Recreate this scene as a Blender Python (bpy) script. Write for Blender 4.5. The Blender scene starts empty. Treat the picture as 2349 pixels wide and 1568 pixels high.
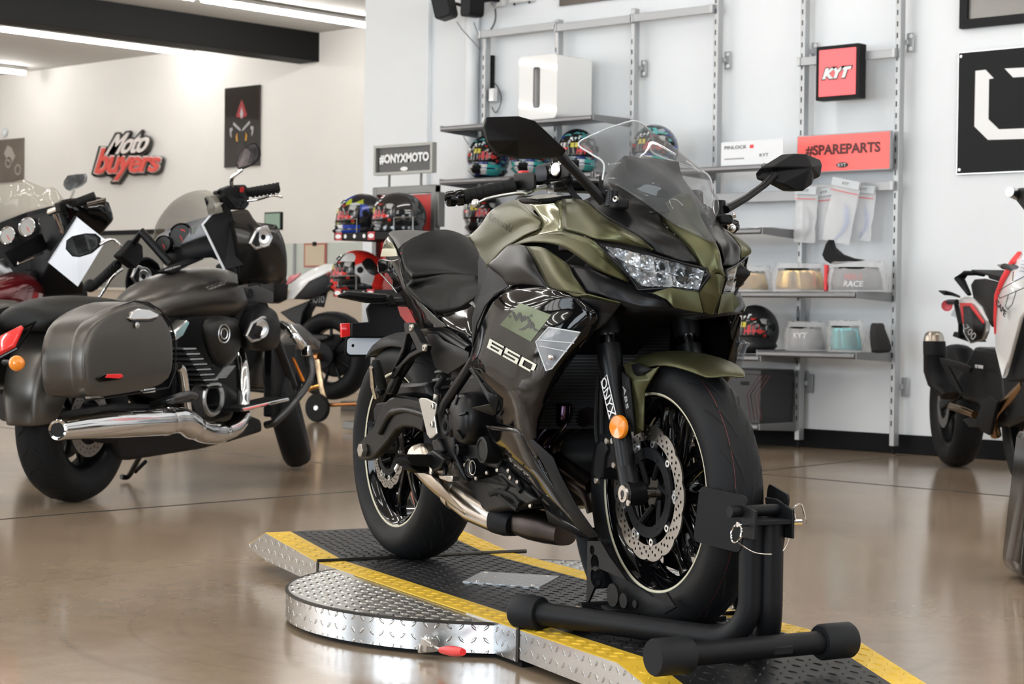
import bpy, bmesh, math, random
import numpy as np
from mathutils import Vector, Matrix
from mathutils.bvhtree import BVHTree
random.seed(7)
SC=bpy.context.scene; COL=SC.collection
# ---------------------------------------------------------------- camera
F=4489.; PW,PH=2349,1568; HP=.085; H=.3953+.312+HP
YAW=math.radians(43.16)
def _basis():
    p,r=.0157,.0131
    f=np.array([0,math.cos(p),-math.sin(p)]); x=np.array([1,0,0.]); u=np.cross(x,f)
    xr=math.cos(r)*x+math.sin(r)*u; ur=-math.sin(r)*x+math.cos(r)*u
    c,s=math.cos(YAW),math.sin(YAW); M=np.array([[c,-s,0],[s,c,0],[0,0,1]])
    return M@xr,M@ur,M@f
RX,UP,FW=_basis(); CAM=np.array([0,0,H])
cd=bpy.data.cameras.new('camera'); cam=bpy.data.objects.new('camera',cd); COL.objects.link(cam)
cam.matrix_world=Matrix(((RX[0],UP[0],-FW[0],0),(RX[1],UP[1],-FW[1],0),(RX[2],UP[2],-FW[2],H),(0,0,0,1)))
cd.sensor_width=36; cd.lens=36*F/PW; cd.clip_start=.05; cd.clip_end=200
cd.dof.use_dof=True; cd.dof.focus_distance=4.6; cd.dof.aperture_fstop=11
SC.camera=cam
SC.view_settings.view_transform='Standard'; SC.view_settings.look='None'
SC.view_settings.exposure=0.36; SC.view_settings.gamma=1; SC.view_settings.use_curve_mapping=False
SC.cycles.use_denoising=True
SC.cycles.max_bounces=8; SC.cycles.diffuse_bounces=3; SC.cycles.glossy_bounces=4
SC.cycles.transparent_max_bounces=12; SC.cycles.transmission_bounces=6
SC.cycles.sample_clamp_indirect=6; SC.cycles.caustics_reflective=False; SC.cycles.caustics_refractive=False
# ---------------------------------------------------------------- world and daylight
w=bpy.data.worlds.new('sky'); SC.world=w; w.use_nodes=True
w.node_tree.nodes['Background'].inputs[0].default_value=(.80,.90,1,1)
w.node_tree.nodes['Background'].inputs[1].default_value=.6
def area(name,loc,size,energy,col,direction):
    l=bpy.data.lights.new(name,'AREA'); l.shape='RECTANGLE'; l.size,l.size_y=size; l.energy=energy; l.color=col
    o=bpy.data.objects.new(name,l); o.location=loc
    o.rotation_euler=Vector(direction).to_track_quat('-Z','Y').to_euler(); COL.objects.link(o); return o
CEIL=3.74
# daylight at the unseen shop windows; left lamps added to brighten the far wall
for i in (0,1,2,3,4,6,8):
    area('window_day_and_fill',(-22.57+i*2.86,-3.45,1.75),(2.4,2.7),(90 if i<5 else 165),((1,.97,.93) if i<4 else (.84,.93,1)),(0,1,-.06))
for i in (2,4):
    area('window_day_and_fill',(4.45,-3.6+(i+.5)*2.91,1.75),(2.4,2.7),60,(.9,.95,1),(-1,0,-.06))
# ---------------------------------------------------------------- ray helpers (photo pixel -> point on a plane of the room)
def ray(px,py): return FW+RX*(px-PW/2)/F+UP*(PH/2-py)/F
def hit(px,py,p0,n):
    d=ray(px,py); n=np.array(n,float); t=(np.array(p0)-CAM)@n/(d@n); return CAM+d*t
def fl(px,py,z=0): return hit(px,py,(0,0,z),(0,0,1))
def wl(px,py,Y): return hit(px,py,(0,Y,0),(0,1,0))
class Frame:
    def __init__(s,o,ang):
        s.o=np.array(o,float); s.ang=ang
        s.c=np.array([math.cos(ang),math.sin(ang),0]); s.l=np.array([-math.sin(ang),math.cos(ang),0])
    def loc(s,P): P=P-s.o; return np.array([P@s.c,P@s.l,P[2]])
    def L(s,px,py,y): return s.loc(hit(px,py,s.o+s.l*y,s.l))
    def X(s,px,py,x): return s.loc(hit(px,py,s.o+s.c*x,s.c))
    def Z(s,px,py,z): return s.loc(hit(px,py,s.o+np.array([0,0,z]),(0,0,1)))
# ---------------------------------------------------------------- materials
MATS={}
def setp(b,**k):
    for n,v in k.items():
        if n in b.inputs: b.inputs[n].default_value=v
def mat(name,col,rough=.5,metal=0,coat=0,spec=.5,emit=None,es=1,trans=0,ior=1.45,alpha=1,noise=0,nscale=30,bump=0,bscale=200,rvar=0):
    if name in MATS: return MATS[name]
    m=bpy.data.materials.new(name); m.use_nodes=True; nt=m.node_tree; b=nt.nodes['Principled BSDF']
    c=tuple(col)+(1,)
    b.inputs['Base Color'].default_value=c; b.inputs['Roughness'].default_value=rough; b.inputs['Metallic'].default_value=metal
    b.inputs['Coat Weight'].default_value=coat; b.inputs['Coat Roughness'].default_value=.03
    b.inputs['Specular IOR Level'].default_value=spec; b.inputs['IOR'].default_value=ior
    b.inputs['Transmission Weight'].default_value=trans; b.inputs['Alpha'].default_value=alpha
    if emit: b.inputs['Emission Color'].default_value=tuple(emit)+(1,); b.inputs['Emission Strength'].default_value=es
    if noise or bump or rvar:
        tc=nt.nodes.new('ShaderNodeTexCoord')
        n=nt.nodes.new('ShaderNodeTexNoise'); n.inputs['Scale'].default_value=nscale; n.inputs['Detail'].default_value=5
        nt.links.new(tc.outputs['Object'],n.inputs['Vector'])
        if noise:
            r=nt.nodes.new('ShaderNodeMix'); r.data_type='RGBA'; r.blend_type='MULTIPLY'
            r.inputs[0].default_value=1; r.inputs[6].default_value=c
            mr=nt.nodes.new('ShaderNodeMapRange'); mr.inputs[1].default_value=.3; mr.inputs[2].default_value=.7
            mr.inputs[3].default_value=1-noise; mr.inputs[4].default_value=1+noise
            nt.links.new(n.outputs['Fac'],mr.inputs[0]); nt.links.new(mr.outputs[0],r.inputs[7]); nt.links.new(r.outputs[2],b.inputs['Base Color'])
        if rvar:
            mr=nt.nodes.new('ShaderNodeMapRange'); mr.inputs[1].default_value=.3; mr.inputs[2].default_value=.7
            mr.inputs[3].default_value=max(0,rough-rvar); mr.inputs[4].default_value=rough+rvar
            nt.links.new(n.outputs['Fac'],mr.inputs[0]); nt.links.new(mr.outputs[0],b.inputs['Roughness'])
        if bump:
            n2=nt.nodes.new('ShaderNodeTexNoise'); n2.inputs['Scale'].default_value=bscale; n2.inputs['Detail'].default_value=3
            nt.links.new(tc.outputs['Object'],n2.inputs['Vector'])
            bp=nt.nodes.new('ShaderNodeBump'); bp.inputs['Strength'].default_value=bump; bp.inputs['Distance'].default_value=.002
            nt.links.new(n2.outputs['Fac'],bp.inputs['Height']); nt.links.new(bp.outputs[0],b.inputs['Normal'])
    MATS[name]=m; return m
def M_(nt,op,a,b=None,c=None):
    n=nt.nodes.new('ShaderNodeMath'); n.operation=op
    for i,v in enumerate((a,b,c)):
        if v is None: continue
        if isinstance(v,(int,float)): n.inputs[i].default_value=v
        else: nt.links.new(v,n.inputs[i])
    return n.outputs[0]
def tread(name,col,rough,metal,P=.03,wear=None,hgt=.0035):
    """raised-lozenge floor plate, laid out in the mesh's own UV metres"""
    m=mat(name,col,rough,metal); nt=m.node_tree; b=nt.nodes['Principled BSDF']
    uv=nt.nodes.new('ShaderNodeUVMap'); s=nt.nodes.new('ShaderNodeSeparateXYZ'); nt.links.new(uv.outputs[0],s.inputs[0])
    u=M_(nt,'DIVIDE',s.outputs[0],P); v=M_(nt,'DIVIDE',s.outputs[1],P)
    fu=M_(nt,'SUBTRACT',M_(nt,'FRACT',u),.5); fv=M_(nt,'SUBTRACT',M_(nt,'FRACT',v),.5)
    par=M_(nt,'FLOORED_MODULO',M_(nt,'ADD',M_(nt,'FLOOR',u),M_(nt,'FLOOR',v)),2)
    sg=M_(nt,'SUBTRACT',M_(nt,'MULTIPLY',par,2),1); sf=M_(nt,'MULTIPLY',sg,fv)
    a=M_(nt,'MULTIPLY',M_(nt,'ADD',fu,sf),.7071/.36); c=M_(nt,'MULTIPLY',M_(nt,'SUBTRACT',fu,sf),.7071/.12)
    h=M_(nt,'SUBTRACT',1,M_(nt,'ADD',M_(nt,'MULTIPLY',a,a),M_(nt,'ABSOLUTE',c)))
    h=M_(nt,'MINIMUM',M_(nt,'MAXIMUM',h,0),.6)
    bp=nt.nodes.new('ShaderNodeBump'); bp.inputs['Distance'].default_value=hgt; nt.links.new(h,bp.inputs['Height']); bp.inputs['Strength'].default_value=1
    nt.links.new(bp.outputs[0],b.inputs['Normal'])
    if wear:
        n=nt.nodes.new('ShaderNodeTexNoise'); n.inputs['Scale'].default_value=9; n.inputs['Detail'].default_value=6
        tc=nt.nodes.new('ShaderNodeTexCoord'); nt.links.new(tc.outputs['Object'],n.inputs['Vector'])
        mr=nt.nodes.new('ShaderNodeMapRange'); mr.inputs[1].default_value=.5; mr.inputs[2].default_value=.75
        nt.links.new(n.outputs['Fac'],mr.inputs[0])
        mx=nt.nodes.new('ShaderNodeMix'); mx.data_type='RGBA'; mx.inputs[6].default_value=tuple(col)+(1,); mx.inputs[7].default_value=tuple(wear)+(1,)
        nt.links.new(mr.outputs[0],mx.inputs[0]); nt.links.new(mx.outputs[2],b.inputs['Base Color'])
    return m
# ---------------------------------------------------------------- object helpers
def tag(o,label=None,cat=None,group=None,kind=None):
    if label: o['label']=label
    if cat: o['category']=cat
    if group: o['group']=group
    if kind: o['kind']=kind
    return o
def thing(name,label,cat,loc=(0,0,0),rz=0,group=None):
    o=bpy.data.objects.new(name,None); o.empty_display_size=.05; COL.objects.link(o)
    o.location=tuple(loc); o.rotation_euler=(0,0,rz); return tag(o,label,cat,group)
def finish(name,me,m,parent,smooth=35,bevel=0,sub=0,solid=0,soff=0):
    ob=bpy.data.objects.new(name,me); COL.objects.link(ob)
    if parent is not None: ob.parent=parent
    for mm in (m if isinstance(m,(list,tuple)) else [m]): me.materials.append(mm)
    if solid:
        md=ob.modifiers.new('solid','SOLIDIFY'); md.thickness=solid; md.offset=soff
    if bevel:
        md=ob.modifiers.new('bevel','BEVEL'); md.width=bevel; md.segments=2; md.limit_method='ANGLE'; md.angle_limit=math.radians(28)
    if sub:
        md=ob.modifiers.new('sub','SUBSURF'); md.levels=sub; md.render_levels=sub; md.boundary_smooth='PRESERVE_CORNERS'
    if smooth:
        me.polygons.foreach_set('use_smooth',[True]*len(me.polygons))
        if not sub: me.set_sharp_from_angle(angle=math.radians(smooth))
    return ob
class MB:
    def __init__(s): s.v=[]; s.f=[]; s.mi=[]; s.cur=0
    def add(s,V,Fc):
        n=len(s.v); s.v+=[tuple(float(q) for q in p) for p in V]; s.f+=[tuple(n+i for i in f) for f in Fc]; s.mi+=[s.cur]*len(Fc); return s
    def box(s,c,size,R=None):
        x,y,z=[q/2 for q in size]; V=[np.array((a*x,b*y,d*z)) for d in(-1,1) for b in(-1,1) for a in(-1,1)]
        if R is not None: V=[R@p for p in V]
        return s.add([p+np.array(c) for p in V],[(0,2,3,1),(4,5,7,6),(0,1,5,4),(2,6,7,3),(0,4,6,2),(1,3,7,5)])
    def tube(s,pts,r,n=12,cap=True,closed=False,flat=1):
        pts=[np.array(p,float) for p in pts]; N=len(pts); rr=r if isinstance(r,(list,tuple)) else [r]*N
        T=[]
        for i in range(N):
            a=pts[i-1] if (i>0 or closed) else pts[i]; b=pts[(i+1)%N] if (i<N-1 or closed) else pts[i]
            t=b-a; T.append(t/(np.linalg.norm(t)+1e-12))
        u=np.cross(T[0],(0,0,1)); 
        if np.linalg.norm(u)<.05: u=np.cross(T[0],(0,1,0))
        u/=np.linalg.norm(u); V=[]
        for i in range(N):
            u=u-T[i]*(u@T[i]); u/=np.linalg.norm(u)+1e-12; w_=np.cross(T[i],u)
            for k in range(n):
                a=2*math.pi*k/n; V.append(pts[i]+rr[i]*(math.cos(a)*u+flat*math.sin(a)*w_))
        Fc=[]
        for i in range(N if closed else N-1):
            j=(i+1)%N
            for k in range(n): Fc.append((i*n+k,i*n+(k+1)%n,j*n+(k+1)%n,j*n+k))
        if cap and not closed: Fc+=[tuple(range(n))[::-1],tuple((N-1)*n+k for k in range(n))]
        return s.add(V,Fc)
    def cyl(s,a,b,r,n=20,r2=None): return s.tube([a,b],[r,r if r2 is None else r2],n)
    def lathe(s,prof,c=(0,0,0),ax=(0,1,0),n=48,closed=False,a0=0,a1=2*math.pi):
        """prof: (radius, height along ax)"""
        ax=np.array(ax,float); ax/=np.linalg.norm(ax); u=np.cross(ax,(0,0,1))
        if np.linalg.norm(u)<.05: u=np.cross(ax,(1,0,0))
        u/=np.linalg.norm(u); w_=np.cross(ax,u); V=[]; full=abs(a1-a0-2*math.pi)<1e-6; m=n if full else n+1
        for k in range(m):
            a=a0+(a1-a0)*k/n
            for r,h in prof: V.append(np.array(c)+ax*h+r*(math.cos(a)*u+math.sin(a)*w_))
        P=len(prof); Fc=[]
        for k in range(n):
            k2=(k+1)%m
            for i in range(P if closed else P-1):
                j=(i+1)%P; Fc.append((k*P+i,k2*P+i,k2*P+j,k*P+j))
        return s.add(V,Fc)
    def grid(s,rows,closed=False):
        R_,C_=len(rows),len(rows[0]); V=[p for r in rows for p in r]; Fc=[]
        for i in range(R_-1):
            for j in range(C_ if closed else C_-1):
                k=(j+1)%C_; Fc.append((i*C_+j,i*C_+k,(i+1)*C_+k,(i+1)*C_+j))
        return s.add(V,Fc)
    def loft(s,rings,cap=True):
        n0=len(s.v); n=len(rings[0]); s.grid(rings,True)
        if cap: s.f+=[tuple(n0+k for k in range(n))[::-1],tuple(n0+(len(rings)-1)*n+k for k in range(n))]; s.mi+=[s.cur]*2
        return s
    def ball(s,c,r,n=16,m=10):
        r=np.array(r if hasattr(r,'__len__') else (r,r,r)); rows=[]
        for i in range(m+1):
            t=math.pi*i/m; t=min(max(t,.02),math.pi-.02)
            rows.append([np.array(c)+r*np.array((math.sin(t)*math.cos(2*math.pi*k/n),math.sin(t)*math.sin(2*math.pi*k/n),math.cos(t))) for k in range(n)])
        return s.loft(rows)
    def prism(s,poly,d):
        """poly: 3D loop, d: extrusion vector"""
        n=len(poly); d=np.array(d,float); P=[np.array(p,float) for p in poly]
        return s.add(P+[p+d for p in P],[tuple(range(n))[::-1],tuple(range(n,2*n))]+[(i,(i+1)%n,n+(i+1)%n,n+i) for i in range(n)])
    def mesh(s,name,fix=True):
        me=bpy.data.meshes.new(name); me.from_pydata(s.v,[],s.f); 
        if fix:
            bm=bmesh.new(); bm.from_mesh(me)
            if any(s.mi):
                for f,i in zip(bm.faces,s.mi): f.material_index=i
            bmesh.ops.remove_doubles(bm,verts=bm.verts,dist=1e-5); bmesh.ops.recalc_face_normals(bm,faces=bm.faces); bm.to_mesh(me); bm.free()
        return me
    def make(s,name,m,parent=None,**k): return finish(name,s.mesh(name),m,parent,**k)
def struct(name,mb,m,**k):
    o=mb.make(name,m,None,**k); o['kind']='structure'; return o
def boxuv(ob,scale=1):
    me=ob.data; uv=me.uv_layers.new(name='UVMap')
    for p in me.polygons:
        n=p.normal; a=max(range(3),key=lambda i:abs(n[i]))
        for li in p.loop_indices:
            c=me.vertices[me.loops[li].vertex_index].co
            uv.data[li].uv={0:(c.y,c.z),1:(c.x,c.z),2:(c.x,c.y)}[a]
    return ob
def shape2d(loops,thick):
    """flat plate with holes: list of 2D loops -> (verts, faces), z in [-thick/2, thick/2]"""
    cu=bpy.data.curves.new('c','CURVE'); cu.dimensions='2D'; cu.fill_mode='BOTH'; cu.extrude=thick/2
    for lp in loops:
        sp=cu.splines.new('POLY'); sp.points.add(len(lp)-1); sp.use_cyclic_u=True
        for q,p in zip(sp.points,lp): q.co=(p[0],p[1],0,1)
    ob=bpy.data.objects.new('c',cu); me=bpy.data.meshes.new_from_object(ob)
    V=[tuple(v.co) for v in me.vertices]; Fc=[tuple(p.vertices) for p in me.polygons]
    bpy.data.objects.remove(ob); bpy.data.curves.remove(cu); bpy.data.meshes.remove(me); return V,Fc
def text2d(body,size=1,extrude=.01,shear=0,bold=0,spacing=1,align='CENTER'):
    cu=bpy.data.curves.new('t','FONT'); cu.body=body; cu.size=size; cu.extrude=extrude; cu.shear=shear; cu.offset=bold
    cu.space_character=spacing; cu.align_x=align; cu.align_y='CENTER'; cu.resolution_u=3
    ob=bpy.data.objects.new('t',cu); me=bpy.data.meshes.new_from_object(ob)
    V=np.array([tuple(v.co) for v in me.vertices]); Fc=[tuple(p.vertices) for p in me.polygons]
    bpy.data.objects.remove(ob); bpy.data.curves.remove(cu); bpy.data.meshes.remove(me); return V,Fc
def textquad(name,body,quad,m,parent,thick=.002,nrm=None,fn=None,**k):
    """lettering stretched to a quad TL,TR,BR,BL (3D points)"""
    V,Fc=text2d(body,1,.5,**k); lo=V.min(0); hi=V.max(0); U=(V-lo)/np.maximum(hi-lo,1e-6)
    q=[np.array(p,float) for p in quad]; 
    if nrm is None: nrm=np.cross(q[1]-q[0],q[3]-q[0])
    nrm=np.array(nrm,float); nrm/=np.linalg.norm(nrm); out=[]
    for u,v,h in U:
        p=(q[0]*(1-u)+q[1]*u)*v+(q[3]*(1-u)+q[2]*u)*(1-v); out.append(p+nrm*thick*(h-.0))
    mb=MB(); mb.add(out,Fc); me=mb.mesh(name); return finish(name,me,m,parent,smooth=0)
def circ2(c,r,n=24): return [(c[0]+r*math.cos(2*math.pi*k/n),c[1]+r*math.sin(2*math.pi*k/n)) for k in range(n)]
def rrect(c,wd,h,r,n=5):
    out=[]
    for sx,sy,a in((1,1,0),(-1,1,90),(-1,-1,180),(1,-1,270)):
        for k in range(n+1):
            t=math.radians(a+90*k/n); out.append((c[0]+sx*(wd/2-r)+r*math.cos(t),c[1]+sy*(h/2-r)+r*math.sin(t)))
    return out
def plane2(V,o,ux,uy,uz=None):
    o,ux,uy=[np.array(q,float) for q in (o,ux,uy)]
    uz=np.cross(ux,uy) if uz is None else np.array(uz,float); return [o+ux*v[0]+uy*v[1]+uz*v[2] for v in V]
def lerp(a,b,t): return a+(b-a)*t
def spl(pts,n=8):
    """Catmull-Rom through points"""
    P=[np.array(p,float) for p in pts]; P=[2*P[0]-P[1]]+P+[2*P[-1]-P[-2]]; out=[]
    for i in range(1,len(P)-2):
        for k in range(n):
            t=k/n; a,b,c,d=P[i-1:i+3]
            out.append(.5*((2*b)+(-a+c)*t+(2*a-5*b+4*c-d)*t*t+(-a+3*b-3*c+d)*t**3))
    out.append(P[-2]); return out
# shared materials
WHITE=mat('wall_paint',(.83,.86,.885),.6,noise=.015,nscale=2)
BLACKP=mat('black_plastic',(.006,.006,.0068),.48,spec=.2,bump=.15,bscale=900)
SATIN=mat('satin_black_paint',(.0048,.0048,.0056),.36,spec=.26)
GLOSS=mat('gloss_black_paint',(.0022,.0022,.0026),.06,spec=.32)
MATTEBK=mat('matte_black',(.0075,.0078,.009),.58,spec=.2)
STEEL=mat('brushed_steel',(.55,.52,.48),.28,1,noise=.15,nscale=60)
CHROME=mat('chrome',(.80,.80,.80),.05,1)
ALU=mat('aluminium',(.66,.67,.68),.3,1)
TYRE=mat('tyre_rubber',(.0085,.0088,.0098),.58,spec=.2,bump=.2,bscale=500,rvar=.08,nscale=8)
RUBBER=mat('rubber',(.008,.008,.0082),.62,spec=.2)
GREYM=mat('grey_metal_paint',(.32,.33,.34),.45,.3)
SHELFG=mat('shelf_grey_steel',(.20,.20,.205),.38,.5)
RED=mat('red_print',(.75,.045,.05),.45)
REDL=mat('red_lens',(.75,.02,.02),.12,coat=1,emit=(.8,.02,.02),es=.08)
AMBER=mat('amber_lens',(.85,.25,.01),.15,coat=1)
WPLAS=mat('white_plastic',(.82,.82,.81),.2,coat=.5)
PAPER=mat('white_paper',(.85,.87,.9),.6)
GLASSC=mat('clear_plastic',(.95,.97,1),.04,trans=1,ior=1.05,alpha=.35)
WPRINT=mat('white_print',(.85,.85,.85),.5)
DARKPRINT=mat('dark_print',(.02,.02,.02),.5)

def lozenges(pts_in,P=.027,h=.0022,L=.0118,W=.0036,o=(0,0,0),ux=(1,0,0),uy=(0,1,0),box=(0,1,0,1)):
    """raised tread bars standing on a plane; pts_in(u,v) says whether a bar fits there"""
    mb=MB(); o,ux,uy=[np.array(q,float) for q in (o,ux,uy)]; uz=np.cross(ux,uy); V=[];Fc=[]
    for i in range(int(math.floor(box[0]/P)),int(math.ceil(box[1]/P))+1):
        for j in range(int(math.floor(box[2]/P)),int(math.ceil(box[3]/P))+1):
            u,v=(i+.5)*P,(j+.5)*P; s_=1 if (i+j)%2 else -1; a=s_*math.pi/4; e=np.array((math.cos(a),math.sin(a))); f=np.array((-e[1],e[0]))
            if not (pts_in(u+e[0]*L,v+e[1]*L) and pts_in(u-e[0]*L,v-e[1]*L)): continue
            c=np.array((u,v)); q=[c+e*L,c+f*W,c-e*L,c-f*W]; n=len(V)
            V+=[o+ux*p[0]+uy*p[1]-uz*.0003 for p in q]+[o+ux*p[0]+uy*p[1]+uz*h for p in (c+e*L*.45,c-e*L*.45)]
            Fc+=[(n,n+1,n+4),(n+1,n+2,n+5,n+4),(n+2,n+3,n+5),(n+3,n,n+4,n+5)]
    mb.add(V,Fc); return mb
# ================================================================ the room
YW=9.80; YF=13.86; YP=9.70   # helmet-rack wall, far wall, front of the rack posts
m=mat('polished_concrete',(.30,.23,.165),.16,coat=.0); nt=m.node_tree; b=nt.nodes['Principled BSDF']
tc=nt.nodes.new('ShaderNodeTexCoord'); n1=nt.nodes.new('ShaderNodeTexNoise'); n1.inputs['Scale'].default_value=.9; n1.inputs['Detail'].default_value=8; n1.inputs['Roughness'].default_value=.65
n2=nt.nodes.new('ShaderNodeTexNoise'); n2.inputs['Scale'].default_value=14; n2.inputs['Detail'].default_value=6
nt.links.new(tc.outputs['Object'],n1.inputs[0]); nt.links.new(tc.outputs['Object'],n2.inputs[0])
cr=nt.nodes.new('ShaderNodeValToRGB'); cr.color_ramp.elements[0].position=.32; cr.color_ramp.elements[0].color=(.262,.192,.130,1)
cr.color_ramp.elements[1].position=.68; cr.color_ramp.elements[1].color=(.385,.292,.203,1)
n5=nt.nodes.new('ShaderNodeTexNoise'); n5.inputs['Scale'].default_value=70; n5.inputs['Detail'].default_value=6; nt.links.new(tc.outputs['Object'],n5.inputs[0])
mx=M_(nt,'ADD',M_(nt,'ADD',M_(nt,'MULTIPLY',n1.outputs['Fac'],.62),M_(nt,'MULTIPLY',n2.outputs['Fac'],.23)),M_(nt,'MULTIPLY',n5.outputs['Fac'],.15)); nt.links.new(mx,cr.inputs[0])
# scuff rings left by the turntable
geo=nt.nodes.new('ShaderNodeNewGeometry'); sp=nt.nodes.new('ShaderNodeSeparateXYZ'); nt.links.new(geo.outputs['Position'],sp.inputs[0])
BA=-1.1054+YAW; bo=(-4.0009,3.8648); tcx=bo[0]+.6*math.cos(BA); tcy=bo[1]+.6*math.sin(BA)
dx=M_(nt,'SUBTRACT',sp.outputs[0],tcx); dy=M_(nt,'SUBTRACT',sp.outputs[1],tcy); rr=M_(nt,'SQRT',M_(nt,'ADD',M_(nt,'MULTIPLY',dx,dx),M_(nt,'MULTIPLY',dy,dy)))
tot=None
for r0,wd in((.74,.012),(.83,.02),(.95,.01),(1.12,.025),(1.38,.012)):
    g=M_(nt,'MAXIMUM',M_(nt,'SUBTRACT',1,M_(nt,'DIVIDE',M_(nt,'ABSOLUTE',M_(nt,'SUBTRACT',rr,r0)),wd)),0); tot=g if tot is None else M_(nt,'ADD',tot,g)
n3=nt.nodes.new('ShaderNodeTexNoise'); n3.inputs['Scale'].default_value=1.7; nt.links.new(tc.outputs['Object'],n3.inputs[0])
tot=M_(nt,'MULTIPLY',M_(nt,'MULTIPLY',tot,.14),M_(nt,'MAXIMUM',M_(nt,'MULTIPLY',M_(nt,'SUBTRACT',n3.outputs['Fac'],.42),6),0)); tot=M_(nt,'MINIMUM',tot,.5)
mm=nt.nodes.new('ShaderNodeMix'); mm.data_type='RGBA'; mm.inputs[7].default_value=(.075,.06,.05,1); nt.links.new(tot,mm.inputs[0]); nt.links.new(cr.outputs[0],mm.inputs[6]); nt.links.new(mm.outputs[2],b.inputs['Base Color'])
mr=nt.nodes.new('ShaderNodeMapRange'); mr.inputs[1].default_value=.35; mr.inputs[2].default_value=.65; mr.inputs[3].default_value=.13; mr.inputs[4].default_value=.17
nt.links.new(n1.outputs['Fac'],mr.inputs[0]); nt.links.new(mr.outputs[0],b.inputs['Roughness'])
FLOORM=m
XL,XR,YB=-24.,4.6,-3.6
struct('floor',MB().box(((XL+XR)/2,(YB+YF)/2,-.05),(XR-XL+.4,YF-YB+.4,.1)),FLOORM)
JOINT=mat('floor_joint_filler',(.018,.018,.017),.4)
def joint(a,b,i):
    a=np.array(a);b=np.array(b); d=(b-a)/np.linalg.norm(b-a); q=np.array([-d[1],d[0],0])*.0065
    struct('trim_%d'%i,MB().prism([a-q,b-q,b+q,a+q],(0,0,.0015)),JOINT)
joint((-6.23,-3,0),(-6.33,6.62,0),1); joint((-6.0,9.7,0),(-5.83,7.98,0),2); joint((-6.1,7.96,0),(4.4,7.30,0),3); joint((-12,7.05,0),(-5.7,6.5,0),4)
CEILM=mat('ceiling_paint',(.62,.60,.57),.8,noise=.02,nscale=1)
struct('ceiling',MB().box(((XL+XR)/2,(YB+YF)/2,CEIL+.05),(XR-XL+.4,YF-YB+.4,.1)),CEILM)
px0=wl(843,300,YW)[0]; px1=wl(988,300,YW)[0]
FARM=mat('far_wall_paint',(.80,.775,.735),.6,noise=.015,nscale=2)
struct('wall_far',MB().box(((XL+px0)/2,YF+.1,CEIL/2),(px0-XL+.2,.2,CEIL)),FARM)
struct('wall_left',MB().box((XL-.1,(YB+YF)/2,CEIL/2),(.2,YF-YB,CEIL)),FARM)
struct('wall_back',MB().box(((px1+XR)/2,YW+.1,CEIL/2),(XR-px1,.2,CEIL)),WHITE)
struct('wall_pier',MB().box(((px0+px1)/2,(YW-.035+YF)/2,CEIL/2),(px1-px0,YF-YW+.035,CEIL)),WHITE)
BB=mat('black_baseboard',(.008,.008,.009),.6,spec=.12)
struct('baseboard_back',MB().box(((px1+XR)/2,YW-.008,.055),(XR-px1,.016,.11)),BB,bevel=.003)
struct('baseboard_far',MB().box(((XL+px0)/2,YF-.008,.055),(px0-XL,.016,.11)),BB)
# glazed shop front behind and right of the camera; left windows added for light
FRAME=mat('dark_window_frame',(.03,.03,.032),.4,.4)
DARKW=mat('dark_unseen_wall',(.035,.034,.033),.7)  # unseen walls coloured dark so the gloss panels reflect little light
def shopfront(name,along,fixed,a0,a1,n,k0,solid_=()):
    def bx(mb,lo,hi,z0,z1,t=.1):
        c=((lo+hi)/2,fixed,(z0+z1)/2) if along=='x' else (fixed,(lo+hi)/2,(z0+z1)/2)
        s=(hi-lo,t,z1-z0) if along=='x' else (t,hi-lo,z1-z0); return mb.box(c,s)
    mb=MB(); bx(mb,a0,a1,0,.35,.2); bx(mb,a0,a1,3.15,CEIL,.2)
    wd=(a1-a0)/n
    for i in range(n+1): bx(mb,a0+i*wd-.12,a0+i*wd+.12,.35,3.15,.2)
    for i in solid_: bx(mb,a0+i*wd,a0+(i+1)*wd,.35,3.15,.2)
    struct(name,mb,DARKW)
    for i in range(n):
        if i in solid_: continue
        f=MB(); lo,hi=a0+i*wd+.12,a0+(i+1)*wd-.12
        bx(f,lo,hi,.35,.41,.06); bx(f,lo,hi,3.09,3.15,.06); bx(f,lo,lo+.06,.35,3.15,.06); bx(f,hi-.06,hi,.35,3.15,.06); bx(f,(lo+hi)/2-.03,(lo+hi)/2+.03,.35,3.15,.06)
        struct('window_%d'%(k0+i),f,FRAME)
shopfront('wall_front','x',YB-.1,XL,XR,10,1,(5,7,9))
shopfront('wall_right','y',XR+.1,YB,YF,6,11,(0,1,3,5))
# black ceiling beam
bm_x=wl(730,79,YF)[0]
struct('trim_beam',MB().box((bm_x+.02-.16,(YF-4)/2,CEIL-.155),(.32,YF+4,.31)),mat('black_beam_paint',(.008,.008,.0075),.6,spec=.15),bevel=.004)
# ceiling light tubes
TUBE=mat('lit_tube',(1,1,1),.5,emit=(1,.985,.955),es=44); FIX=mat('white_fixture',(.55,.54,.52),.5)
def tubelight(x,y0,y1,z,label,group=None):
    L=y1-y0; t=thing('tube_light',label,'ceiling light',(x,(y0+y1)/2,z),0,group)
    MB().cyl((0,-L/2,0),(0,L/2,0),.021,12).make('tube',TUBE,t)
    MB().box((0,0,.045),(.075,L+.04,.035)).make('fixture',FIX,t,bevel=.004)
    [MB().box((0,q*L,(CEIL-z+.06)/2),(.05,.05,CEIL-z-.06)).make('bracket',FIX,t) for q in(-.35,.35)]
    return t
zt=3.66
p=fl(3.7,67.7,zt);q=fl(437.5,125,zt); tubelight(p[0],p[1],q[1],zt,'lit tube light hanging in front of the black ceiling beam')
TS=p[1]
p2=fl(463,0,zt);q2=fl(846,58.6,zt); tubelight(p2[0],p2[1],q2[1],zt,'longest lit tube light, running to the right past the black beam')
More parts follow.
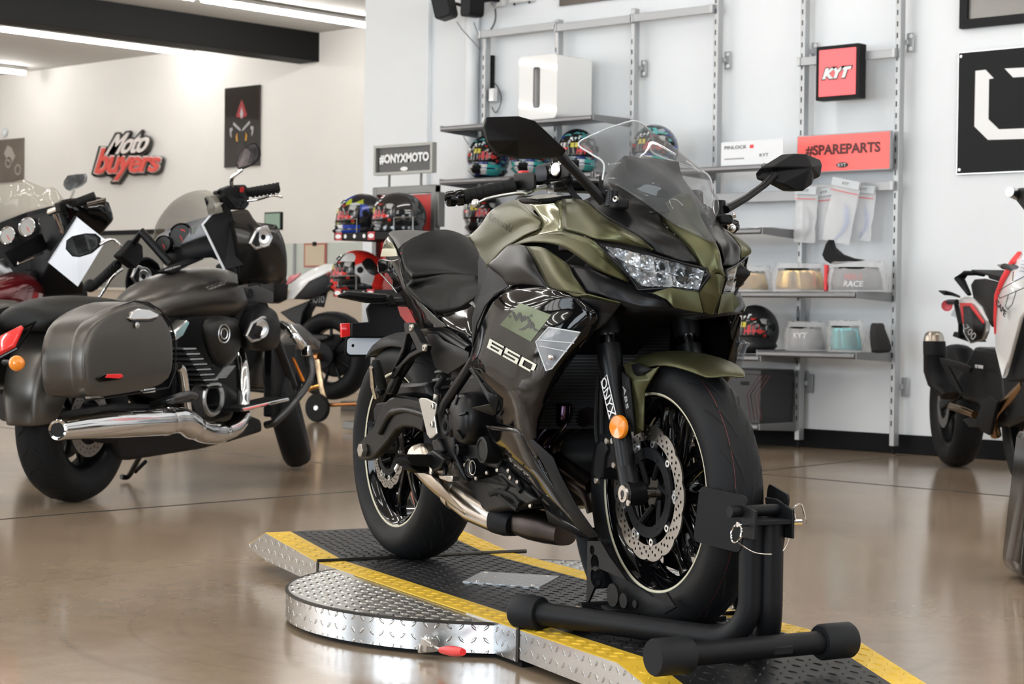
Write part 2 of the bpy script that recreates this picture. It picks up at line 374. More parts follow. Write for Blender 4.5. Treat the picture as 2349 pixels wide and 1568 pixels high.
p3=fl(57,168,zt); tubelight(p3[0],p3[1]-2.4,p3[1],zt,'short stretch of lit tube light at the far left edge')
tubelight(p2[0],p2[1]-2.56,p2[1]-.1,zt,'lit tube light whose end shows at the top edge, left of the longest one')
for x in(-21.5,-18.6,-15.4,-12.2,-9.6,-6.8,-3.6,-.6,2.2):  # rows out of view; the left ones added to brighten the far wall
    for y in(-2.2,.8,3.8,6.8):
        if x<-9 and y>5: continue
        tubelight(x,y,y+2.4,zt,'unseen lit tube light in the rows over the showroom floor','unseen tube lights over the showroom')
# ================================================================ turntable with ramps
BIKE=Frame((-4.0009,3.8648,HP),BA)
DIAM=tread('aluminium_tread_plate',(.62,.63,.64),.26,1,.029)
TBLACK=tread('black_tread_plate',(.022,.022,.024),.42,.2,.032,wear=(.05,.05,.05))
TYEL=tread('yellow_tread_plate',(.72,.46,.035),.42,0,.032,wear=(.58,.40,.10))
HINGE=mat('dark_hinge',(.03,.026,.022),.4,.6)
DIAMP=mat('tread_bar_aluminium',(.72,.72,.71),.2,1); YELP=mat('yellow_deck_paint',(.72,.46,.035),.42,noise=.12,nscale=9); BLKP=mat('black_deck_paint',(.014,.014,.015),.42,.1,spec=.35)
tt=thing('motorcycle_turntable','round diamond-plate turntable with black ramps and yellow edge strips under the green bike','turntable',BIKE.o,BIKE.ang)
Y0,Y1=-.28,.325; SW=.078; CX,CY,RD=.6,.02,.583
def arcpts(r,n=120): return [(CX+r*math.cos(2*math.pi*k/n),CY+r*math.sin(2*math.pi*k/n)) for k in range(n)]
# disc
d=MB(); A=arcpts(RD); d.add([(x,y,-.003) for x,y in A],[tuple(range(len(A)))]); o=d.make('disc_top',mat('bare_aluminium_plate',(.60,.60,.59),.3,1),tt,smooth=0)
lozenges(lambda u,v:(u-CX)**2+(v-CY)**2<(RD-.004)**2 and v<Y0,box=(0,1.2,-.6,0),o=(0,0,-.003)).make('disc_tread',DIAMP,tt,smooth=0)
lozenges(lambda u,v:(u-CX)**2+(v-CY)**2<(RD-.004)**2 and v>Y1,box=(0,1.2,0,.7),o=(0,0,-.003)).make('disc_tread',DIAMP,tt,smooth=0)
s_=MB(); n=len(A); s_.add([(x,y,-.006) for x,y in A]+[(x,y,-HP+.012) for x,y in A],[(i,(i+1)%n,n+(i+1)%n,n+i) for i in range(n)])
o=s_.make('disc_skirt',DIAM,tt,smooth=60); me=o.data; uv=me.uv_layers.new(name='UVMap')
for pl in me.polygons:
    an=[math.atan2(me.vertices[me.loops[l].vertex_index].co.y-CY,me.vertices[me.loops[l].vertex_index].co.x-CX) for l in pl.loop_indices]
    if max(an)-min(an)>3: an=[a+2*math.pi if a<0 else a for a in an]
    for l,a in zip(pl.loop_indices,an): uv.data[l].uv=(a*RD,me.vertices[me.loops[l].vertex_index].co.z)
MB().lathe([(RD-.006,-.012),(RD+.0015,-.008),(RD+.0015,-.003),(RD-.006,-.002)],(CX,CY,0),(0,0,1),120,closed=True).make('disc_rim',HINGE,tt)
B2=arcpts(RD-.02); MB().prism([(x,y,-HP+.001) for x,y in B2],(0,0,.03)).make('disc_base',RUBBER,tt,smooth=30)
def deck(name,xs,zs,ya,yb,m,dz=.0,th=.004):
    mb=MB(); P=[(x,z) for x,z in zip(xs,zs)]
    for (xa,za),(xb,zb) in zip(P[:-1],P[1:]):
        mb.add([(xa,ya,za+dz),(xb,yb if 0 else ya,zb+dz),(xb,yb,zb+dz),(xa,yb,za+dz)],[(0,1,2,3)])
    me=mb.mesh(name); ob=finish(name,me,m,tt,smooth=0,solid=th,soff=-1 if me.polygons[0].normal.z>0 else 1)
    for (xa,za),(xb,zb) in zip(P[:-1],P[1:]):
        L_=math.hypot(xb-xa,zb-za); lo,hi=min(xa,xb),max(xa,xb); sl=(zb-za)/(xb-xa); z0=za-sl*xa; k=math.hypot(1,sl)
        lozenges(lambda u,v:lo<u/k<hi and ya-.001<v<yb+.001,box=(lo*k,hi*k,ya,yb),o=(0,0,z0+dz),ux=(1/k,0,sl/k)).make('tread_bars',m,tt,smooth=0)
    return ob
FX,FZ=[1.228,1.665,2.02],[0,.0,-.080]; RXs,RZs=[-.022,-.451,-.607],[0,.036,-.018]
for xs,zs in(([-.01,1.215],[0.0,0.0]),(FX,FZ),(RXs,RZs)):
    z=[q+.002 for q in zs]
    deck('ramp_deck',xs,z,Y0+SW,Y1-SW,BLKP); deck('edge_strip',xs,z,Y0,Y0+SW,YELP); deck('edge_strip',xs,z,Y1-SW,Y1,YELP)
def skirt(xs,zt,zb,y):
    mb=MB(); P=[(x,y,z) for x,z in zip(xs,zt)]+[(x,y,z) for x,z in zip(xs[::-1],zb)]
    mb.add(P,[tuple(range(len(P)))]); me=mb.mesh('ramp_skirt'); boxuv(finish('ramp_skirt',me,DIAM,tt,smooth=0,solid=.003))
for y in(Y0,Y1):
    skirt(FX,FZ,[-.082,-.070,-.064],y); skirt(RXs,RZs,[-.023,-.045,-.062],y)
skirt([-.01,.25],[0,0],[-.07,-.07],Y0); skirt([.95,1.215],[0,0],[-.072,-.072],Y0); skirt([.95,1.215],[0,0],[-.072,-.072],Y1); skirt([-.01,.25],[0,0],[-.07,-.07],Y1)
MB().prism([(.95,Y0+.01,-HP+.001),(1.22,Y0+.01,-HP+.001),(1.22,Y1-.01,-HP+.001),(.95,Y1-.01,-HP+.001)],(0,0,.02)).make('deck_foot',RUBBER,tt)
def hinge(x):
    m_=MB(); n=9; y=Y0-.004; L=(Y1-Y0+.05)/n
    for i in range(n): m_.cyl((x,y+i*L+.001,.004),(x,y+(i+1)*L-.001,.004),.0065 if i%2 else .006,10)
    m_.box((x,Y0,-.035),(.012,.008,.07)); return m_.make('hinge_rod',HINGE,tt)
hinge(-.015); hinge(1.222)
c=[(.505,-.08),(.348,.052),(.505,.205),(.675,.055)]
o=MB().prism([(x,y,.0025) for x,y in c],(0,0,.003)).make('cover_plate',DIAM,tt,smooth=0); boxuv(o)
o=MB()
for x,y in((.52,-.045),(.375,.05),(.5,.17),(.64,.055)): o.lathe([(.0001,.008),(.004,.008),(.005,.005)],(x,y,0),(0,0,1),10)
o.make('plate_screws',STEEL,tt)
# locking clamp at the front of the disc
cl=Frame(BIKE.o,BIKE.ang)
k=cl.L(990,1478,-.46)
def LL(px,py,y): return cl.L(px,py,y)
g=MB(); a=LL(985,1478,-.415); b_=LL(1012,1490,-.43); c_=LL(1062,1495,-.455)
g.box(a,(.03,.03,.03)); g.cyl(a+[0,0,-.012],a+[0,0,.02],.012,12); g.box(a+[.02,-.01,.006],(.035,.01,.012)); g.tube([a,b_],.004,8); g.box(a+[-.015,0,-.01],(.012,.04,.02))
g.cyl(a+[-.022,.0,-.008],a+[-.022,.0,.012],.006,8)
g.make('lock_clamp',STEEL,tt,bevel=.0015)
MB().tube(spl([b_,lerp(b_,c_,.5),c_],4),[.007,.009,.010,.011,.0115,.0115,.011,.010,.0075],12).make('lock_handle',mat('red_rubber',(.75,.03,.03),.35),tt,smooth=60)
# ================================================================ wheel chock stand
POW=mat('black_powder_coat',(.0075,.0078,.0088),.48,spec=.2,bump=.12,bscale=1200)
CAP=mat('black_rubber_cap',(.011,.0118,.0135),.58,spec=.22)
st=thing('wheel_chock_stand','black tubular wheel chock stand clamping the front wheel of the green bike','stand',BIKE.o,BIKE.ang)
# cross bar at the front
a=BIKE.Z(1497,1508,.040); b_=BIKE.Z(1950,1466,.040)
dv=(b_-a)/np.linalg.norm(b_-a)
MB().cyl(a+dv*.02,b_-dv*.02,.0235,24).make('cross_bar',POW,st,smooth=40)
for s0,s1 in((a,a+dv*.085),(b_-dv*.08,b_)):
    e=s1-s0; MB().tube([s0,s0+e*.06,s0+e*.94,s1],[.034,.037,.037,.034],28).make('end_cap',CAP,st,smooth=40)
print('crossbar',a,b_)
# bent tubes: from the rear feet forward along the wheel, then up
up1=BIKE.X(1722,1195,1.775); up2=BIKE.X(1765,1200,1.80)
ca=BIKE.Z(1192,1400,.04); 
yR=ca[1]; tubeR=[ca,BIKE.Z(1400,1432,.04)+[0,0,0]]
def bent(y0,y1,x0,xu,yu,zt):
    p=[(x0,y0,.04),(lerp(x0,xu,.8),lerp(y0,yu,.72),.04)]
    e=np.array((xu,yu,.0)); d_=np.array(p[1])-np.array(p[0]); d_/=np.linalg.norm(d_)
    c0=np.array(p[1]); R_=.10
    arc=[c0+d_*R_*math.sin(t)+np.array((0,0,R_*(1-math.cos(t)))) for t in np.linspace(0,math.pi/2,9)]
    top=arc[-1].copy(); top[2]=zt
    return [np.array(p[0])]+arc+[top]
t1=bent(ca[1],0,ca[0],1.80,-.02,.29); print('t1',t1[0],t1[-1])
def bent2(p0,foot,zt,R_=.09):
    p0=np.array(p0);f=np.array((foot[0],foot[1],p0[2])); d_=(f-p0)/np.linalg.norm(f-p0); c0=f-d_*R_
    return [p0]+[c0+d_*R_*math.sin(t)+np.array((0,0,R_*(1-math.cos(t)))) for t in np.linspace(0,math.pi/2,10)]+[np.array((f[0],f[1],zt))]
f1=BIKE.X(1723,1300,1.76); f2=BIKE.X(1768,1300,1.775); print('f',f1,f2)
T1=bent2(ca,(1.76,f1[1]),.285); cb=np.array((ca[0]+.02,-ca[1]+.05,.04)); T2=bent2(cb,(1.775,f2[1]),.285)
MB().tube(T1,.0255,24).make('side_tube',POW,st,smooth=50); MB().tube(T2,.0255,24).make('side_tube',POW,st,smooth=50)
for T in(T1,T2):
    e=T[1]-T[0]; e/=np.linalg.norm(e); MB().tube([T[0]-e*.01,T[0]-e*.004,T[0]+e*.058,T[0]+e*.062],[.034,.038,.038,.035],28).make('end_cap',CAP,st,smooth=40)
MB().box(((T1[-1][0]+a[0])/2+.0,0,.035),(.09,.05,.02)).make('centre_brace',POW,st,bevel=.004)
# head bracket with hinge, pin and the paddle that presses on the tyre
hx=1.775; hy=(f1[1]+f2[1])/2; zb=.285
hb=MB()
hb.box((hx,hy,zb+.004),(.075,.085,.010))
for yy in(-.045,.045): hb.prism([(hx-.045,hy+yy-.003,zb-.03),(hx+.04,hy+yy-.003,zb-.03),(hx+.04,hy+yy-.003,zb+.028),(hx-.02,hy+yy-.003,zb+.045),(hx-.06,hy+yy-.003,zb+.045)],(0,.006,0))
hb.make('head_bracket',POW,st,bevel=.0015)
MB().cyl((hx-.012,hy-.075,zb+.024),(hx-.012,hy+.055,zb+.024),.012,14).make('hinge_tube',POW,st)
MB().cyl((hx+.01,hy-.07,zb+.0),(hx+.01,hy+.085,zb+.0),.0055,12).make('lock_pin',CHROME,st)
rp=[(hx+.01+.018*math.cos(t),hy-.072+.004*math.sin(t),zb-.018+.018*math.sin(t)) for t in np.linspace(0,2*math.pi,22)[:-1]]
MB().tube(rp,.0022,8,closed=True).make('pin_ring',CHROME,st)
MB().tube(spl([(hx+.012,hy+.07,zb),(hx+.012,hy+.066,zb+.028),(hx+.012,hy+.082,zb+.036),(hx+.012,hy+.092,zb+.012),(hx+.012,hy+.095,zb-.004)],6),.0018,8).make('pin_clip',CHROME,st)
MB().tube(spl([(hx+.012,hy-.072,zb-.035),(hx+.02,hy-.03,zb-.058),(hx+.02,hy+.03,zb-.058),(hx+.012,hy+.06,zb-.02)],8),.0014,6).make('pin_cable',STEEL,st)
# paddle plate (right side), corners read off the photo on a plane beside the tyre
def paddle(sg):
    if sg<0: C=[BIKE.L(x,y,w_) for x,y,w_ in((1607,1113,-.085),(1706,1137,-.05),(1700,1268,-.05),(1592,1240,-.085))]
    else:
        C=[BIKE.L(x,y,w_) for x,y,w_ in((1607,1113,-.085),(1706,1137,-.05),(1700,1268,-.05),(1592,1240,-.085))]; C=[np.array((p[0],-p[1],p[2])) for p in C]
    o_=C[3]; ux=C[2]-C[3]; uy=C[0]-C[3]; wx,wy=np.linalg.norm(ux),np.linalg.norm(uy)
    V,Fc=shape2d([rrect((wx/2,wy/2),wx,wy,.014)],.005)
    MB().add(plane2(V,o_,ux/wx,uy/wy),Fc).make('paddle',POW,st,smooth=0)
    MB().tube([C[1]*.5+C[2]*.5,(hx-.03,hy+.03*sg,zb-.01)],.012,12).make('paddle_arm',POW,st)
paddle(-1); paddle(1)
# rear cradle: two side plates with holes, pivoting cup under the wheel
ch=BIKE
pl=[(1350,1240),(1380,1240),(1400,1275),(1440,1330),(1478,1352),(1500,1368),(1530,1358),(1552,1392),(1535,1402),(1525,1408),(1350,1392),(1347,1390)]
yp=-.085
P=[ch.L(x,y,yp) for x,y in pl]
def l2(pp): return [(p[0],p[2]) for p in pp]
def hole(px,py,r):
    c=ch.L(px,py,yp); return circ2((c[0],c[2]),r,18)
hs=[hole(1361,1261,.011),hole(1367,1290,.019),hole(1369,1322,.024),hole(1407,1364,.026),hole(1432,1377,.017),hole(1458,1384,.009)]
for yy in(yp,-yp):
    V,Fc=shape2d([l2(P)]+hs,.006); MB().add([(v[0],yy+v[2],v[1]) for v in V],Fc).make('cradle_plate',POW,st,smooth=0)
pv=ch.L(1349,1393,yp)
MB().cyl(pv+[0,-.022,0],pv+[0,-.2*0+.19,0],.014,16).make('cradle_axle',POW,st)
MB().lathe([(.0001,0),(.006,0),(.0085,.004),(.0085,.008)],pv+np.array([0,-.03,0]),(0,1,0),12).make('axle_bolt',STEEL,st)
q=[P[i] for i in(2,3,5)]
fl_=MB(); R0=.318
for i,(t0,t1_) in enumerate(((200,228),(238,262))):
    arc=[(1.41+R0*math.cos(math.radians(t)),.315+R0*math.sin(math.radians(t))) for t in np.linspace(t0,t1_,7)]
    fl_.grid([[(x,y_,z) for x,z in arc] for y_ in(-.082,-.03,.03,.082)])
fl_.make('wheel_cradle',POW,st,solid=.005)
MB().box((1.40,0,.012),(.62,.05,.016)).make('base_rail',POW,st,bevel=.002)
MB().box((1.30,ca[1]*.0,.012),(.05,.40,.012)).make('base_strap',POW,st,bevel=.002)
# ================================================================ green sport motorcycle
GREEN=mat('matte_green_metallic',(.072,.071,.034),.36,.75,noise=.04,nscale=3)
GREENG=mat('gloss_green_metallic',(.27,.27,.14),.15,.6,coat=.5)
GRAPH=mat('matte_graphite_metallic',(.017,.017,.0175),.36,.7)
GTRIM=mat('tan_pinstripe',(.60,.56,.42),.35)
EXH=mat('titanium_exhaust',(.50,.44,.38),.26,1,noise=.2,nscale=9)
HEAT=mat('heat_tinted_steel',(.065,.052,.047),.4,1,noise=.4,nscale=5)
SEATM=mat('black_seat_vinyl',(.0095,.0092,.009),.5,spec=.25,bump=.15,bscale=700)
ENG=mat('engine_black',(.006,.0062,.0068),.4,0,spec=.25)
SMOKE=mat('smoked_screen',(.16,.165,.17),.03,spec=.5,alpha=.24)
LENS=mat('clear_lens',(1,1,1),.02,trans=1,ior=1.1,alpha=.14)
REFL=mat('lamp_reflector',(.92,.94,.97),.15,.75,noise=.5,nscale=25)
DISCM=mat('brake_disc_steel',(.30,.28,.26),.32,1,noise=.12,nscale=20)
bike=thing('sport_motorcycle','matte green and black fully faired sport motorcycle standing on the turntable','motorcycle',BIKE.o,BIKE.ang)
def B(px,py,w_): return BIKE.L(px,py,-w_)
def Zf(ox,oy,s): return lambda x,y,w_: B(ox+x/s,oy+y/s,w_)
Z1=Zf(1000,230,2.61);Z2=Zf(1040,650,3.075);Z3=Zf(760,480,4.126);Z4=Zf(780,820,3.266);Z5=Zf(1160,820,2.0964)
LEAN=.05
def mir(p): return np.array((p[0],-p[1],p[2]-LEAN*2*abs(p[1]) if p[1]<0 else p[2]))
def facet(name,V,Fc,m,parent=bike,solid=.004,bevel=.003,mirror=True,sub=0,smooth=30,label=None,sup=0):
    out=[]
    for k in range(2 if mirror else 1):
        P=[mir(p) if k else p for p in V]; mb=MB(); mb.add(P,Fc); me=mb.mesh(name)
        # make sure normals look outward
        c=np.mean(P,0); s=sum((pl.normal.y*(1 if k else -1)) for pl in me.polygons)
        if s<0: me.flip_normals()
        o=finish(name,me,m,parent,smooth=smooth,solid=solid,soff=-1,bevel=bevel,sub=sub); out.append(o)
        if label: o['label']=label
    return out
def G(rows,f): return [[f(*c) for c in r] for r in rows]
def interp(P,n,lin=False):
    P=[np.array(p,float) for p in P]
    if lin or len(P)<3: return [lerp(P[i],P[i+1],k/n) for i in range(len(P)-1) for k in range(n)]+[P[-1]]
    return spl(P,n)
def dense(rows,n=4,lu=False,lv=False):
    R1=[interp(r,n,lu) for r in rows]; C1=[interp([r[j] for r in R1],n,lv) for j in range(len(R1[0]))]
    return [[C1[j][i] for j in range(len(C1))] for i in range(len(C1[0]))]
def surf(name,rows,m,mirror=True,sub=2,solid=.004,lu=False,lv=False,n=4,smooth=24,**k):
    rows=dense(rows,n,lu,lv); C_=len(rows[0]); V=[p for r in rows for p in r]; Fc=[(i*C_+j,i*C_+j+1,(i+1)*C_+j+1,(i+1)*C_+j) for i in range(len(rows)-1) for j in range(C_-1)]
    return facet(name,V,Fc,m,mirror=mirror,sub=0,solid=solid,bevel=0,smooth=smooth,**k)
# ---- wheels
def sport_wheel(name,cx,cz,R,wd,rr,yo,disc_r,discs,spk=5,red=False,parent=bike):
    t=thing(name,None,None,(cx,0,cz)); t.parent=parent; del_=None
    h=wd/2; rb=rr-.004
    half=[(rb,yo-.004),(rr+.004,yo+.004),(lerp(rr,R,.3),h*.97),(lerp(rr,R,.48),h),(lerp(rr,R,.66),h*.93),(lerp(rr,R,.82),h*.74),(lerp(rr,R,.93),h*.48),(lerp(rr,R,.985),h*.22),(R,0)]
    prof=half+[(a,-b) for a,b in half[-2::-1]]
    ty=MB().lathe(prof,(0,0,0),(0,1,0),96).make('tyre',TYRE,t,smooth=80)
    gv=MB()
    def on(r_t,a):   # r_t: signed position across the tread
        s=abs(r_t); ys=[q[1] for q in half][::-1]; rs=[q[0] for q in half][::-1]; y=s*h*.96
        r_=np.interp(y,ys[:7],rs[:7]); return np.array((r_*math.cos(a)*1.0,math.copysign(y,r_t),r_*math.sin(a)))*1.0
    N=20
    for k in range(N):
        a0=2*math.pi*k/N
        for sg in(-1,1):
            for st_,en,da,sh in((.12,.55,.30,0),(.5,.86,.16,.12)):
                pts=[on(sg*lerp(st_,en,u),a0+sh+(0 if sg>0 else math.pi/N)+da*u**.8) for u in np.linspace(0,1,7)]
                wv=[.0028*math.sin(math.pi*(.1+.8*u))+.0008 for u in np.linspace(0,1,7)]
                L_=[];R2=[]
                for i,p in enumerate(pts):
                    d_=pts[min(i+1,6)]-pts[max(i-1,0)]; n_=np.array((p[0],p[1]*.8,p[2])); n_/=np.linalg.norm(n_); q=np.cross(d_,n_); q/=np.linalg.norm(q)
                    L_.append(p+q*wv[i]+n_*.0007); R2.append(p-q*wv[i]+n_*.0007)
                gv.grid([L_,R2])
    gv.make('tread_grooves',mat('groove_black',(.003,.003,.003),.8),ty,smooth=0)
    if red:
        for yy in(-.028,):
            pts=[on(yy/h/.96,a)*1.0 for a in np.linspace(0,2*math.pi,97)[:-1]]
            L_=[p*1.002+np.array((0,-.0006,0)) for p in pts]; R2=[p*1.002+np.array((0,.0006,0)) for p in pts]; g=MB(); g.grid([L_+[L_[0]],R2+[R2[0]]]); g.make('red_line',mat('faded_red_line',(.16,.03,.03),.6),ty,smooth=0)
    rim=MB().lathe([(rr,-yo),(rr-.006,-yo+.002),(rr-.012,-yo+.012),(rr-.026,-yo+.02),(rr-.032,0),(rr-.026,yo-.02),(rr-.012,yo-.012),(rr-.006,yo-.002),(rr,yo),(rr-.01,yo-.02),(rr-.016,0),(rr-.01,-yo+.02)],(0,0,0),(0,1,0),96,closed=True).make('rim',GLOSS,t,smooth=50)
    for sg in(-1,1):
        MB().lathe([(rr+.0032,sg*(yo+.0035)),(rr-.0028,sg*(yo+.0015))],(0,0,0),(0,1,0),120).make('pinstripe',GTRIM,rim,smooth=60,solid=.0006)
    for k in range(spk*2):
        pr=k//2; a=2*math.pi*pr/spk+.25; sd=1 if k%2 else -1; sp_=MB(); rings=[]
        for u in np.linspace(0,1,6):
            r_=lerp(.03,rr-.03,u); aa=a+sd*lerp(.42,.20,u**.7)*(1-.0*u); hw=lerp(.016,.0085,u) if u<.85 else lerp(.0085,.02,(u-.85)/.15); hd=lerp(.026,.014,u)
            c=np.array((r_*math.cos(aa),0,r_*math.sin(aa))); tn=np.array((-math.sin(aa),0,math.cos(aa))); y_=np.array((0,1,0))
            rings.append([c+tn*hw+y_*hd*.6,c+tn*hw*.5+y_*hd,c-tn*hw*.5+y_*hd,c-tn*hw+y_*hd*.6,c-tn*hw-y_*hd*.6,c-tn*hw*.5-y_*hd,c+tn*hw*.5-y_*hd,c+tn*hw-y_*hd*.6])
        sp_.loft(rings); sp_.make('spoke',GLOSS,rim,smooth=40)
    MB().lathe([(.012,-.05),(.034,-.05),(.038,-.03),(.045,-.02),(.045,.02),(.038,.03),(.034,.05),(.012,.05)],(0,0,0),(0,1,0),32,closed=True).make('hub',GLOSS,t)
    for yd in discs:
        lob=14; out=[]
        for k in range(lob*8):
            th=2*math.pi*k/(lob*8); out.append(((disc_r-.006*(1-abs(math.cos(th*lob/2))**.6))*math.cos(th),(disc_r-.006*(1-abs(math.cos(th*lob/2))**.6))*math.sin(th)))
        inn=circ2((0,0),disc_r*.765,48); hl=[]
        nn=30
        for k in range(nn):
            for j,rq in enumerate((.81,.86,.915)):
                th=2*math.pi*(k+j*.36)/nn; hl.append(circ2((disc_r*rq*math.cos(th),disc_r*rq*math.sin(th)),disc_r*.0235,7))
        V,Fc=shape2d([out,inn]+hl,.004)
        dk=MB().add([(v[0],yd+v[2],v[1]) for v in V],Fc).make('brake_disc',DISCM,t,smooth=0)
        car=[];nb=6 if disc_r>.12 else 5
        V,Fc=shape2d([circ2((0,0),disc_r*.66,40),circ2((0,0),disc_r*.50,40)],.006)
        cb=MB().add([(v[0],yd+v[2],v[1]) for v in V],Fc)
        for k in range(nb):
            a=2*math.pi*k/nb; cb.tube([(.03*math.cos(a+.5),yd*.8,.03*math.sin(a+.5)),(disc_r*.58*math.cos(a),yd,disc_r*.58*math.sin(a))],.006,6)
        cb.make('disc_carrier',MATTEBK,dk,smooth=30)
        bt=9
        for k in range(bt):
            a=2*math.pi*k/bt; rb_=disc_r*(.72 if k%3 else .74)
            p=(rb_*math.cos(a),yd,rb_*math.sin(a)); sgn=1 if yd>0 else -1
            MB().lathe([(.0035,sgn*.004),(.008,sgn*.004),(.0085,sgn*.002),(.0085,-sgn*.003)],p,(0,1,0),14).make('bobbin',ALU,dk)
            a2=a; q=MB(); e=np.array((math.cos(a2),0,math.sin(a2))); tn=np.array((-math.sin(a2),0,math.cos(a2))); c=np.array((0,yd,0))
            q.prism([c+e*disc_r*.66-tn*.012,c+e*disc_r*.775-tn*.018,c+e*disc_r*.775+tn*.018,c+e*disc_r*.66+tn*.012],(0,.003,0)).make('disc_tab',ALU if k%3==0 else MATTEBK,dk,smooth=0)
    return t
FZc=.3154; RZc=.312
fw=sport_wheel('front_wheel',1.41,FZc,.300,.120,.2156,.047,.150,(-.062,.062),red=True)
rw=sport_wheel('rear_wheel',0,RZc,.312,.160,.2156,.058,.110,(-.078,))
def part(mb,name,m,parent=bike,**k): return mb.make(name,m,parent,**k)
# ---- fork
for sg in(1,-1):
    def q(x,y,w_):
        p=Z2(x,y,w_); return p if sg>0 else np.array((p[0],-p[1],p[2]))
    a=q(1105,520,.105); b_=q(1225,1330,.105); ax=np.array((1.415,-.105*sg,FZc)); d_=(b_-a)/np.linalg.norm(b_-a); top=a-d_*.36
    lg=MB().tube([a-d_*.03,a-d_*.028,a,a+d_*.05,b_-d_*.1,b_],[.019,.028,.028,.0235,.0225,.0215],24).make('fork_leg',SATIN,bike,smooth=40)
    part(MB().cyl(a-d_*.03,top,.0195,20),'fork_tube',mat('fork_chrome',(.5,.5,.52),.12,1),bike)
    part(MB().tube([a-d_*.22,a-d_*.20,a-d_*.06,a-d_*.05],[.026,.03,.031,.027],20),'fork_shroud',BLACKP,bike)
    ft=MB().tube([b_-d_*.01,lerp(b_,ax,.5)+[0.0,0,0],ax+[.0,0,-.012]],[.0215,.024,.027],20); ft.cyl(ax+[0,-.020*sg,0],ax+[0,.022*sg,0],.027,24); ft.make('axle_clamp',SATIN,lg,smooth=40)
    MB().lathe([(.008,0),(.0185,0),(.0195,.003),(.0195,.006)],ax+np.array([0,-.026*sg,0]),(0,sg,0),24,closed=True).make('axle_nut',STEEL,lg)
    MB().lathe([(.0001,0),(.007,0),(.0075,.003)],ax+np.array([.020,-.024*sg,-.018]),(0,sg,0),12).make('pinch_bolt',STEEL,lg)
    # caliper
    cc=q(1025,1230,.10)+[0.0,0.012*sg,0]
    c0=[q(x,y,.108) for x,y in((985,1350),(990,1250),(1010,1140),(1040,1100),(1070,1120),(1085,1170),(1060,1230),(1050,1370),(1010,1385))]
    cal=MB().prism(c0,(0,.05*sg,0)).make('brake_caliper',BLACKP,bike,bevel=.004)
    for x,y in((1115,1110),(1125,1280),(1000,1390),(1075,1110)):
        p=q(x,y,.112); MB().lathe([(.0001,0),(.0065,0),(.0085,.004),(.0085,.008)],p,(0,sg,0),10).make('caliper_bolt',STEEL,cal)
    MB().prism([q(x,y,.10) for x,y in((1060,1090),(1130,1080),(1150,1290),(1060,1300))],(0,.02*sg,0)).make('caliper_bracket',BLACKP,cal)
    # reflector
    rc=q(1156,1012,.132); MB().lathe([(.0001,0),(.024,-.001),(.0265,.003),(.0265,.008)],rc,(-.25,sg,0),24).make('fork_reflector',AMBER,lg)
    part(MB().tube(spl([q(1020,640,.10),q(1010,860,.10),q(1005,1000,.10),q(1015,1120,.10)],5),.005,8).tube(spl([q(1050,760,.10),q(1048,900,.10),q(1050,1060,.10)],5),.006,8),'brake_hose',RUBBER,bike)
MB().cyl((1.41,-.12,FZc),(1.41,.12,FZc),.011,12).make('front_axle',STEEL,bike)
# fork lettering
tq=[Z2(1072,648,.131),Z2(1145,925,.131),Z2(1100,955,.131),Z2(1043,690,.131)]
textquad('fork_lettering','ONYX',[tq[0],tq[1],tq[2],tq[3]],WPRINT,bike,thick=.001,nrm=(0,-1,0))
e0=[Z2(1082,643,.130),Z2(1147,925,.130),Z2(1102,958,.130),Z2(1042,692,.130)]
MB().tube(e0,.0012,6,closed=True).make('fork_lettering_frame',WPRINT,bike)
# ---- front fender
def fend(w_): return w_
fr=[[(1185,1130-510+0,.0)]]
rowsT=[]   # arc over the tyre: (angle from axle, inner radius) sections
def sec(th,r,hw,drop,flare=0):
    c=np.array((1.41,0,FZc)); e=np.array((math.cos(th),0,math.sin(th)))
    return [c+e*(r-drop)+np.array((0,-hw-flare,0)),c+e*(r-drop*.35)+np.array((0,-hw*.95,0)),c+e*(r-.004)+np.array((0,-hw*.6,0)),c+e*r+np.array((0,-hw*.2,0)),c+e*r+np.array((0,hw*.2,0)),c+e*(r-.004)+np.array((0,hw*.6,0)),c+e*(r-drop*.35)+np.array((0,hw*.95,0)),c+e*(r-drop)+np.array((0,hw+flare,0))]
R_=[]
for th,r,hw,dr in((51,.334,.045,.005),(56,.335,.066,.012),(66,.324,.074,.020),(80,.314,.078,.030),(95,.311,.080,.045),(112,.313,.080,.07),(130,.313,.078,.06),(148,.313,.07,.04)):
    R_.append(sec(math.radians(th),r,hw,dr))
mb=MB(); mb.grid(R_); me=mb.mesh('front_fender'); 
fender=finish('front_fender',me,GREEN,bike,sub=1,solid=.004,soff=0)
# side arms of the fender reaching down the fork
sidev=[(1200,565,.098),(1300,535,.085),(1390,600,.085),(1300,660,.092),(1240,690,.098),(1195,600,.1),(1270,680,.094),(1370,640,.083),(1345,760,.083),(1340,900,.083),(1335,1040,.083),(1270,1075,.088),(1275,1010,.094),(1260,950,.097),(1250,690,.098),(1180,610,.1),(1230,900,.100)]
def poly(f,L_): return [f(*p) for p in L_]
V=poly(Z2,[(1195,565,.100),(1250,545,.092),(1300,560,.086),(1395,600,.084),(1450,585,.080),(1390,680,.083),(1350,760,.083),(1348,880,.083),(1340,1040,.083),(1270,1078,.086),(1278,1000,.095),(1262,930,.100),(1255,690,.104),(1225,665,.104)])
n_=len(V)
facet('fender_side',V,[(0,1,12,13),(1,2,5,12),(2,3,4,5),(5,6,12),(6,7,11,12),(7,8,10,11),(8,9,10)],GREEN,solid=.005,bevel=.003)
V=poly(Z2,[(1185,620,.112),(1235,665,.112),(1262,930,.110),(1275,1070,.100),(1215,960,.112),(1190,800,.114)])
facet('fender_bracket',V,[(0,1,5),(1,2,4,5),(2,3,4)],MATTEBK,solid=.006)
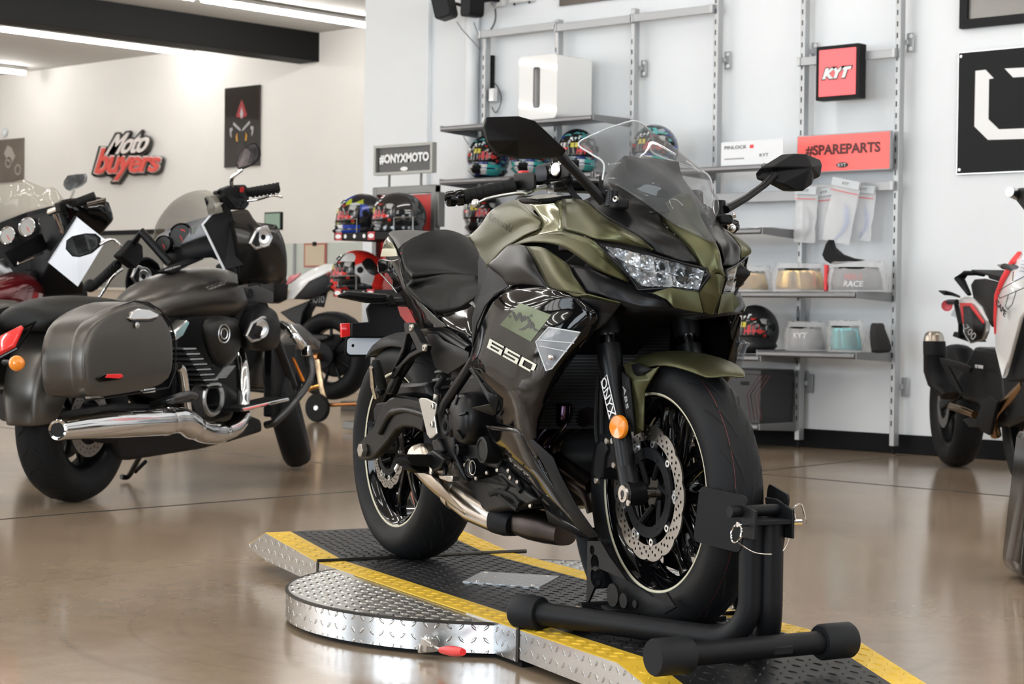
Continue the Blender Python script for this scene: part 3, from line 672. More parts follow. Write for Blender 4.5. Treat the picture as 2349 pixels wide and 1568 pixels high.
textquad('fender_lettering','ABS',poly(Z2,[(1212,722,.119),(1238,880,.119),(1222,885,.119),(1196,725,.119)]),mat('grey_print',(.35,.36,.37),.4),bike,thick=.001,nrm=(0,-1,0))
V=poly(Z2,[(1255,570,.094),(1310,562,.090),(1390,605,.088),(1300,655,.094),(1270,640,.097)]); facet('fender_vent',V,[(0,1,2,3,4)],BLACKP,solid=.003,bevel=0)
# ---- upper cowl
def fac(name,f,pts,Fc,m,**k): return facet(name,poly(f,pts),Fc,m,**k)
# green cowl flank below the screen
surf('cowl_flank',G([
 [(755,590,.150),(885,597,.150),(1010,690,.150),(1130,765,.140),(1230,822,.125),(1300,892,.110)],
 [(753,680,.180),(880,700,.178),(1000,750,.175),(1120,800,.160),(1225,850,.140),(1300,893,.112)],
 [(755,772,.195),(865,800,.195),(960,828,.193),(1090,850,.165),(1200,875,.140),(1300,896,.112)]],Z1),GREEN,sub=2)
# dark matte centre cowl from the screen base to the lamp edge
surf('centre_cowl',G([
 [(885,597,.150),(975,565,.140),(1120,590,.110),(1230,610,.085),(1325,665,.062)],
 [(1010,690,.150),(1090,700,.135),(1190,700,.110),(1300,735,.080),(1375,755,.055)],
 [(1230,822,.125),(1290,820,.110),(1370,830,.085),(1440,835,.065),(1490,862,.045)],
 [(1300,893,.110),(1380,915,.092),(1450,935,.070),(1520,945,.050),(1555,945,.036)],
 [(1305,905,.108),(1400,940,.085),(1480,962,.062),(1535,972,.045),(1572,978,.030)]],Z1),GRAPH,sub=2)
# nose: green strip and the tongue in front of the screen
V=[(1325,665,.062),(1445,560,.040),(1540,575,0.0),(1352,725,.058),(1400,770,.052),(1500,868,.042),(1560,945,.034),(1575,978,.028),(1640,1045,.021),(1750,1020,-.021),(1690,700,-.04)]
nose=[[Z1(1320,668,.052),Z1(1432,566,.024)],[Z1(1352,725,.050),Z1(1480,700,.024)],[Z1(1500,868,.040),Z1(1600,830,.014)],[Z1(1570,975,.030),Z1(1655,920,.010)],[Z1(1640,1045,.021),Z1(1690,1035,.0)]]
rows=[]
for a,b_ in nose:
    ym=b_; c=(b_[0],0,b_[2]); rows.append([a,np.array((b_[0],min(b_[1],-.006),b_[2])),np.array((b_[0]+.004,0,b_[2]+.002)),mir(np.array((b_[0],min(b_[1],-.006),b_[2]))),mir(a)])
mb=MB(); mb.grid(dense(rows,4)); me=mb.mesh('nose_panel')
if sum(p.normal.z+p.normal.x for p in me.polygons)<0: me.flip_normals()
finish('nose_panel',me,GREEN,bike,solid=.004,soff=-1,smooth=28)
# nose chin between and below the lamps
fac('nose_chin',Z1,[(1640,1048,.021),(1690,1035,0),(1700,1160,0),(1572,1143,.029),(1690,1180,0),(1590,1265,.020),(1650,1285,0),(1600,1272,.018)],
    [(0,1,2,3),(3,2,4),(3,4,6,5)],GREEN,bevel=.002)
fac('lamp_cheek',Z1,[(1290,1150,.105),(1400,1118,.080),(1485,1135,.055),(1572,1146,.030),(1600,1275,.020),(1500,1258,.045),(1425,1240,.075),(1380,1190,.092)],[(0,1,6,7),(1,2,5,6),(2,3,4,5)],GREEN,bevel=.003)
# headlamp: housing, lens, reflectors
lp=[(965,853,.193),(1120,882,.155),(1300,925,.110),(1480,975,.062),(1622,1010,.024),(1640,1050,.021),(1572,1142,.029),(1400,1122,.075),(1215,1133,.120),(1165,1060,.138),(1070,965,.165)]
def lampface(off): return [Z1(x,y,w_)+np.array((-off,off*.5,0)) for x,y,w_ in lp]
FL=[(0,1,10),(1,2,9,10),(2,3,7,8,9),(3,4,5,6,7)]
facet('lamp_housing',lampface(.05),FL,mat('lamp_dark',(.25,.26,.28),.3,.6),solid=.004,bevel=0)
facet('lamp_lens',lampface(0),FL,LENS,solid=.003,bevel=.002)
facet('lamp_bezel',lampface(-.001),[(0,1,10)],mat('lamp_trim',(.5,.5,.52),.2,.8),solid=.002,bevel=0) if 0 else None
for k in(0,1):
    P=lampface(.0); P=[mir(p) if k else p for p in P]; MB().tube(P,.0032,8,closed=True).make('lamp_rim',CHROME if 0 else SATIN,bike)
# bright reflector cells inside the lens
rnd=random.Random(3)
for k in(0,1):
    mb=MB()
    top=[(1010,872,.180),(1120,890,.155),(1220,915,.130),(1300,935,.110),(1390,955,.088),(1480,985,.063),(1610,1020,.028)]
    bot=[(1110,985,.155),(1170,1055,.140),(1240,1110,.118),(1330,1115,.095),(1420,1115,.075),(1500,1125,.050),(1575,1130,.031)]
    def cell(p,q_,r_,s_,dep):
        # concave faceted bowl between four corners
        P=[Z1(*x) for x in(p,q_,r_,s_)]; back=np.array((-dep,dep*.5,0)); ctr=np.mean(P,0)+back
        g=[]
        for i in range(7):
            row=[]
            for j in range(7):
                u,v=i/6,j/6; e=(P[0]*(1-u)+P[1]*u)*(1-v)+(P[3]*(1-u)+P[2]*u)*v
                b2=1-max(abs(u-.5),abs(v-.5))*2; row.append(e+back*(.15+b2**.6*.85)+np.array((0,0,rnd.uniform(-.0015,.0015))))
            g.append(row)
        if k: g=[[mir(c) for c in r] for r in g]
        mb.grid(g)
    for i in range(6): 
        tm=[tuple(lerp(np.array(top[i+j]),np.array(bot[i+j]),.5)) for j in(0,1)]
        cell(top[i],top[i+1],tm[1],tm[0],.028); cell(tm[0],tm[1],bot[i+1],bot[i],.03)
    mb.make('lamp_reflector',REFL,bike,smooth=12)
    for (x,y,w_,r) in((1180,975,.128,.016),(1345,1010,.092,.019),(1490,1050,.058,.018)):
        p=Z1(x,y,w_)+np.array((-.016,.008,0)); p=mir(p) if k else p
        if k: continue
        MB().lathe([(.0001,.012),(r*.6,.009),(r,0),(r,-.01)],p,(.8,-.5 if not k else .5,-.1),24).make('projector_lens',mat('projector_glass',(.03,.035,.04),.05,coat=1),bike)
# windscreen
scr=[[ (840,270,.135),(960,205,.095),(1075,160,.05),(1180,135,.0),(1240,142,-.06),(1275,165,-.13)],
     [ (900,320,.150),(1040,290,.105),(1180,270,.055),(1290,265,.0),(1350,275,-.06),(1385,300,-.12)],
     [ (985,388,.165),(1120,390,.115),(1260,395,.060),(1400,400,.0),(1440,420,-.055),(1470,440,-.11)],
     [ (985,490,.175),(1120,500,.125),(1260,500,.070),(1480,500,.0),(1500,540,-.05),(1520,545,-.10)],
     [ (1080,500,.170),(1200,600,.125),(1310,650,.075),(1560,620,.0),(1585,640,-.045),(1600,650,-.095)],
     [ (1220,605,.150),(1300,660,.110),(1400,720,.075),(1620,740,.0),(1640,720,-.045),(1645,690,-.09)]]
# build the screen from the right-hand half and mirror it
def scurve(a,c): return a
half=[[(840,270,.098),(960,205,.072),(1080,160,.038),(1180,137,.0)],
      [(915,332,.118),(1050,290,.085),(1190,258,.045),(1300,245,.0)],
      [(990,388,.135),(1130,382,.098),(1280,370,.052),(1410,375,.0)],
      [(985,490,.142),(1150,492,.102),(1320,490,.055),(1490,505,.0)],
      [(1075,520,.128),(1200,585,.092),(1350,625,.050),(1570,660,.0)],
      [(1215,605,.100),(1300,668,.078),(1440,768,.042),(1648,862,.0)]]
rows=[[Z1(*c) for c in r] for r in half]; rows=[[*r,*[mir(c) for c in r[-2::-1]]] for r in rows]
mb=MB(); mb.grid(rows); rows=[[p+np.array((.010,0,.004)) for p in r] for r in rows]
mb=MB(); mb.grid(dense(rows,5)); scro=finish('windscreen',mb.mesh('windscreen'),SMOKE,bike,solid=.003,smooth=60)
edge=[rows[i][0] for i in range(6)]; edge2=[rows[i][-1] for i in range(6)]
MB().tube(spl(edge[::-1][2:]+rows[0][1:-1]+edge2[:4],5),.0022,8).make('screen_edge',mat('pale_edge',(.75,.78,.8),.15,alpha=.75),scro)
# instrument cowl seen through the screen
m_=[[(1040,440,.085),(1155,320,.070),(1265,325,.0)],[(1040,520,.105),(1180,420,.070),(1370,400,0)],[(1150,600,.105),(1280,560,.07),(1480,540,0)],[(1320,665,.075),(1400,650,.045),(1560,690,0)]]
rows=[[Z1(*c)+np.array((-.02,0,-.004)) for c in r] for r in m_]; rows=[[*r,*[mir(c) for c in r[-2::-1]]] for r in rows]
mb=MB(); mb.grid(dense(rows,4,lu=True)); ins=finish('instrument_cowl',mb.mesh('instrument_cowl'),GRAPH,bike,solid=.004,smooth=40)
MB().box(np.mean([rows[0][0],rows[0][-1]],0)+[-.03,0,-.03],(.03,.16,.09)).make('instrument_panel',BLACKP,bike,bevel=.008)
# green side wing beside the lamp
surf('lamp_wing',lv=True,rows=G([
 [(752,778,.205),(862,812,.205),(965,856,.192),(1070,968,.158),(1160,1075,.130)],
 [(560,815,.200),(700,800,.210),(880,850,.205),(1010,960,.182),(1158,1082,.132)],
 [(415,882,.190),(545,850,.205),(740,870,.212),(960,1010,.19),(1152,1090,.135)]],Z1),m=GREEN)
surf('side_band',G([
 [(540,872,.206),(650,885,.214),(800,985,.196)],
 [(590,960,.212),(690,990,.220),(820,1040,.203)],
 [(640,1060,.216),(740,1080,.224),(860,1100,.206)],
 [(672,1128,.218),(780,1145,.222),(905,1165,.203)]],Z1),GREEN,sub=2)
fac('side_blade',Z1,[(672,1128,.220),(905,1163,.206),(1105,1215,.158),(1085,1222,.156),(830,1175,.212),(676,1140,.214)],[(0,1,4,5),(1,2,3,4)],GREEN,bevel=.002)
# matte dark shoulder
surf('shoulder_panel',G([
 [(410,888,.185),(435,866,.192),(480,858,.198),(540,872,.206)],
 [(360,940,.185),(430,925,.205),(520,935,.22),(592,965,.212)],
 [(315,992,.180),(400,1010,.21),(520,1010,.23),(638,1062,.216)],
 [(425,1078,.205),(430,1105,.215),(530,1100,.220),(672,1130,.218)]],Z1),GRAPH,sub=2)
fac('shoulder_lower',Z1,[(312,995,.178),(428,1078,.205),(430,1112,.213),(350,1160,.215),(290,1230,.21),(240,1340,.205),(215,1480,.20),(215,1300,.175),(250,1180,.165)],[(0,1,2,8),(2,3,4,8),(4,5,7,8),(5,6,7)],MATTEBK,bevel=.003)
# black vent and chin below the lamp
surf('lamp_vent',G([
 [(798,982,.192),(900,1000,.183),(1020,1050,.16),(1150,1093,.130),(1215,1135,.110),(1290,1148,.098)],
 [(850,1060,.198),(950,1080,.186),(1080,1120,.16),(1180,1160,.132),(1280,1180,.106),(1380,1192,.076)],
 [(890,1150,.20),(1000,1165,.183),(1105,1213,.155),(1220,1235,.125),(1330,1245,.092),(1425,1243,.060)]],Z1),SATIN,sub=2)
fac('chin_underside',Z1,[(1105,1215,.155),(1220,1237,.125),(1330,1247,.092),(1425,1243,.060),(1500,1262,.040),(1600,1276,.018),(1600,1276,0),(1400,1290,.0),(1180,1290,.08)],[(0,1,8),(1,2,7,8),(2,3,4,7),(4,5,6,7)],MATTEBK,bevel=0)
# inner gloss panel between tank and cowl
surf('inner_panel',G([
 [(560,618,.135),(660,605,.140),(752,598,.148)],
 [(610,680,.150),(690,690,.158),(753,690,.176)],
 [(638,745,.158),(700,745,.175),(755,768,.192)],
 [(588,812,.175),(670,795,.185),(755,776,.196)]],Z1),GREENG,sub=2)
# ---- big gloss side fairing
side=[[(120,500,.195),(170,330,.200),(235,160,.205),(300,85,.210),(400,35,.215),(650,28,.225),(870,88,.208)],
      [(118,520,.205),(200,400,.225),(290,270,.235),(380,170,.240),(500,120,.236),(700,100,.228),(880,100,.208)],
      [(112,580,.215),(190,560,.240),(290,450,.243),(400,330,.245),(540,260,.242),(700,200,.230),(900,120,.205)],
      [(150,640,.215),(230,660,.240),(340,600,.248),(460,520,.250),(600,420,.244),(760,310,.230),(1000,200,.188)],
      [(240,760,.210),(290,760,.232),(400,740,.250),(520,680,.246),(640,600,.240),(780,480,.224),(1000,330,.178)],
      [(310,840,.205),(350,860,.222),(440,850,.240),(540,820,.238),(620,760,.234),(700,680,.224),(800,590,.200)],
      [(285,935,.195),(360,960,.212),(450,960,.228),(520,940,.228),(580,900,.226),(640,850,.218),(680,800,.200)],
      [(330,1090,.180),(400,1100,.196),(470,1110,.210),(530,1100,.212),(570,1060,.212),(600,1000,.208),(640,900,.194)],
      [(420,1280,.160),(480,1280,.175),(530,1280,.188),(580,1250,.196),(600,1200,.200),(590,1130,.200),(560,1095,.196)]]
fairR=surf('side_fairing',G(side,Z2),GLOSS,sub=2,solid=.005)
# fairing tip by the lamp and inner lip
fac('fairing_tip',Z2,[(870,85,.206),(940,85,.200),(1185,142,.153),(1080,280,.160),(1000,335,.178),(900,120,.203)],[(0,1,5),(1,2,3,4,5)],SATIN,bevel=.003)
# lower fairing running down to the belly
low=[[(1030,440,.205),(1100,470,.225),(1180,440,.235)],
     [(1080,560,.195),(1180,560,.212),(1280,560,.222),(1420,625,.215)],]
lower=[[(1060,500,.190),(1200,520,.212),(1330,540,.222),(1415,618,.205)],
       [(1130,640,.178),(1260,650,.200),(1380,690,.208),(1480,740,.195)],
       [(1220,760,.165),(1340,790,.188),(1450,830,.195),(1540,860,.185)],
       [(1330,880,.150),(1440,920,.172),(1540,960,.180),(1630,1010,.170)],
       [(1430,980,.138),(1520,1040,.158),(1620,1090,.165),(1710,1150,.155)],
       [(1500,1090,.128),(1600,1140,.142),(1710,1200,.148),(1790,1260,.140)],
       [(1540,1150,.118),(1640,1210,.130),(1770,1280,.135),(1860,1355,.125)]]
surf('lower_fairing',G(lower,Z4),GLOSS,sub=2,solid=.005)
fac('belly_spoiler',Z4,[(1415,620,.218),(1445,615,.216),(1590,745,.205),(1640,870,.195),(1760,1100,.172),(1932,1345,.135),(1860,1352,.135),(1760,1262,.150),(1640,1040,.180),(1520,800,.205)],
    [(0,1,2,9),(2,3,8,9),(3,4,7,8),(4,5,6,7)],MATTEBK,bevel=.003)
fac('belly_edge',Z4,[(1540,1150,.120),(1860,1355,.128),(1800,1345,.09),(1560,1230,.09)],[(0,1,2,3)],MATTEBK,bevel=0)
# scoop on the fairing's rear edge
fac('side_scoop',Z2,[(105,600,.215),(125,590,.222),(240,760,.232),(320,800,.226),(300,925,.205),(280,935,.20),(130,880,.232),(255,850,.235),(175,700,.232)],[(0,1,8),(1,2,7,8),(2,3,4,7),(4,5,6,7)],BLACKP,bevel=.003)
# clear turn lens
tl=[(582,412,.258),(672,308,.250),(895,345,.216),(870,380,.216),(695,600,.240),(655,615,.243),(600,470,.256)]
fac('turn_lamp_body',Z2,[(x,y,w_-.006) for x,y,w_ in tl],[(0,1,6),(1,2,3,6),(3,4,5,6)],mat('turn_lamp_grey',(.20,.21,.22),.25,.4),bevel=0)
fac('turn_lens',Z2,[(x,y,w_+.004) for x,y,w_ in tl],[(0,1,6),(1,2,3,6),(3,4,5,6)],mat('turn_lens_clear',(.42,.44,.47),.06,alpha=.42),bevel=.003)
for x0_,y0_,x1_,y1_ in((600,398,850,420),(610,440,800,480),(655,560,700,590)): MB().tube([Z2(x0_,y0_,.262),Z2((x0_+x1_)/2,(y0_+y1_)/2,.255),Z2(x1_,y1_,.240)],.0012,5).make('lens_rib',mat('pale_rib',(.5,.52,.55),.3),bike)
MB().tube([Z2(x,y,w_+.004) for x,y,w_ in tl],.0016,6,closed=True).make('lens_edge_glint',mat('pale_edge',(.75,.78,.8),.15,alpha=.75),bike)  # pale tube brightening the lens edge, a highlight put into colour
bulb=Z2(690,520,.25); MB().ball(bulb,.007).make('turn_bulb',CHROME,bike)
# ---- decals laid on the fairing by projecting on to its surface
dg=bpy.context.evaluated_depsgraph_get()
def bvh_of(objs):
    V=[];Fc=[]; dg=bpy.context.evaluated_depsgraph_get()
    for o in objs:
        e=o.evaluated_get(dg); me=e.to_mesh(); n=len(V); V+=[v.co.copy() for v in me.vertices]; Fc+=[[n+i for i in p.vertices] for p in me.polygons]; e.to_mesh_clear()
    return BVHTree.FromPolygons(V,Fc)
def decal(name,bv,fz,loops_or_text,quad,m,off=.0012,w0=.26,parent=bike,sub_=0,frame=None,**k):
    """quad in zoom pixels TL,TR,BR,BL"""
    if isinstance(loops_or_text,str): V,Fc=text2d(loops_or_text,1,0,**k)
    else: V,Fc=shape2d(loops_or_text,0); V=np.array(V)
    lo=V.min(0); hi=V.max(0); U=(V-lo)/np.maximum(hi-lo,1e-6)
    co=frame.o if frame else BIKE.o; fr=frame or BIKE
    cl_=Vector(fr.loc(CAM)); Q=[np.array(p,float) for p in quad]; out=[]
    for u,v,_ in U:
        p=(Q[0]*(1-u)+Q[1]*u)*v+(Q[3]*(1-u)+Q[2]*u)*(1-v); T=Vector(fz(p[0],p[1],w0)); d_=(T-cl_).normalized()
        h=bv.ray_cast(cl_,d_); P=h[0] if h[0] is not None else T
        n_=h[1] if h[0] is not None else -d_
        if n_.dot(d_)>0: n_=-n_
        out.append(P+n_*off)
    mb=MB(); mb.add(out,Fc); return mb.make(name,m,parent,smooth=0)
bpy.context.view_layer.update(); bv=bvh_of([fairR[0]])
def rect(nx=10,ny=6): # gridded unit square
    return nx,ny
def patch(name,bv,fz,quad,m,off=.0008,w0=.26,nx=12,ny=8,parent=bike,frame=None):
    fr=frame or BIKE; cl_=Vector(fr.loc(CAM)); Q=[np.array(p,float) for p in quad]; rows=[]
    for i in range(ny+1):
        r=[]
        for j in range(nx+1):
            u,v=j/nx,i/ny; p=(Q[0]*(1-u)+Q[1]*u)*(1-v)+(Q[3]*(1-u)+Q[2]*u)*v; T=Vector(fz(p[0],p[1],w0)); d_=(T-cl_).normalized()
            h=bv.ray_cast(cl_,d_); P=h[0] if h[0] is not None else T; n_=h[1] if h[0] is not None else -d_
            if n_.dot(d_)>0: n_=-n_
            r.append(P+n_*off)
        rows.append(r)
    mb=MB(); mb.grid(rows); return mb.make(name,m,parent,smooth=60)
patch('green_badge_panel',bv,Z2,[(470,135),(692,222),(548,410),(330,290)],mat('badge_green',(.075,.10,.048),.3,.3))
for st_ in (((392,220),(402,242)),((408,194),(424,214),(437,246),(441,264)),((441,262),(455,226),(468,203)),((468,205),(473,235),(470,262)),((480,272),(492,240),(502,236),(500,264)),((500,262),(515,240),(526,242),(527,272)),((541,232),(554,220)),((541,250),(531,285),(506,310),(482,321),(462,324)),((562,274),(542,280),(532,300),(546,308),(563,285),(561,312)),((561,308),(576,326),(602,334))):
    P_=[p[:2] for p in spl([(x,y,0) for x,y in st_],5)]; L1=[];L2=[]
    for i,p in enumerate(P_):
        d_=np.array(P_[min(i+1,len(P_)-1)])-np.array(P_[max(i-1,0)]); d_=d_/(np.linalg.norm(d_)+1e-9); u_=i/(len(P_)-1); hw=8.5*math.sin(math.pi*(.12+.8*u_))**.7; q_=np.array((-d_[1],d_[0]))*hw; L1.append(tuple(np.array(p)+q_)); L2.append(tuple(np.array(p)-q_))
    lp_=L1+L2[::-1]; xs_=[p[0] for p in lp_]; ys_=[p[1] for p in lp_]; x0_,x1_,y0_,y1_=min(xs_),max(xs_),min(ys_),max(ys_)
    fr_=BIKE; cl0=Vector(BIKE.loc(CAM)); V_=[]
    for p in L1+L2:
        T_=Vector(Z2(p[0],p[1],.26)); d0=(T_-cl0).normalized(); h_=bv.ray_cast(cl0,d0); V_.append((h_[0] if h_[0] is not None else T_)-d0*.003)
    n0=len(L1); MB().add(V_,[(i,i+1,n0+i+1,n0+i) for i in range(n0-1)]).make('badge_brush_stroke',DARKPRINT,bike,smooth=0)
def bar_(x0,y0,x1,y1): return [(x0,y0),(x1,y0),(x1,y1),(x0,y1)]
def digits():
    t=.20; D=[]
    for i,segs in enumerate(('tlmbr','tumbr','tlRb')):
        x=i*1.10; 
        if 't' in segs: D.append(bar_(x,1-t,x+(.98 if i!=2 else .98),1))
        if 'l' in segs: D.append(bar_(x,t+.001,x+t,1-t-.001))
        if 'u' in segs: D.append(bar_(x,.5,x+t,1-t-.001))
        if 'm' in segs: D.append(bar_(x+(t+.001 if i==0 else 0),.5-t/2-(0 if i==0 else .0),x+.98,.5+t/2-(.001 if i else 0)))
        if 'r' in segs: D.append(bar_(x+.98-t,t+.001,x+.98,.5-t/2-.001))
        if 'R' in segs: D.append([(x+.98-t,t+.001),(x+.98,.28),(x+.98,1-t-.001),(x+.98-t,1-t-.001)])
        if 'b' in segs: D.append(bar_(x,0,x+(.98 if i!=2 else .80),t))
    D[6]=bar_(1.10,.5+t/2,1.10+t,1-t-.001)
    return D
decal('number_lettering',bv,Z2,digits(),[(262,388),(592,570),(564,632),(241,452)],mat('silver_print',(.62,.62,.54),.35,.3),off=.002)
# ---- fuel tank
r0=[np.array(p) for p in((.43,0,.893),(.52,0,.945),(.62,0,.985),(.74,0,.998),(.86,0,.992),(.98,0,.965))]
tr=G([[(1300,258,.035),(1416,141,.060),(1500,20,.075),(1640,-55,.085),(1800,-75,.105),(1930,-10,.125)],
 [(1310,285,.065),(1440,250,.100),(1560,150,.125),(1720,60,.145),(1870,35,.155),(1995,98,.150)],
 [(1360,350,.085),(1440,400,.108),(1560,330,.131),(1700,235,.146),(1850,155,.158),(1990,150,.158)],
 [(1407,440,.105),(1476,537,.135),(1640,365,.155),(1740,300,.165),(1829,245,.170),(1965,180,.170)]],Z3)
tl_=surf('fuel_tank_side',[r0]+tr,GREEN,smooth=60,n=5); tk=tl_[0]
MB().prism([(.60,-.07,.78),(.66,-.07,.88),(.93,-.07,.88),(.95,-.07,.80)],(0,.14,0)).make('tank_core',MATTEBK,bike,bevel=.01)
bpy.context.view_layer.update(); bvt=bvh_of([tk])
decal('tank_lettering',bvt,Z1,'Kawasaki',[(330,670),(465,750),(445,790),(300,705)],mat('tank_emboss',(.055,.053,.025),.4,.6),off=.001,w0=.12,bold=.01)
MB().lathe([(.0001,.012),(.03,.012),(.036,.004),(.036,-.01)],(.70,0,.985),(0,0,1),28).make('fuel_cap',BLACKP,bike)

fac('knee_cover',Z3,[(1407,430,.104),(1478,536,.136),(1484,600,.150),(1445,800,.155),(1398,970,.145),(1345,880,.118),(1385,700,.122),(1382,480,.112)],[(0,1,2,6,7),(2,3,5,6),(3,4,5)],MATTEBK,bevel=.004)
# ---- seat
seat=[[(668,395,.125),(790,290,.085),(940,218,.035),(1060,213,-.02),(1200,255,-.08),(1310,325,-.125)],
 [(668,440,.130),(790,350,.09),(940,300,.040),(1080,295,-.02),(1230,340,-.08),(1350,410,-.130)],
 [(690,560,.138),(800,510,.095),(930,480,.045),(1080,475,-.015),(1240,500,-.075),(1385,540,-.130)],
 [(735,625,.142),(840,600,.098),(960,590,.050),(1090,585,-.01),(1240,590,-.07),(1392,615,-.130)],
 [(765,655,.145),(870,642,.105),(990,632,.055),(1120,630,-.01),(1250,635,-.07),(1390,645,-.128)],
 [(700,735,.152),(850,735,.11),(1000,725,.058),(1150,715,-.005),(1270,705,-.065),(1380,700,-.120)],
 [(750,800,.150),(880,810,.112),(1030,800,.062),(1170,780,.005),(1280,760,-.05),(1372,740,-.105)],
 [(860,900,.138),(960,910,.108),(1080,895,.065),(1190,865,.015),(1280,830,-.04),(1362,800,-.085)],
 [(965,992,.118),(1020,995,.10),(1110,975,.068),(1200,945,.025),(1285,900,-.02),(1345,862,-.055)]]
surf('rider_seat',G(seat[:5],Z3),SEATM,mirror=False,solid=.012,smooth=50)
surf('seat_front',G(seat[4:],Z3),SEATM,mirror=False,solid=.012,smooth=50)
surf('pillion_seat',G([[(540,228,.035),(585,203,.02),(740,194,-.02),(890,203,-.04),(1050,212,-.06)],[(548,238,.05),(620,225,.045),(760,225,.02),(880,225,.0),(1000,216,-.02)],[(590,300,.085),(650,290,.09),(740,280,.07),(830,250,.05),(940,216,.03)],[(632,375,.115),(645,390,.125),(720,330,.11),(800,280,.085),(935,219,.038)]],Z3),mat('pillion_vinyl_lit',(.03,.028,.026),.5,bump=.15,bscale=600),mirror=False,sub=2,solid=.012)  # lighter than the seat vinyl, the light on it put into colour
MB().tube([Z3(x,y,w_) for x,y,w_ in((640,392,.125),(690,340,.108),(780,285,.085),(900,235,.05),(1000,213,.01),(1080,212,-.03),(1200,252,-.08),(1320,325,-.125))],.006,8).make('seat_piping',SEATM,bike)
# seat base closes the underside
MB().prism([(-.10,-.03,.80),(.10,-.06,.72),(.30,-.05,.66),(.30,.05,.66),(.10,.06,.72),(-.10,.03,.80)],(0,0,.035)).make('seat_base',BLACKP,bike)
# ---- tail
fac('tail_cowl_green',Z3,[(533,255,.050),(547,262,.056),(602,372,.092),(545,372,.070),(482,372,.040),(500,300,.035)],[(0,1,2,3),(0,3,4,5)],GREENG,bevel=.002)
fac('tail_stripe',Z3,[(482,372,.040),(545,370,.070),(602,370,.092),(622,442,.100),(545,446,.075),(463,446,.036)],[(0,1,4,5),(1,2,3,4)],GTRIM,bevel=.001)
fac('tail_side',Z3,[(455,468,.040),(570,482,.085),(640,472,.108),(660,600,.120),(700,740,.132),(830,870,.140),(965,1000,.142),(1092,1110,.150),(830,1135,.132),(740,960,.122),(640,800,.108),(580,735,.095),(575,600,.098),(450,600,.040),(436,500,.030)],
    [(0,1,12,13,14),(1,2,3,12),(3,4,11,12),(4,5,10,11),(5,6,9,10),(6,7,8,9)],GLOSS,bevel=.005)
fac('tail_inner',Z3,[(547,262,.058),(650,470,.10),(720,720,.12),(980,990,.125),(1000,1010,.12),(700,620,.09),(640,380,.08),(600,300,.06)],[(0,1,6,7),(1,2,5,6),(2,3,4,5)],SATIN,bevel=0)
fac('tail_lamp',Z3,[(436,500,.028),(452,600,.040),(575,735,.090),(620,800,.098),(560,720,.07),(440,590,.02)],[(0,1,5),(1,2,4,5),(2,3,4)],mat('smoked_lamp',(.03,.004,.004),.08,coat=1),bevel=.002)
MB().prism([(-.15,-.03,.82),(.1,-.06,.72),(.3,-.08,.64),(.3,.08,.64),(.1,.06,.72),(-.15,.03,.82)],(0,0,.05)).make('tail_underside',BLACKP,bike)
# subframe rail and side cover plates
fac('frame_cover',Z3,[(1000,1020,.130),(1120,985,.125),(1280,940,.115),(1340,900,.105),(1395,960,.110),(1390,1080,.125),(1360,1160,.135),(1340,1280,.140),(1260,1175,.145),(1100,1110,.145)],[(0,1,9),(1,2,8,9),(2,3,4,5,6,8),(6,7,8)],GLOSS,bevel=.006)
part(MB().tube([Z3(820,1120,.10),Z3(1080,1180,.105),Z3(1310,1340,.11)],.016,14),'frame_tube',SATIN)
fac('frame_plate',Z3,[(900,1180,.125),(1000,1175,.125),(1060,1240,.130),(1300,1350,.135),(1290,1440,.135),(1200,1500,.13),(1100,1560,.125),(980,1500,.122),(930,1330,.122)],[(0,1,2,8),(2,3,4,5,8),(5,6,7,8)],ENG,bevel=.005)
# rear footpeg hanger
V,Fc=None,None
hang=[[(720,1075),(760,1070),(800,1110),(880,1260),(920,1290),(905,1345),(860,1360),(780,1400),(700,1480),(640,1580),(560,1600),(600,1560),(700,1300),(730,1180)],
      [(770,1170),(830,1290),(840,1325),(760,1370),(700,1440),(650,1490),(640,1490),(720,1330),(750,1180)]]
L3=[[ (lambda p:(p[0],p[2]))(Z3(x,y,.155)) for x,y in lp_] for lp_ in hang]
V,Fc=shape2d(L3,.022); MB().add([(v[0],-.155+v[2],v[1]) for v in V],Fc).make('peg_hanger',SATIN,bike,bevel=.004)
for x,y in((745,1120),(870,1310)): MB().lathe([(.003,0),(.008,0),(.010,.004),(.010,.008)],Z3(x,y,.172),(0,-1,0)if 0 else(0,1,0),16).make('hanger_bolt',STEEL,bike)
fac('peg_arm',Z4,[(350,210,.155),(390,150,.155),(440,60,.155),(500,0,.155),(520,20,.155),(420,170,.155),(380,270,.16),(340,275,.16)],[(0,1,2,5,6,7),(2,3,4,5)],SATIN,solid=.02,bevel=.004)
pa=Z4(270,50,.20);pb=Z4(320,230,.175)
MB().tube([pa+[0,0,.012],pa,lerp(pa,pb,.5),pb],[.010,.014,.0145,.013],14,flat=1).make('rear_footpeg',RUBBER,bike)
MB().tube([Z4(235,70,.215),Z4(250,220,.19),Z4(270,300,.175)],[.006,.008,.007],10).make('peg_plate',STEEL,bike)
MB().ball(Z4(300,245,.18),(.014,.014,.014)).make('peg_pivot',SATIN,bike)
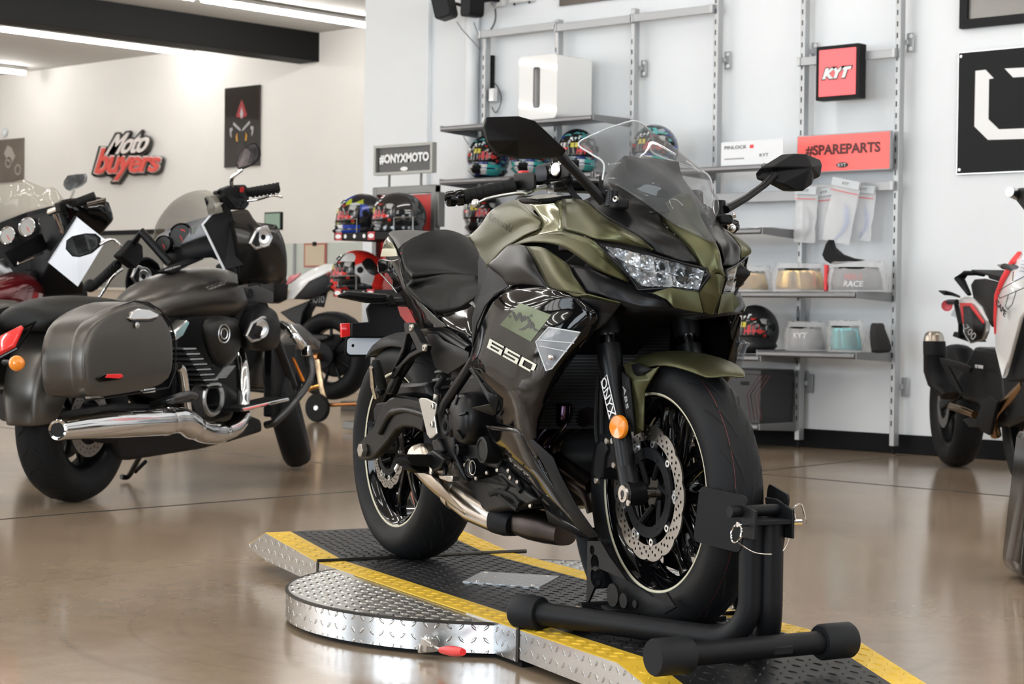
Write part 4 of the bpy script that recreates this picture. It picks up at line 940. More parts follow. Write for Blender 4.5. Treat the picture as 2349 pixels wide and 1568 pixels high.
# license plate holder
HX=-.235
def T3(x,y,xx=HX): p=BIKE.X(760+x/4.126,480+y/4.126,xx); return p
h0=[T3(x,y) for x,y in((320,940),(360,885),(490,880),(600,860),(640,1000),(700,1075),(705,1200),(640,1215),(180,1200),(180,1075),(345,1065))]
MB().prism(h0,(.012,0,0)).make('plate_hanger',BLACKP,bike,bevel=.003)
pq=[T3(x,y,HX-.012) for x,y in((155,1215),(670,1215),(670,1375),(150,1372))]
o_=pq[3]; ux=pq[2]-pq[3]; uy=pq[0]-pq[3]; lx,ly=np.linalg.norm(ux),np.linalg.norm(uy)
V,Fc=shape2d([rrect((lx/2,ly/2),lx,ly,.012),circ2((.018,.026),.005,10)],.002); MB().add(plane2(V,o_+[-.002,0,0],ux/lx,uy/ly),Fc).make('license_plate',mat('plate_back_paint',(.68,.73,.80),.35),bike,smooth=0)
V,Fc=shape2d([rrect((lx/2,ly/2-.002),lx+.01,ly+.012,.014)],.003); MB().add(plane2(V,o_+[-.006,0,0],ux/lx,uy/ly),Fc).make('plate_backing',BLACKP,bike,smooth=0)
rf=[T3(x,y,HX-.01) for x,y in((92,1082),(178,1075),(180,1200),(98,1212))]; MB().prism(rf,(-.012,0,0)).make('rear_reflector',REDL,bike,bevel=.002)
# rear turn signals
for sg in(1,-1):
    a=T3(62,822,-.20);b_=T3(150,810,-.20);c=T3(330,835,-.20);d_=T3(520,840,-.20)
    P=[a,b_,c,d_]
    if sg<0: P=[np.array((p[0],-p[1],p[2]-.01)) for p in P]
    MB().tube(P,[.004,.014,.018,.014],8,flat=.9).make('turn_signal',BLACKP,bike,smooth=20)
    MB().tube([P[3],P[3]*np.array((1,.6,1))+[.03,0,0]],.009,10).make('signal_stalk',RUBBER,bike)
# rear hugger
R_=[sec(math.radians(t),r,hw,dr) for t,r,hw,dr in((62,.335,.07,.02),(75,.338,.085,.035),(95,.34,.088,.05),(115,.342,.085,.045),(130,.34,.07,.02))]
R_=[[p-np.array((1.41,0,FZc))+np.array((0,0,RZc)) for p in r] for r in R_]
mb=MB(); mb.grid(R_); finish('rear_hugger',mb.mesh('rear_hugger'),BLACKP,bike,sub=1,solid=.004)
# ---- swingarm
sw=[(195,700),(200,650),(250,590),(300,540),(360,420),(400,340),(440,300),(500,285),(580,300),(660,320),(700,420),(690,560),(620,520),(540,515),(480,545),(430,620),(370,690),(320,745),(260,770),(205,760)]
P=[Z4(x,y,.118) for x,y in sw]
MB().prism(P,(0,-.028,0)).make('swingarm',SATIN,bike,bevel=.006); MB().prism([np.array((p[0],-p[1]-.02,p[2])) for p in P],(0,.028,0)).make('swingarm',SATIN,bike,bevel=.006)
MB().tube(spl([Z4(300,560,.15),Z4(370,430,.15),Z4(420,400,.15),Z4(500,390,.15),Z4(650,430,.15)],5),.009,10).make('swingarm_rib',SATIN,bike)
MB().prism([Z4(x,y,.11) for x,y in((420,190),(640,180),(680,300),(560,290),(430,300),(400,290))],(0,.18,0)).make('swingarm_bridge',SATIN,bike,bevel=.012)
ax=Z4(205,685,.15)
MB().cyl((0,-.165,RZc),(0,.15,RZc),.010,12).make('rear_axle',STEEL,bike)
MB().cyl((0,-.150,RZc),(0,-.166,RZc),.020,6).make('axle_nut',STEEL,bike,bevel=.001)
MB().prism([Z4(x,y,.14) for x,y in((245,390),(270,340),(340,330),(380,370),(370,440),(300,520),(255,510))],(0,.06,0)).make('rear_caliper',BLACKP,bike,bevel=.005)
MB().cyl(Z4(225,495,.15),Z4(240,495,.13),.009,10).make('caliper_pin',BLACKP,bike)
MB().lathe([(.0001,0),(.055,0),(.07,.006),(.075,.012)],(0,.085,RZc),(0,1,0),40).make('rear_sprocket',STEEL,bike)
MB().tube([(.0,.098,RZc+.075),(.5,.098,.40+.035)],.007,8).tube([(.0,.098,RZc-.075),(.5,.098,.40-.045)],.007,8).make('drive_chain',mat('chain_gold',(.25,.2,.1),.4,.8),bike)
# shock
MB().tube([(.30,-.06,.48),(.38,-.06,.62)],.022,16).make('shock_body',SATIN,bike)
MB().tube([(.30+.08*t/40+.026*math.cos(t*.9),-.06+.026*math.sin(t*.9),.48+.13*t/40) for t in range(41)],.005,8).make('shock_spring',mat('spring_black',(.02,.02,.02),.3),bike)
# ---- engine block and frame
MB().prism([(.52,-.13,.30),(.50,-.13,.46),(.60,-.13,.55),(.78,-.13,.56),(.92,-.13,.52),(.98,-.13,.36),(.95,-.13,.24),(.70,-.13,.20),(.56,-.13,.22)],(0,.26,0)).make('crankcase',ENG,bike,bevel=.015)
MB().prism([(.74,-.15,.48),(.70,-.15,.72),(.92,-.15,.78),(1.0,-.15,.50)],(0,.30,0)).make('cylinder_block',ENG,bike,bevel=.01)
MB().prism([(.45,-.10,.52),(.42,-.08,.64),(.72,-.10,.76),(.72,-.10,.55)],(0,.20,0)).make('air_box',MATTEBK,bike,bevel=.01)
cc=Z4(938,455,.185); cv=MB().lathe([(.0001,.030),(.028,.029),(.050,.022),(.061,.010),(.066,-.01),(.067,-.05)],cc,(0,-1,0),40).make('clutch_cover',SATIN,bike,smooth=50)
for k in range(5):
    a=2*math.pi*k/5+.3; e=np.array((math.cos(a),0,math.sin(a))); MB().tube([cc+e*.034+[0,-.030,0],cc+e*.058+[0,-.022,0]],[.004,.006],8,flat=.6).make('cover_rib',ENG,cv)
for x,y,r,w_,m in((1095,690,.032,.175,ENG),(995,825,.023,.165,ENG),(905,690,.014,.165,SATIN)):
    c=Z4(x,y,w_); q_=MB().lathe([(.0001,.010),(r*.75,.010),(r*.8,.013),(r,.012),(r*1.05,0),(r*1.08,-.04)],c,(0,-1,0),28).make('case_cap',m,bike)
c=Z4(993,825,.178); MB().lathe([(.016,0),(.0185,.001)],c,(0,-1,0),28).make('cap_ring',STEEL,bike,solid=.001)
MB().prism([Z4(x,y,.150) for x,y in((860,650),(880,740),(940,790),(1180,830),(1220,700),(1120,600),(1000,560),(900,600))],(0,.03,0)).make('side_case',ENG,bike,bevel=.006)
MB().prism([Z4(x,y,.140) for x,y in((930,760),(1000,900),(1120,880),(1210,850),(1330,960),(1470,1060),(1400,1100),(1180,1010),(1050,930))],(0,.05,0)).make('lower_case',ENG,bike,bevel=.006)
for x,y in((935,803),(1100,862),(1178,842),(1018,902),(1275,898),(1328,930),(870,665),(1260,845),(1425,1110)): MB().lathe([(.0001,.003),(.0038,.003),(.0055,.001),(.0055,-.004)],Z4(x,y,.168),(0,-1,0),10).make('case_bolt',STEEL,bike)
for pts,r in (([(1210,900),(1260,960),(1200,1020),(1250,1080),(1330,1140)],.006),([(1130,1020),(1200,1000),(1300,1040),(1350,1100)],.007),([(1220,830),(1300,900),(1360,1000)],.008)):
    part(MB().tube(spl([Z4(x,y,.14) for x,y in pts],5),r,8),'hose',RUBBER)
# frame members around the pivot
fac('pivot_plate',Z4,[(745,330,.172),(790,420,.178),(850,540,.178),(850,700,.176),(860,740,.172),(945,925,.165),(900,945,.165),(830,800,.170),(790,690,.172),(750,560,.172),(720,400,.170)],[(0,1,9,10),(1,2,8,9),(2,3,8),(3,4,7,8),(4,5,6,7)],SATIN,solid=.02,bevel=.005)
part(MB().tube([Z4(775,400,.175),Z4(800,330,.175),Z4(960,90,.19),Z4(1040,-40,.19)],.0135,14),'frame_tube',SATIN)
MB().lathe([(.012,.006),(.020,.008),(.023,.006),(.023,0)],Z4(805,515,.180),(0,-1,0),28).make('pivot_cap',MATTEBK,bike)
MB().lathe([(.003,0),(.009,.001),(.009,-.006)],Z4(855,803,.172),(0,-1,0),14).make('frame_bolt',STEEL,bike)
hg=[[(588,312),(600,300),(640,302),(705,335),(720,345),(715,400),(705,440),(725,570),(690,600),(670,605),(650,575)]]
V=poly(Z4,[(x,y,.195) for x,y in hg[0]]); MB().prism(V,(0,.006,0)).make('heel_guard',mat('silver_guard',(.50,.49,.46),.35,.9),bike,bevel=.002)
for x,y in((698,362),(692,500)): MB().lathe([(.003,.004),(.008,.003),(.008,0)],Z4(x,y,.197),(0,-1,0),14).make('guard_bolt',STEEL,bike)
MB().prism([Z4(x,y,.185) for x,y in((680,620),(730,600),(770,690),(760,720),(700,700))],(0,.03,0)).make('peg_bracket',SATIN,bike,bevel=.005)
# rider footpeg
pi=Z4(660,755,.205);po=Z4(425,745,.285)
V=[Z4(x,y,w_) for x,y,w_ in((412,735,.29),(440,722,.29),(620,722,.21),(660,760,.205),(655,800,.205),(600,815,.215),(450,790,.28),(415,765,.29))]
MB().prism(V,(.025,.02,0)).make('rider_footpeg',RUBBER,bike,bevel=.004)
MB().prism([Z4(x,y,w_-.01) for x,y,w_ in((412,765,.29),(600,815,.215),(612,865,.215),(520,860,.25),(470,830,.27))],(.02,.02,0)).make('peg_base',SATIN,bike,bevel=.003)
MB().tube([Z4(440,800,.27),Z4(418,838,.275)],.006,8).make('peg_feeler',STEEL,bike)
MB().prism([Z4(x,y,.20) for x,y in((640,720),(690,690),(780,760),(740,830),(700,850),(640,800))],(0,.025,0)).make('peg_mount',SATIN,bike,bevel=.004)
part(MB().tube([Z4(800,750,.17),Z4(790,830,.185),Z4(785,885,.20)],.006,8),'brake_pedal_arm',SATIN)
MB().prism([Z4(x,y,.205) for x,y in((735,880),(840,885),(838,930),(810,930),(745,905))],(0,.02,0)).make('brake_pedal',STEEL,bike,bevel=.002)
MB().tube([Z4(735,310,.165),Z4(725,230,.16),Z4(780,140,.15)],.009,10).make('brake_reservoir_hose',RUBBER,bike); MB().cyl(Z4(722,330,.17),Z4(730,270,.17),.010,12).make('banjo_fitting',STEEL,bike)
# ---- exhaust
mz=[(Z4(560,700,.165),.050),(Z4(640,800,.158),.055),(Z4(760,900,.150),.058),(Z4(890,1010,.135),.056)]
def sq(c,r,d_,n=20,fl_=.82):
    d_=d_/np.linalg.norm(d_); u=np.cross(d_,(0,0,1)); u/=np.linalg.norm(u); v=np.cross(u,d_)
    return [c+r*(abs(math.cos(a))**.75*math.copysign(1,math.cos(a))*u+fl_*abs(math.sin(a))**.75*math.copysign(1,math.sin(a))*v) for a in np.linspace(0,2*math.pi,n+1)[:-1]]
def loftp(L_,cap=True,**k):
    P=[p for p,_ in L_]; R=[]
    for i,(p,r) in enumerate(L_):
        d_=P[min(i+1,len(P)-1)]-P[max(i-1,0)]; R.append(sq(p,r,d_,**k))
    return MB().loft(R,cap)
mu=loftp([(Z4(600,720,.15),.040),(Z4(660,790,.145),.046),(Z4(760,880,.135),.050),(Z4(890,990,.12),.051)]).make('muffler',EXH,bike,smooth=50)
loftp([(Z4(885,990,.12),.0535),(Z4(905,1008,.118),.0545),(Z4(925,1026,.116),.0535)]).make('muffler_band',STEEL,mu,smooth=30)
loftp([(Z4(915,1015,.117),.052),(Z4(1050,1110,.10),.055),(Z4(1225,1212,.080),.045)]).make('muffler_body',EXH,mu,smooth=50)
loftp([(Z4(1215,1205,.081),.0465),(Z4(1280,1232,.076),.043),(Z4(1325,1252,.072),.034)]).make('muffler_cap',MATTEBK,mu,smooth=50)
surf('heat_shield',G([[(520,690,.185),(600,640,.17),(660,660,.16)],[(560,860,.20),(620,820,.195),(700,830,.185)],[(640,950,.20),(700,900,.198),(760,930,.185)],[(780,1060,.185),(820,1030,.185),(850,1060,.175)],[(935,1175,.165),(950,1165,.165),(955,1172,.160)]],Z4),EXH,mirror=False,sub=2,solid=.003)
bpv=[(Z4(1330,1230,.06),.035),(Z4(1450,1250,.05),.045),(Z4(1580,1280,.03),.045),(Z4(1690,1320,.02),.035)]
loftp(bpv).make('collector_box',HEAT,bike,smooth=50)
# header pipes in front of the engine
for px_ in ([(780,850,.10),(760,960,.10),(650,1100,.10),(640,1150,.10)],):
    part(MB().tube(spl([Z2(*p) for p in px_],6),.019,14),'header_pipe',mat('blued_steel',(.13,.09,.16),.22,1),smooth=60)
part(MB().tube(spl([Z2(960,930,.04),Z2(820,1000,.05),Z2(720,1100,.06),Z2(720,1230,.06),Z2(830,1320,.05),Z2(980,1420,.03)],6),.021,14),'header_pipe',HEAT,smooth=60)
part(MB().tube(spl([Z2(720,1180,.04),Z2(800,1340,.03),Z2(960,1480,.02),Z2(1010,1600,.01)],6),.024,14),'header_pipe',HEAT,smooth=60)
# radiator
RM=mat('radiator_black',(.02,.021,.023),.5,.3)
rad=MB().prism([(1.075,-.19,.70),(1.075,-.19,.435),(1.075,.19,.435),(1.075,.19,.70)],(-.03,0,0)).make('radiator',RM,bike)
fn=MB()
for i in range(34): fn.box((1.077,0,.44+i*.0076),(.004,.37,.0025))
fn.make('radiator_fins',mat('fin_grey',(.05,.052,.055),.4,.5),rad,smooth=0)
MB().box((1.10,0,.71),(.02,.10,.03)).make('radiator_bracket',BLACKP,bike,bevel=.003)
# bottom of bike: steering head, triple clamp, lamp bracket
MB().box((1.13,0,.86),(.10,.24,.03)).make('lower_clamp',SATIN,bike,bevel=.006); MB().box((1.07,0,1.00),(.10,.25,.025)).make('top_clamp',SATIN,bike,bevel=.006)
MB().cyl((1.15,0,.82),(1.07,0,1.0),.03,16).make('steering_head',SATIN,bike)
MB().prism([(1.00,-.10,.56),(1.0,-.10,.80),(1.25,-.12,.88),(1.42,-.10,.86),(1.48,-.04,.80),(1.42,-.08,.72),(1.2,-.1,.68)],(0,.20,0)).make('cowl_stay',BLACKP,bike,bevel=.01)
# ---- handlebars
def bar(sg):
    f=lambda x,y,w_: (Zb(x,y,w_) if sg>0 else mir(Zb(x,y,w_)))
    a=f(40,1010,.385);b_=f(230,985,.350); c=f(860,840,.235); d_=f(1100,790,.19)
    g=MB().tube([b_,lerp(b_,c,.02),lerp(b_,c,.9),lerp(b_,c,.95),c],[.017,.0165,.0165,.019,.021],20).make('grip',RUBBER,bike,smooth=40)
    for k in range(6):
        p=lerp(b_,c,.12+k*.13); q_=lerp(b_,c,.125+k*.13); MB().cyl(p,q_,.0173,18).make('grip_ring',BLACKP,g)
    MB().tube([f(22,1010,.390),f(40,1008,.387),f(110,1000,.372),f(125,998,.370),f(140,996,.368),f(160,993,.364),f(228,987,.352)],[.012,.0175,.0185,.0155,.0155,.0185,.0185],20).make('bar_end',GLOSS,bike,smooth=30)
    MB().cyl(c,np.array((d_[0]-.04,d_[1]*.7,d_[2]+.0)),.011,14).make('handlebar',SATIN,bike)
    sb=MB().prism([f(x,y,.225) for x,y in((850,700),(875,685),(1080,670),(1112,690),(1118,860),(1090,885),(880,890),(855,860))],np.array((-.028,.02*sg,0))).make('switch_box',BLACKP,bike,bevel=.006)
    lv=MB().tube(spl([f(430,1045,.335),f(520,1005,.320),f(700,965,.285),(f(900,935,.245)),f(1000,930,.225),f(1100,885,.20),f(1250,850,.17)],5),[.005]*4+[.0065]*12+[.009]*6+[.012]*6+[.010]*3,14,flat=.6).make('brake_lever' if sg>0 else 'clutch_lever',ALU,bike,smooth=60)
    MB().ball(f(382,1062,.343),.0105).make('lever_ball',ALU,lv)
    MB().prism([f(x,y,.165) for x,y in((1265,860),(1350,810),(1360,930),(1335,935),(1325,905),(1270,905))],(-.02,0,0)).make('lever_mount',ALU,bike,bevel=.003)
    if sg>0:
        MB().box(f(955,684,.222)+[-.01,.01,0],(.02,.02,.012)).make('kill_switch',RED,sb,bevel=.002)
        rs=MB().prism([f(x,y,.170) for x,y in((1118,610),(1150,580),(1260,560),(1390,540),(1520,570),(1560,650),(1540,740),(1450,760),(1290,780),(1170,800),(1135,780))],np.array((-.035,.025,0))).make('fluid_reservoir',BLACKP,bike,bevel=.006)
        MB().lathe([(.0001,.004),(.014,.005),(.0165,.003),(.0165,-.004)],f(1385,640,.172),(.25,-1,.1),24).make('reservoir_cap',ALU,rs)
        MB().lathe([(.017,.004),(.022,.003),(.022,-.004)],f(1385,640,.172),(.25,-1,.1),24).make('cap_ring',GLOSS,rs)
        MB().prism([f(x,y,.176) for x,y in((1130,600),(1245,585),(1275,700),(1260,770),(1165,795),(1135,770))],(-.004,0,0)).make('reservoir_window',mat('window_grey',(.07,.085,.11),.15),rs,bevel=.003)
    MB().prism([f(x,y,.20) for x,y in((900,1000),(960,985),(1180,1010),(1170,1060),(960,1060),(920,1040))],(-.03,.03*sg,0)).make('throttle_housing',BLACKP,bike,bevel=.005)
    MB().tube(spl([f(1170,1040,.19),f(1300,1030,.16),f(1440,1010,.13),f(1560,1000,.10)],5),.007,8).make('throttle_cable',RUBBER,bike)
    MB().tube(spl([f(1520,745,.15),f(1540,850,.14),f(1600,950,.13),f(1680,1030,.12)],5),.007,10).make('brake_hose',RUBBER,bike)
    MB().ball(f(1515,755,.155),.014).make('hose_boot',BLACKP,bike)
Zb=Zf(1020,270,5.4075)
bar(1);bar(-1)
# ---- mirrors (each read on its own: the bike leans slightly)
def mirror_r(P,dep,stem,foot,rad):
    n=len(P); c=np.mean(P,0); rows=[P,[lerp(p,c,.06)+dep*.35 for p in P],[lerp(p,c,.35)+dep for p in P]]
    mb=MB(); mb.loft([ [lerp(p,c,.04)-dep*.05 for p in P]]+rows); hd=mb.make('mirror_head',BLACKP,bike,bevel=.002,smooth=25)
    MB().tube(stem,rad,14,flat=.75).make('mirror_stem',BLACKP,bike,smooth=50)
    MB().tube([foot,foot+[0.012,-.0,-.012]],[.016,.019],16).make('mirror_base',BLACKP,bike)
near=[B(x,y,w_) for x,y,w_ in((1110,290,.43),(1115,268,.43),(1190,266,.38),(1228,277,.35),(1300,345,.27),(1285,362,.27),(1190,360,.33),(1140,352,.39),(1120,325,.42))]
rid=[B(1190,322,.36)+np.array((.05,-.02,.005)),B(1228,290,.33)]
mb=MB(); n=len(near); c1=B(1188,320,.36)
back=[p+np.array((-.035,.012,0)) for p in near]
ctr=B(1187,321,.37); 
mb.add(near+back+[ctr+np.array((.0,-.0,0))],[(i,(i+1)%n,n+(i+1)%n,n+i) for i in range(n)]+[tuple(range(n,2*n))]+[(i,(i+1)%n,2*n) for i in range(n)])
hd=mb.make('mirror_head',BLACKP,bike,bevel=.003,smooth=20)
far=[BIKE.L(x,y,w_) for x,y,w_ in((1762,395,.29),(1775,382,.29),(1822,352,.34),(1850,353,.37),(1882,366,.42),(1887,378,.42),(1882,405,.42),(1868,412,.41),(1862,424,.39),(1842,438,.36),(1824,437,.34),(1793,420,.31),(1765,411,.29))]
mb=MB(); n=len(far); back=[p+np.array((-.035,-.012,0)) for p in far]; ctr=BIKE.L(1850,385,.37)+np.array((.02,0,0))
mb.add(far+back+[ctr],[(i,(i+1)%n,n+(i+1)%n,n+i) for i in range(n)]+[tuple(range(n,2*n))]+[(i,(i+1)%n,2*n) for i in range(n)])
mb.make('mirror_head',BLACKP,bike,bevel=.003,smooth=20)
for P in(near,far):
    c=np.mean(P,0); MB().prism([lerp(p,c,.16)+np.array((-.036,.012 if c[1]<0 else -.012,0)) for p in P],(-.002,0,0)).make('mirror_glass',CHROME,bike,smooth=0)
MB().tube([B(1282,352,.27),B(1300,372,.255),B(1340,415,.20),B(1385,462,.155)],[.012,.011,.0105,.013],14).make('mirror_stem',SATIN,bike,smooth=60)
MB().tube([BIKE.L(1775,400,.30),BIKE.L(1752,425,.27),BIKE.L(1710,455,.21),BIKE.L(1665,480,.15)],[.013,.010,.0105,.012],14,flat=.8).make('mirror_stem',SATIN,bike,smooth=60)
for sg,(a,b2) in((1,((1403,453),(1425,462))),(-1,((1650,475),(1664,497)))):
    f=(lambda x,y,w_:B(x,y,w_)) if sg>0 else (lambda x,y,w_:BIKE.L(x,y,w_))
    p=f(*a,.145); q_=f(*b2,.138); MB().tube([p+[0,0,.016],p+[0,0,-.02]],[.014,.016],18).make('mirror_base',SATIN,bike,bevel=.002)
    MB().box(q_+[-.01,0,-.006],(.035,.035,.022)).make('mirror_foot',BLACKP,bike,bevel=.006); MB().lathe([(.003,.004),(.0065,.003),(.0065,-.003)],q_+np.array([.008,-.018*sg,.004]),(.5,-sg,.3),14).make('mirror_bolt',STEEL,bike)
# ================================================================ grey touring cruiser on the left
A=math.radians
LEAN=0.
R0=fl(168,1150); F0=fl(690,1068); CA=math.atan2(F0[1]-R0[1],F0[0]-R0[0]); WB=float(np.linalg.norm(F0-R0))
CR=Frame(R0,CA)
cru=thing('touring_motorcycle','matte grey touring cruiser with hard saddlebags and a long chrome exhaust','motorcycle',R0,CA)
def C(px,py,w_): return CR.L(px,py,-w_)
def Cf(ox,oy,s): return lambda x,y,w_: C(ox+x/s,oy+y/s,w_)
CA_=Cf(0,380,3.091);CB=Cf(0,780,3.091);CG=Cf(200,280,5.593)
GREY=mat('matte_grey_metallic',(.10,.093,.084),.34,.8,noise=.04,nscale=3)
SMK=mat('tinted_screen',(.36,.33,.27),.06,spec=.3,alpha=.45)
VR,FRr=.325,.318
# rear wheel
def cruiser_wheel(name,parent,c,R,wd,rr,ang=0,lean=0,disc=True,m_tyre=TYRE):
    t=thing(name,None,None,c); t.parent=parent; t.rotation_euler=(lean,0,ang)
    h=wd/2; half=[(rr-.004,h*.72),(rr+.01,h*.86),(lerp(rr,R,.35),h*.99),(lerp(rr,R,.6),h),(lerp(rr,R,.82),h*.84),(lerp(rr,R,.94),h*.55),(R,0)]
    ty=MB().lathe(half+[(a,-b) for a,b in half[-2::-1]],(0,0,0),(0,1,0),72).make('tyre',m_tyre,t,smooth=80)
    gv=MB()
    for k in range(22):
        a0=2*math.pi*k/22
        for s in(-1,1):
            pts=[np.array(((R*1.002-.35*(R-rr)*u*u*u)*math.cos(a0+.22*u),s*h*(.12+.8*u),(R*1.002-.35*(R-rr)*u*u*u)*math.sin(a0+.22*u))) for u in np.linspace(0,1,6)]
            gv.grid([[p*1.001-np.array((0,0,0))+q_ for p in pts] for q_ in(np.array((-.003*math.sin(a0),0,.003*math.cos(a0))),np.array((.003*math.sin(a0),0,-.003*math.cos(a0))))])
    gv.make('tread_grooves',MATS['groove_black'],ty,smooth=0)
    r_=MB().lathe([(rr,-h*.74),(rr-.02,-h*.6),(rr-.028,0),(rr-.02,h*.6),(rr,h*.74),(rr-.01,h*.5),(rr-.012,0),(rr-.01,-h*.5)],(0,0,0),(0,1,0),60,closed=True).make('rim',SATIN,t,smooth=50)
    for k in range(9):
        a=2*math.pi*k/9; e=np.array((math.cos(a),0,math.sin(a))); e2=np.array((math.cos(a+.12),0,math.sin(a+.12)))
        MB().tube([e*.03,e2*(rr-.02)],[.018,.012],8,flat=.8).make('spoke',SATIN,r_)
    MB().lathe([(.01,-h*.8),(.045,-h*.8),(.05,-.02),(.05,.02),(.045,h*.8),(.01,h*.8)],(0,0,0),(0,1,0),24,closed=True).make('hub',SATIN,t)
    if disc:
        hl=[circ2((.125*math.cos(a+b_*.06),(.112+.016*b_)*0+.125*math.sin(a+b_*.06)),.004,6) for a in np.linspace(0,2*math.pi,25)[:-1] for b_ in(0,)]+[circ2((.108*math.cos(a+.1),.108*math.sin(a+.1)),.004,6) for a in np.linspace(0,2*math.pi,25)[:-1]]
        V,Fc=shape2d([circ2((0,0),.142,48),circ2((0,0),.092,40)]+hl,.005); MB().add([(v[0],-h*.8+v[2],v[1]) for v in V],Fc).make('brake_disc',DISCM,t,smooth=0)
    return t
cruiser_wheel('rear_wheel',cru,(0,0,VR),VR,.175,.205)
fwc=C(652,925,0); 
cruiser_wheel('front_wheel',cru,(fwc[0],fwc[1],.318),.318,.135,.205,A(25),A(-15),False)
# rear fender
def arcrow(x,z,r,th,hw,drop,n=9):
    e=np.array((math.cos(th),0,math.sin(th))); c=np.array((x,0,z)); out=[]
    for j in range(n):
        u=-1+2*j/(n-1); out.append(c+e*(r-drop*abs(u)**4)+np.array((0,-hw*math.copysign(abs(u)**.75,u)*-1*-1,0)))
    return out
mb=MB(); mb.grid([arcrow(.02,VR+.05,r,A(th),hw,dr) for th,r,hw,dr in((188,.40,.105,.10),(170,.42,.125,.14),(150,.43,.14,.17),(125,.42,.15,.17),(100,.40,.15,.15),(80,.38,.15,.12),(62,.36,.14,.10))]); finish('rear_fender',mb.mesh('rear_fender'),GREY,cru,sub=2,solid=.006)
def facC(name,f,pts,Fc,m,**k): return facet(name,poly(f,pts),Fc,m,parent=cru,mirror=k.pop('mirror',False),**k)
def prC(name,f,pts,w_,dep,m,bevel=.01,parent=None): return MB().prism([f(x,y,w_) for x,y in pts],(0,dep,0)).make(name,m,parent or cru,bevel=bevel,smooth=40)
# side cowl between fender and bag
# saddlebag: body and lid as rounded shells
def shell(name,outl,w0,w1,m,parent,bul=.03,n=5,f=CA_):
    P=[f(x,y,w1) for x,y in outl]; c=np.mean(P,0); rings=[]
    for u,s in((0,.93),(.0,.985),(.12,1.0),(.75,1.0),(.9,.985),(.97,.95),(1.0,.88)):
        rings.append([np.array((lerp(c[0],p[0],s),-lerp(w0,w1,u)*1.0,lerp(c[2],p[2],s))) for p in P])
    rings.append([np.array((lerp(c[0],p[0],.55),-(w1+bul*.35),lerp(c[2],p[2],.55))) for p in P])
    return MB().loft(rings).make(name,m,parent,smooth=60,sub=1)
bag=[(588,1500),(576,1400),(588,1270),(625,1150),(700,1070),(820,1005),(950,958),(1050,968),(1140,1025),(1205,1105),(1238,1210),(1246,1330),(1240,1460),(1195,1572),(900,1622),(720,1650),(600,1660)]
bg=shell('saddlebag',bag,.215,.40,GREY,cru)
lid=shell('bag_lid',[(lerp(900,x,.955)+14,lerp(1300,y,.965)) for x,y in bag],.36,.435,GREY,bg)
MB().tube([C(x/3.091,380+y/3.091,.402) for x,y in bag],.0035,6,closed=True).make('bag_seam',SATIN,bg)
prC('bag_latch',CA_,[(918,1080),(940,1035),(985,1012),(1060,1018),(1130,1050),(1120,1075),(1060,1090),(930,1090)],.452,.03,CHROME,.004,bg)
prC('latch_recess',CA_,[(915,1085),(1130,1075),(1080,1105),(940,1108)],.448,.02,GLOSS,.003,bg)
MB().lathe([(.0001,.006),(.010,.005),(.013,0)],C(314.6,745.5,.45),(0,-1,0),16).make('bag_lock',ALU,bg)
prC('bag_reflector',CB,[(690,270),(745,240),(860,236),(882,255),(850,280),(720,298)],.446,.01,GLOSS,.002,bg); prC('reflector_lens',CB,[(750,265),(765,240),(860,236),(880,255),(850,272)],.449,.006,REDL,.002,bg)
for x,y in((678,395),(1068,355)): prC('bag_hinge',CB,[(x-42,y-14),(x+38,y-20),(x+36,y+14),(x-42,y+20)],.40,.02,CHROME,.003,bg)
mb=MB(); P=[np.array((p[0],-p[1],p[2])) for p in [C(x/3.091,380+y/3.091,.40) for x,y in bag]]; mb.prism(P,(0,-.22,0)); mb.make('saddlebag',GREY,cru,bevel=.03)
# tail lamp, indicator, plate
facC('tail_lamp',CA_,[(-40,1370,.02),(10,1230,.06),(175,1148,.14),(110,1290,.15),(0,1350,.08)],[(0,1,4),(1,2,3,4)],REDL,solid=.02,bevel=.004); MB().tube([CA_(*p) for p in((-40,1385,.02),(5,1222,.06),(250,1108,.15),(120,1298,.155),(0,1362,.09))],.005,6,closed=True).make('lamp_surround',GLOSS,cru)
c=CA_(118,1400,.25); o=MB().lathe([(.0001,.02),(.018,.018),(.027,.008),(.029,0),(.026,-.03),(.012,-.05)],c,(-1,-.35,0),24).make('turn_signal',AMBER,cru,smooth=60); MB().tube([c+[.03,0,0],c+[.05,.09,0]],.011,10).make('signal_stalk',SATIN,cru)
c=C(0,930,.06); MB().box(c+[-.02,.105,-.02],(.006,.20,.17)).make('plate_frame',MATTEBK,cru,bevel=.004)
# seat
seatc=[(.10,.15,.04),(.0,.16,0)]
rows=[]
for (x,y,w_,hh) in((150,1060,.09,.03),(165,990,.13,.06),(260,935,.15,.085),(400,915,.155,.09),(560,912,.16,.09),(720,930,.16,.08),(850,955,.13,.07),(930,985,.08,.05)):
    p=CA_(x,y,.0); rows.append([np.array((p[0],w_*math.cos(a)*1.0,p[2]-hh+hh*max(-.6,math.sin(a))**1)) if 1 else 0 for a in np.linspace(0,2*math.pi,17)[:-1]])
MB().loft(rows).make('seat',SEATM,cru,smooth=60,sub=1)
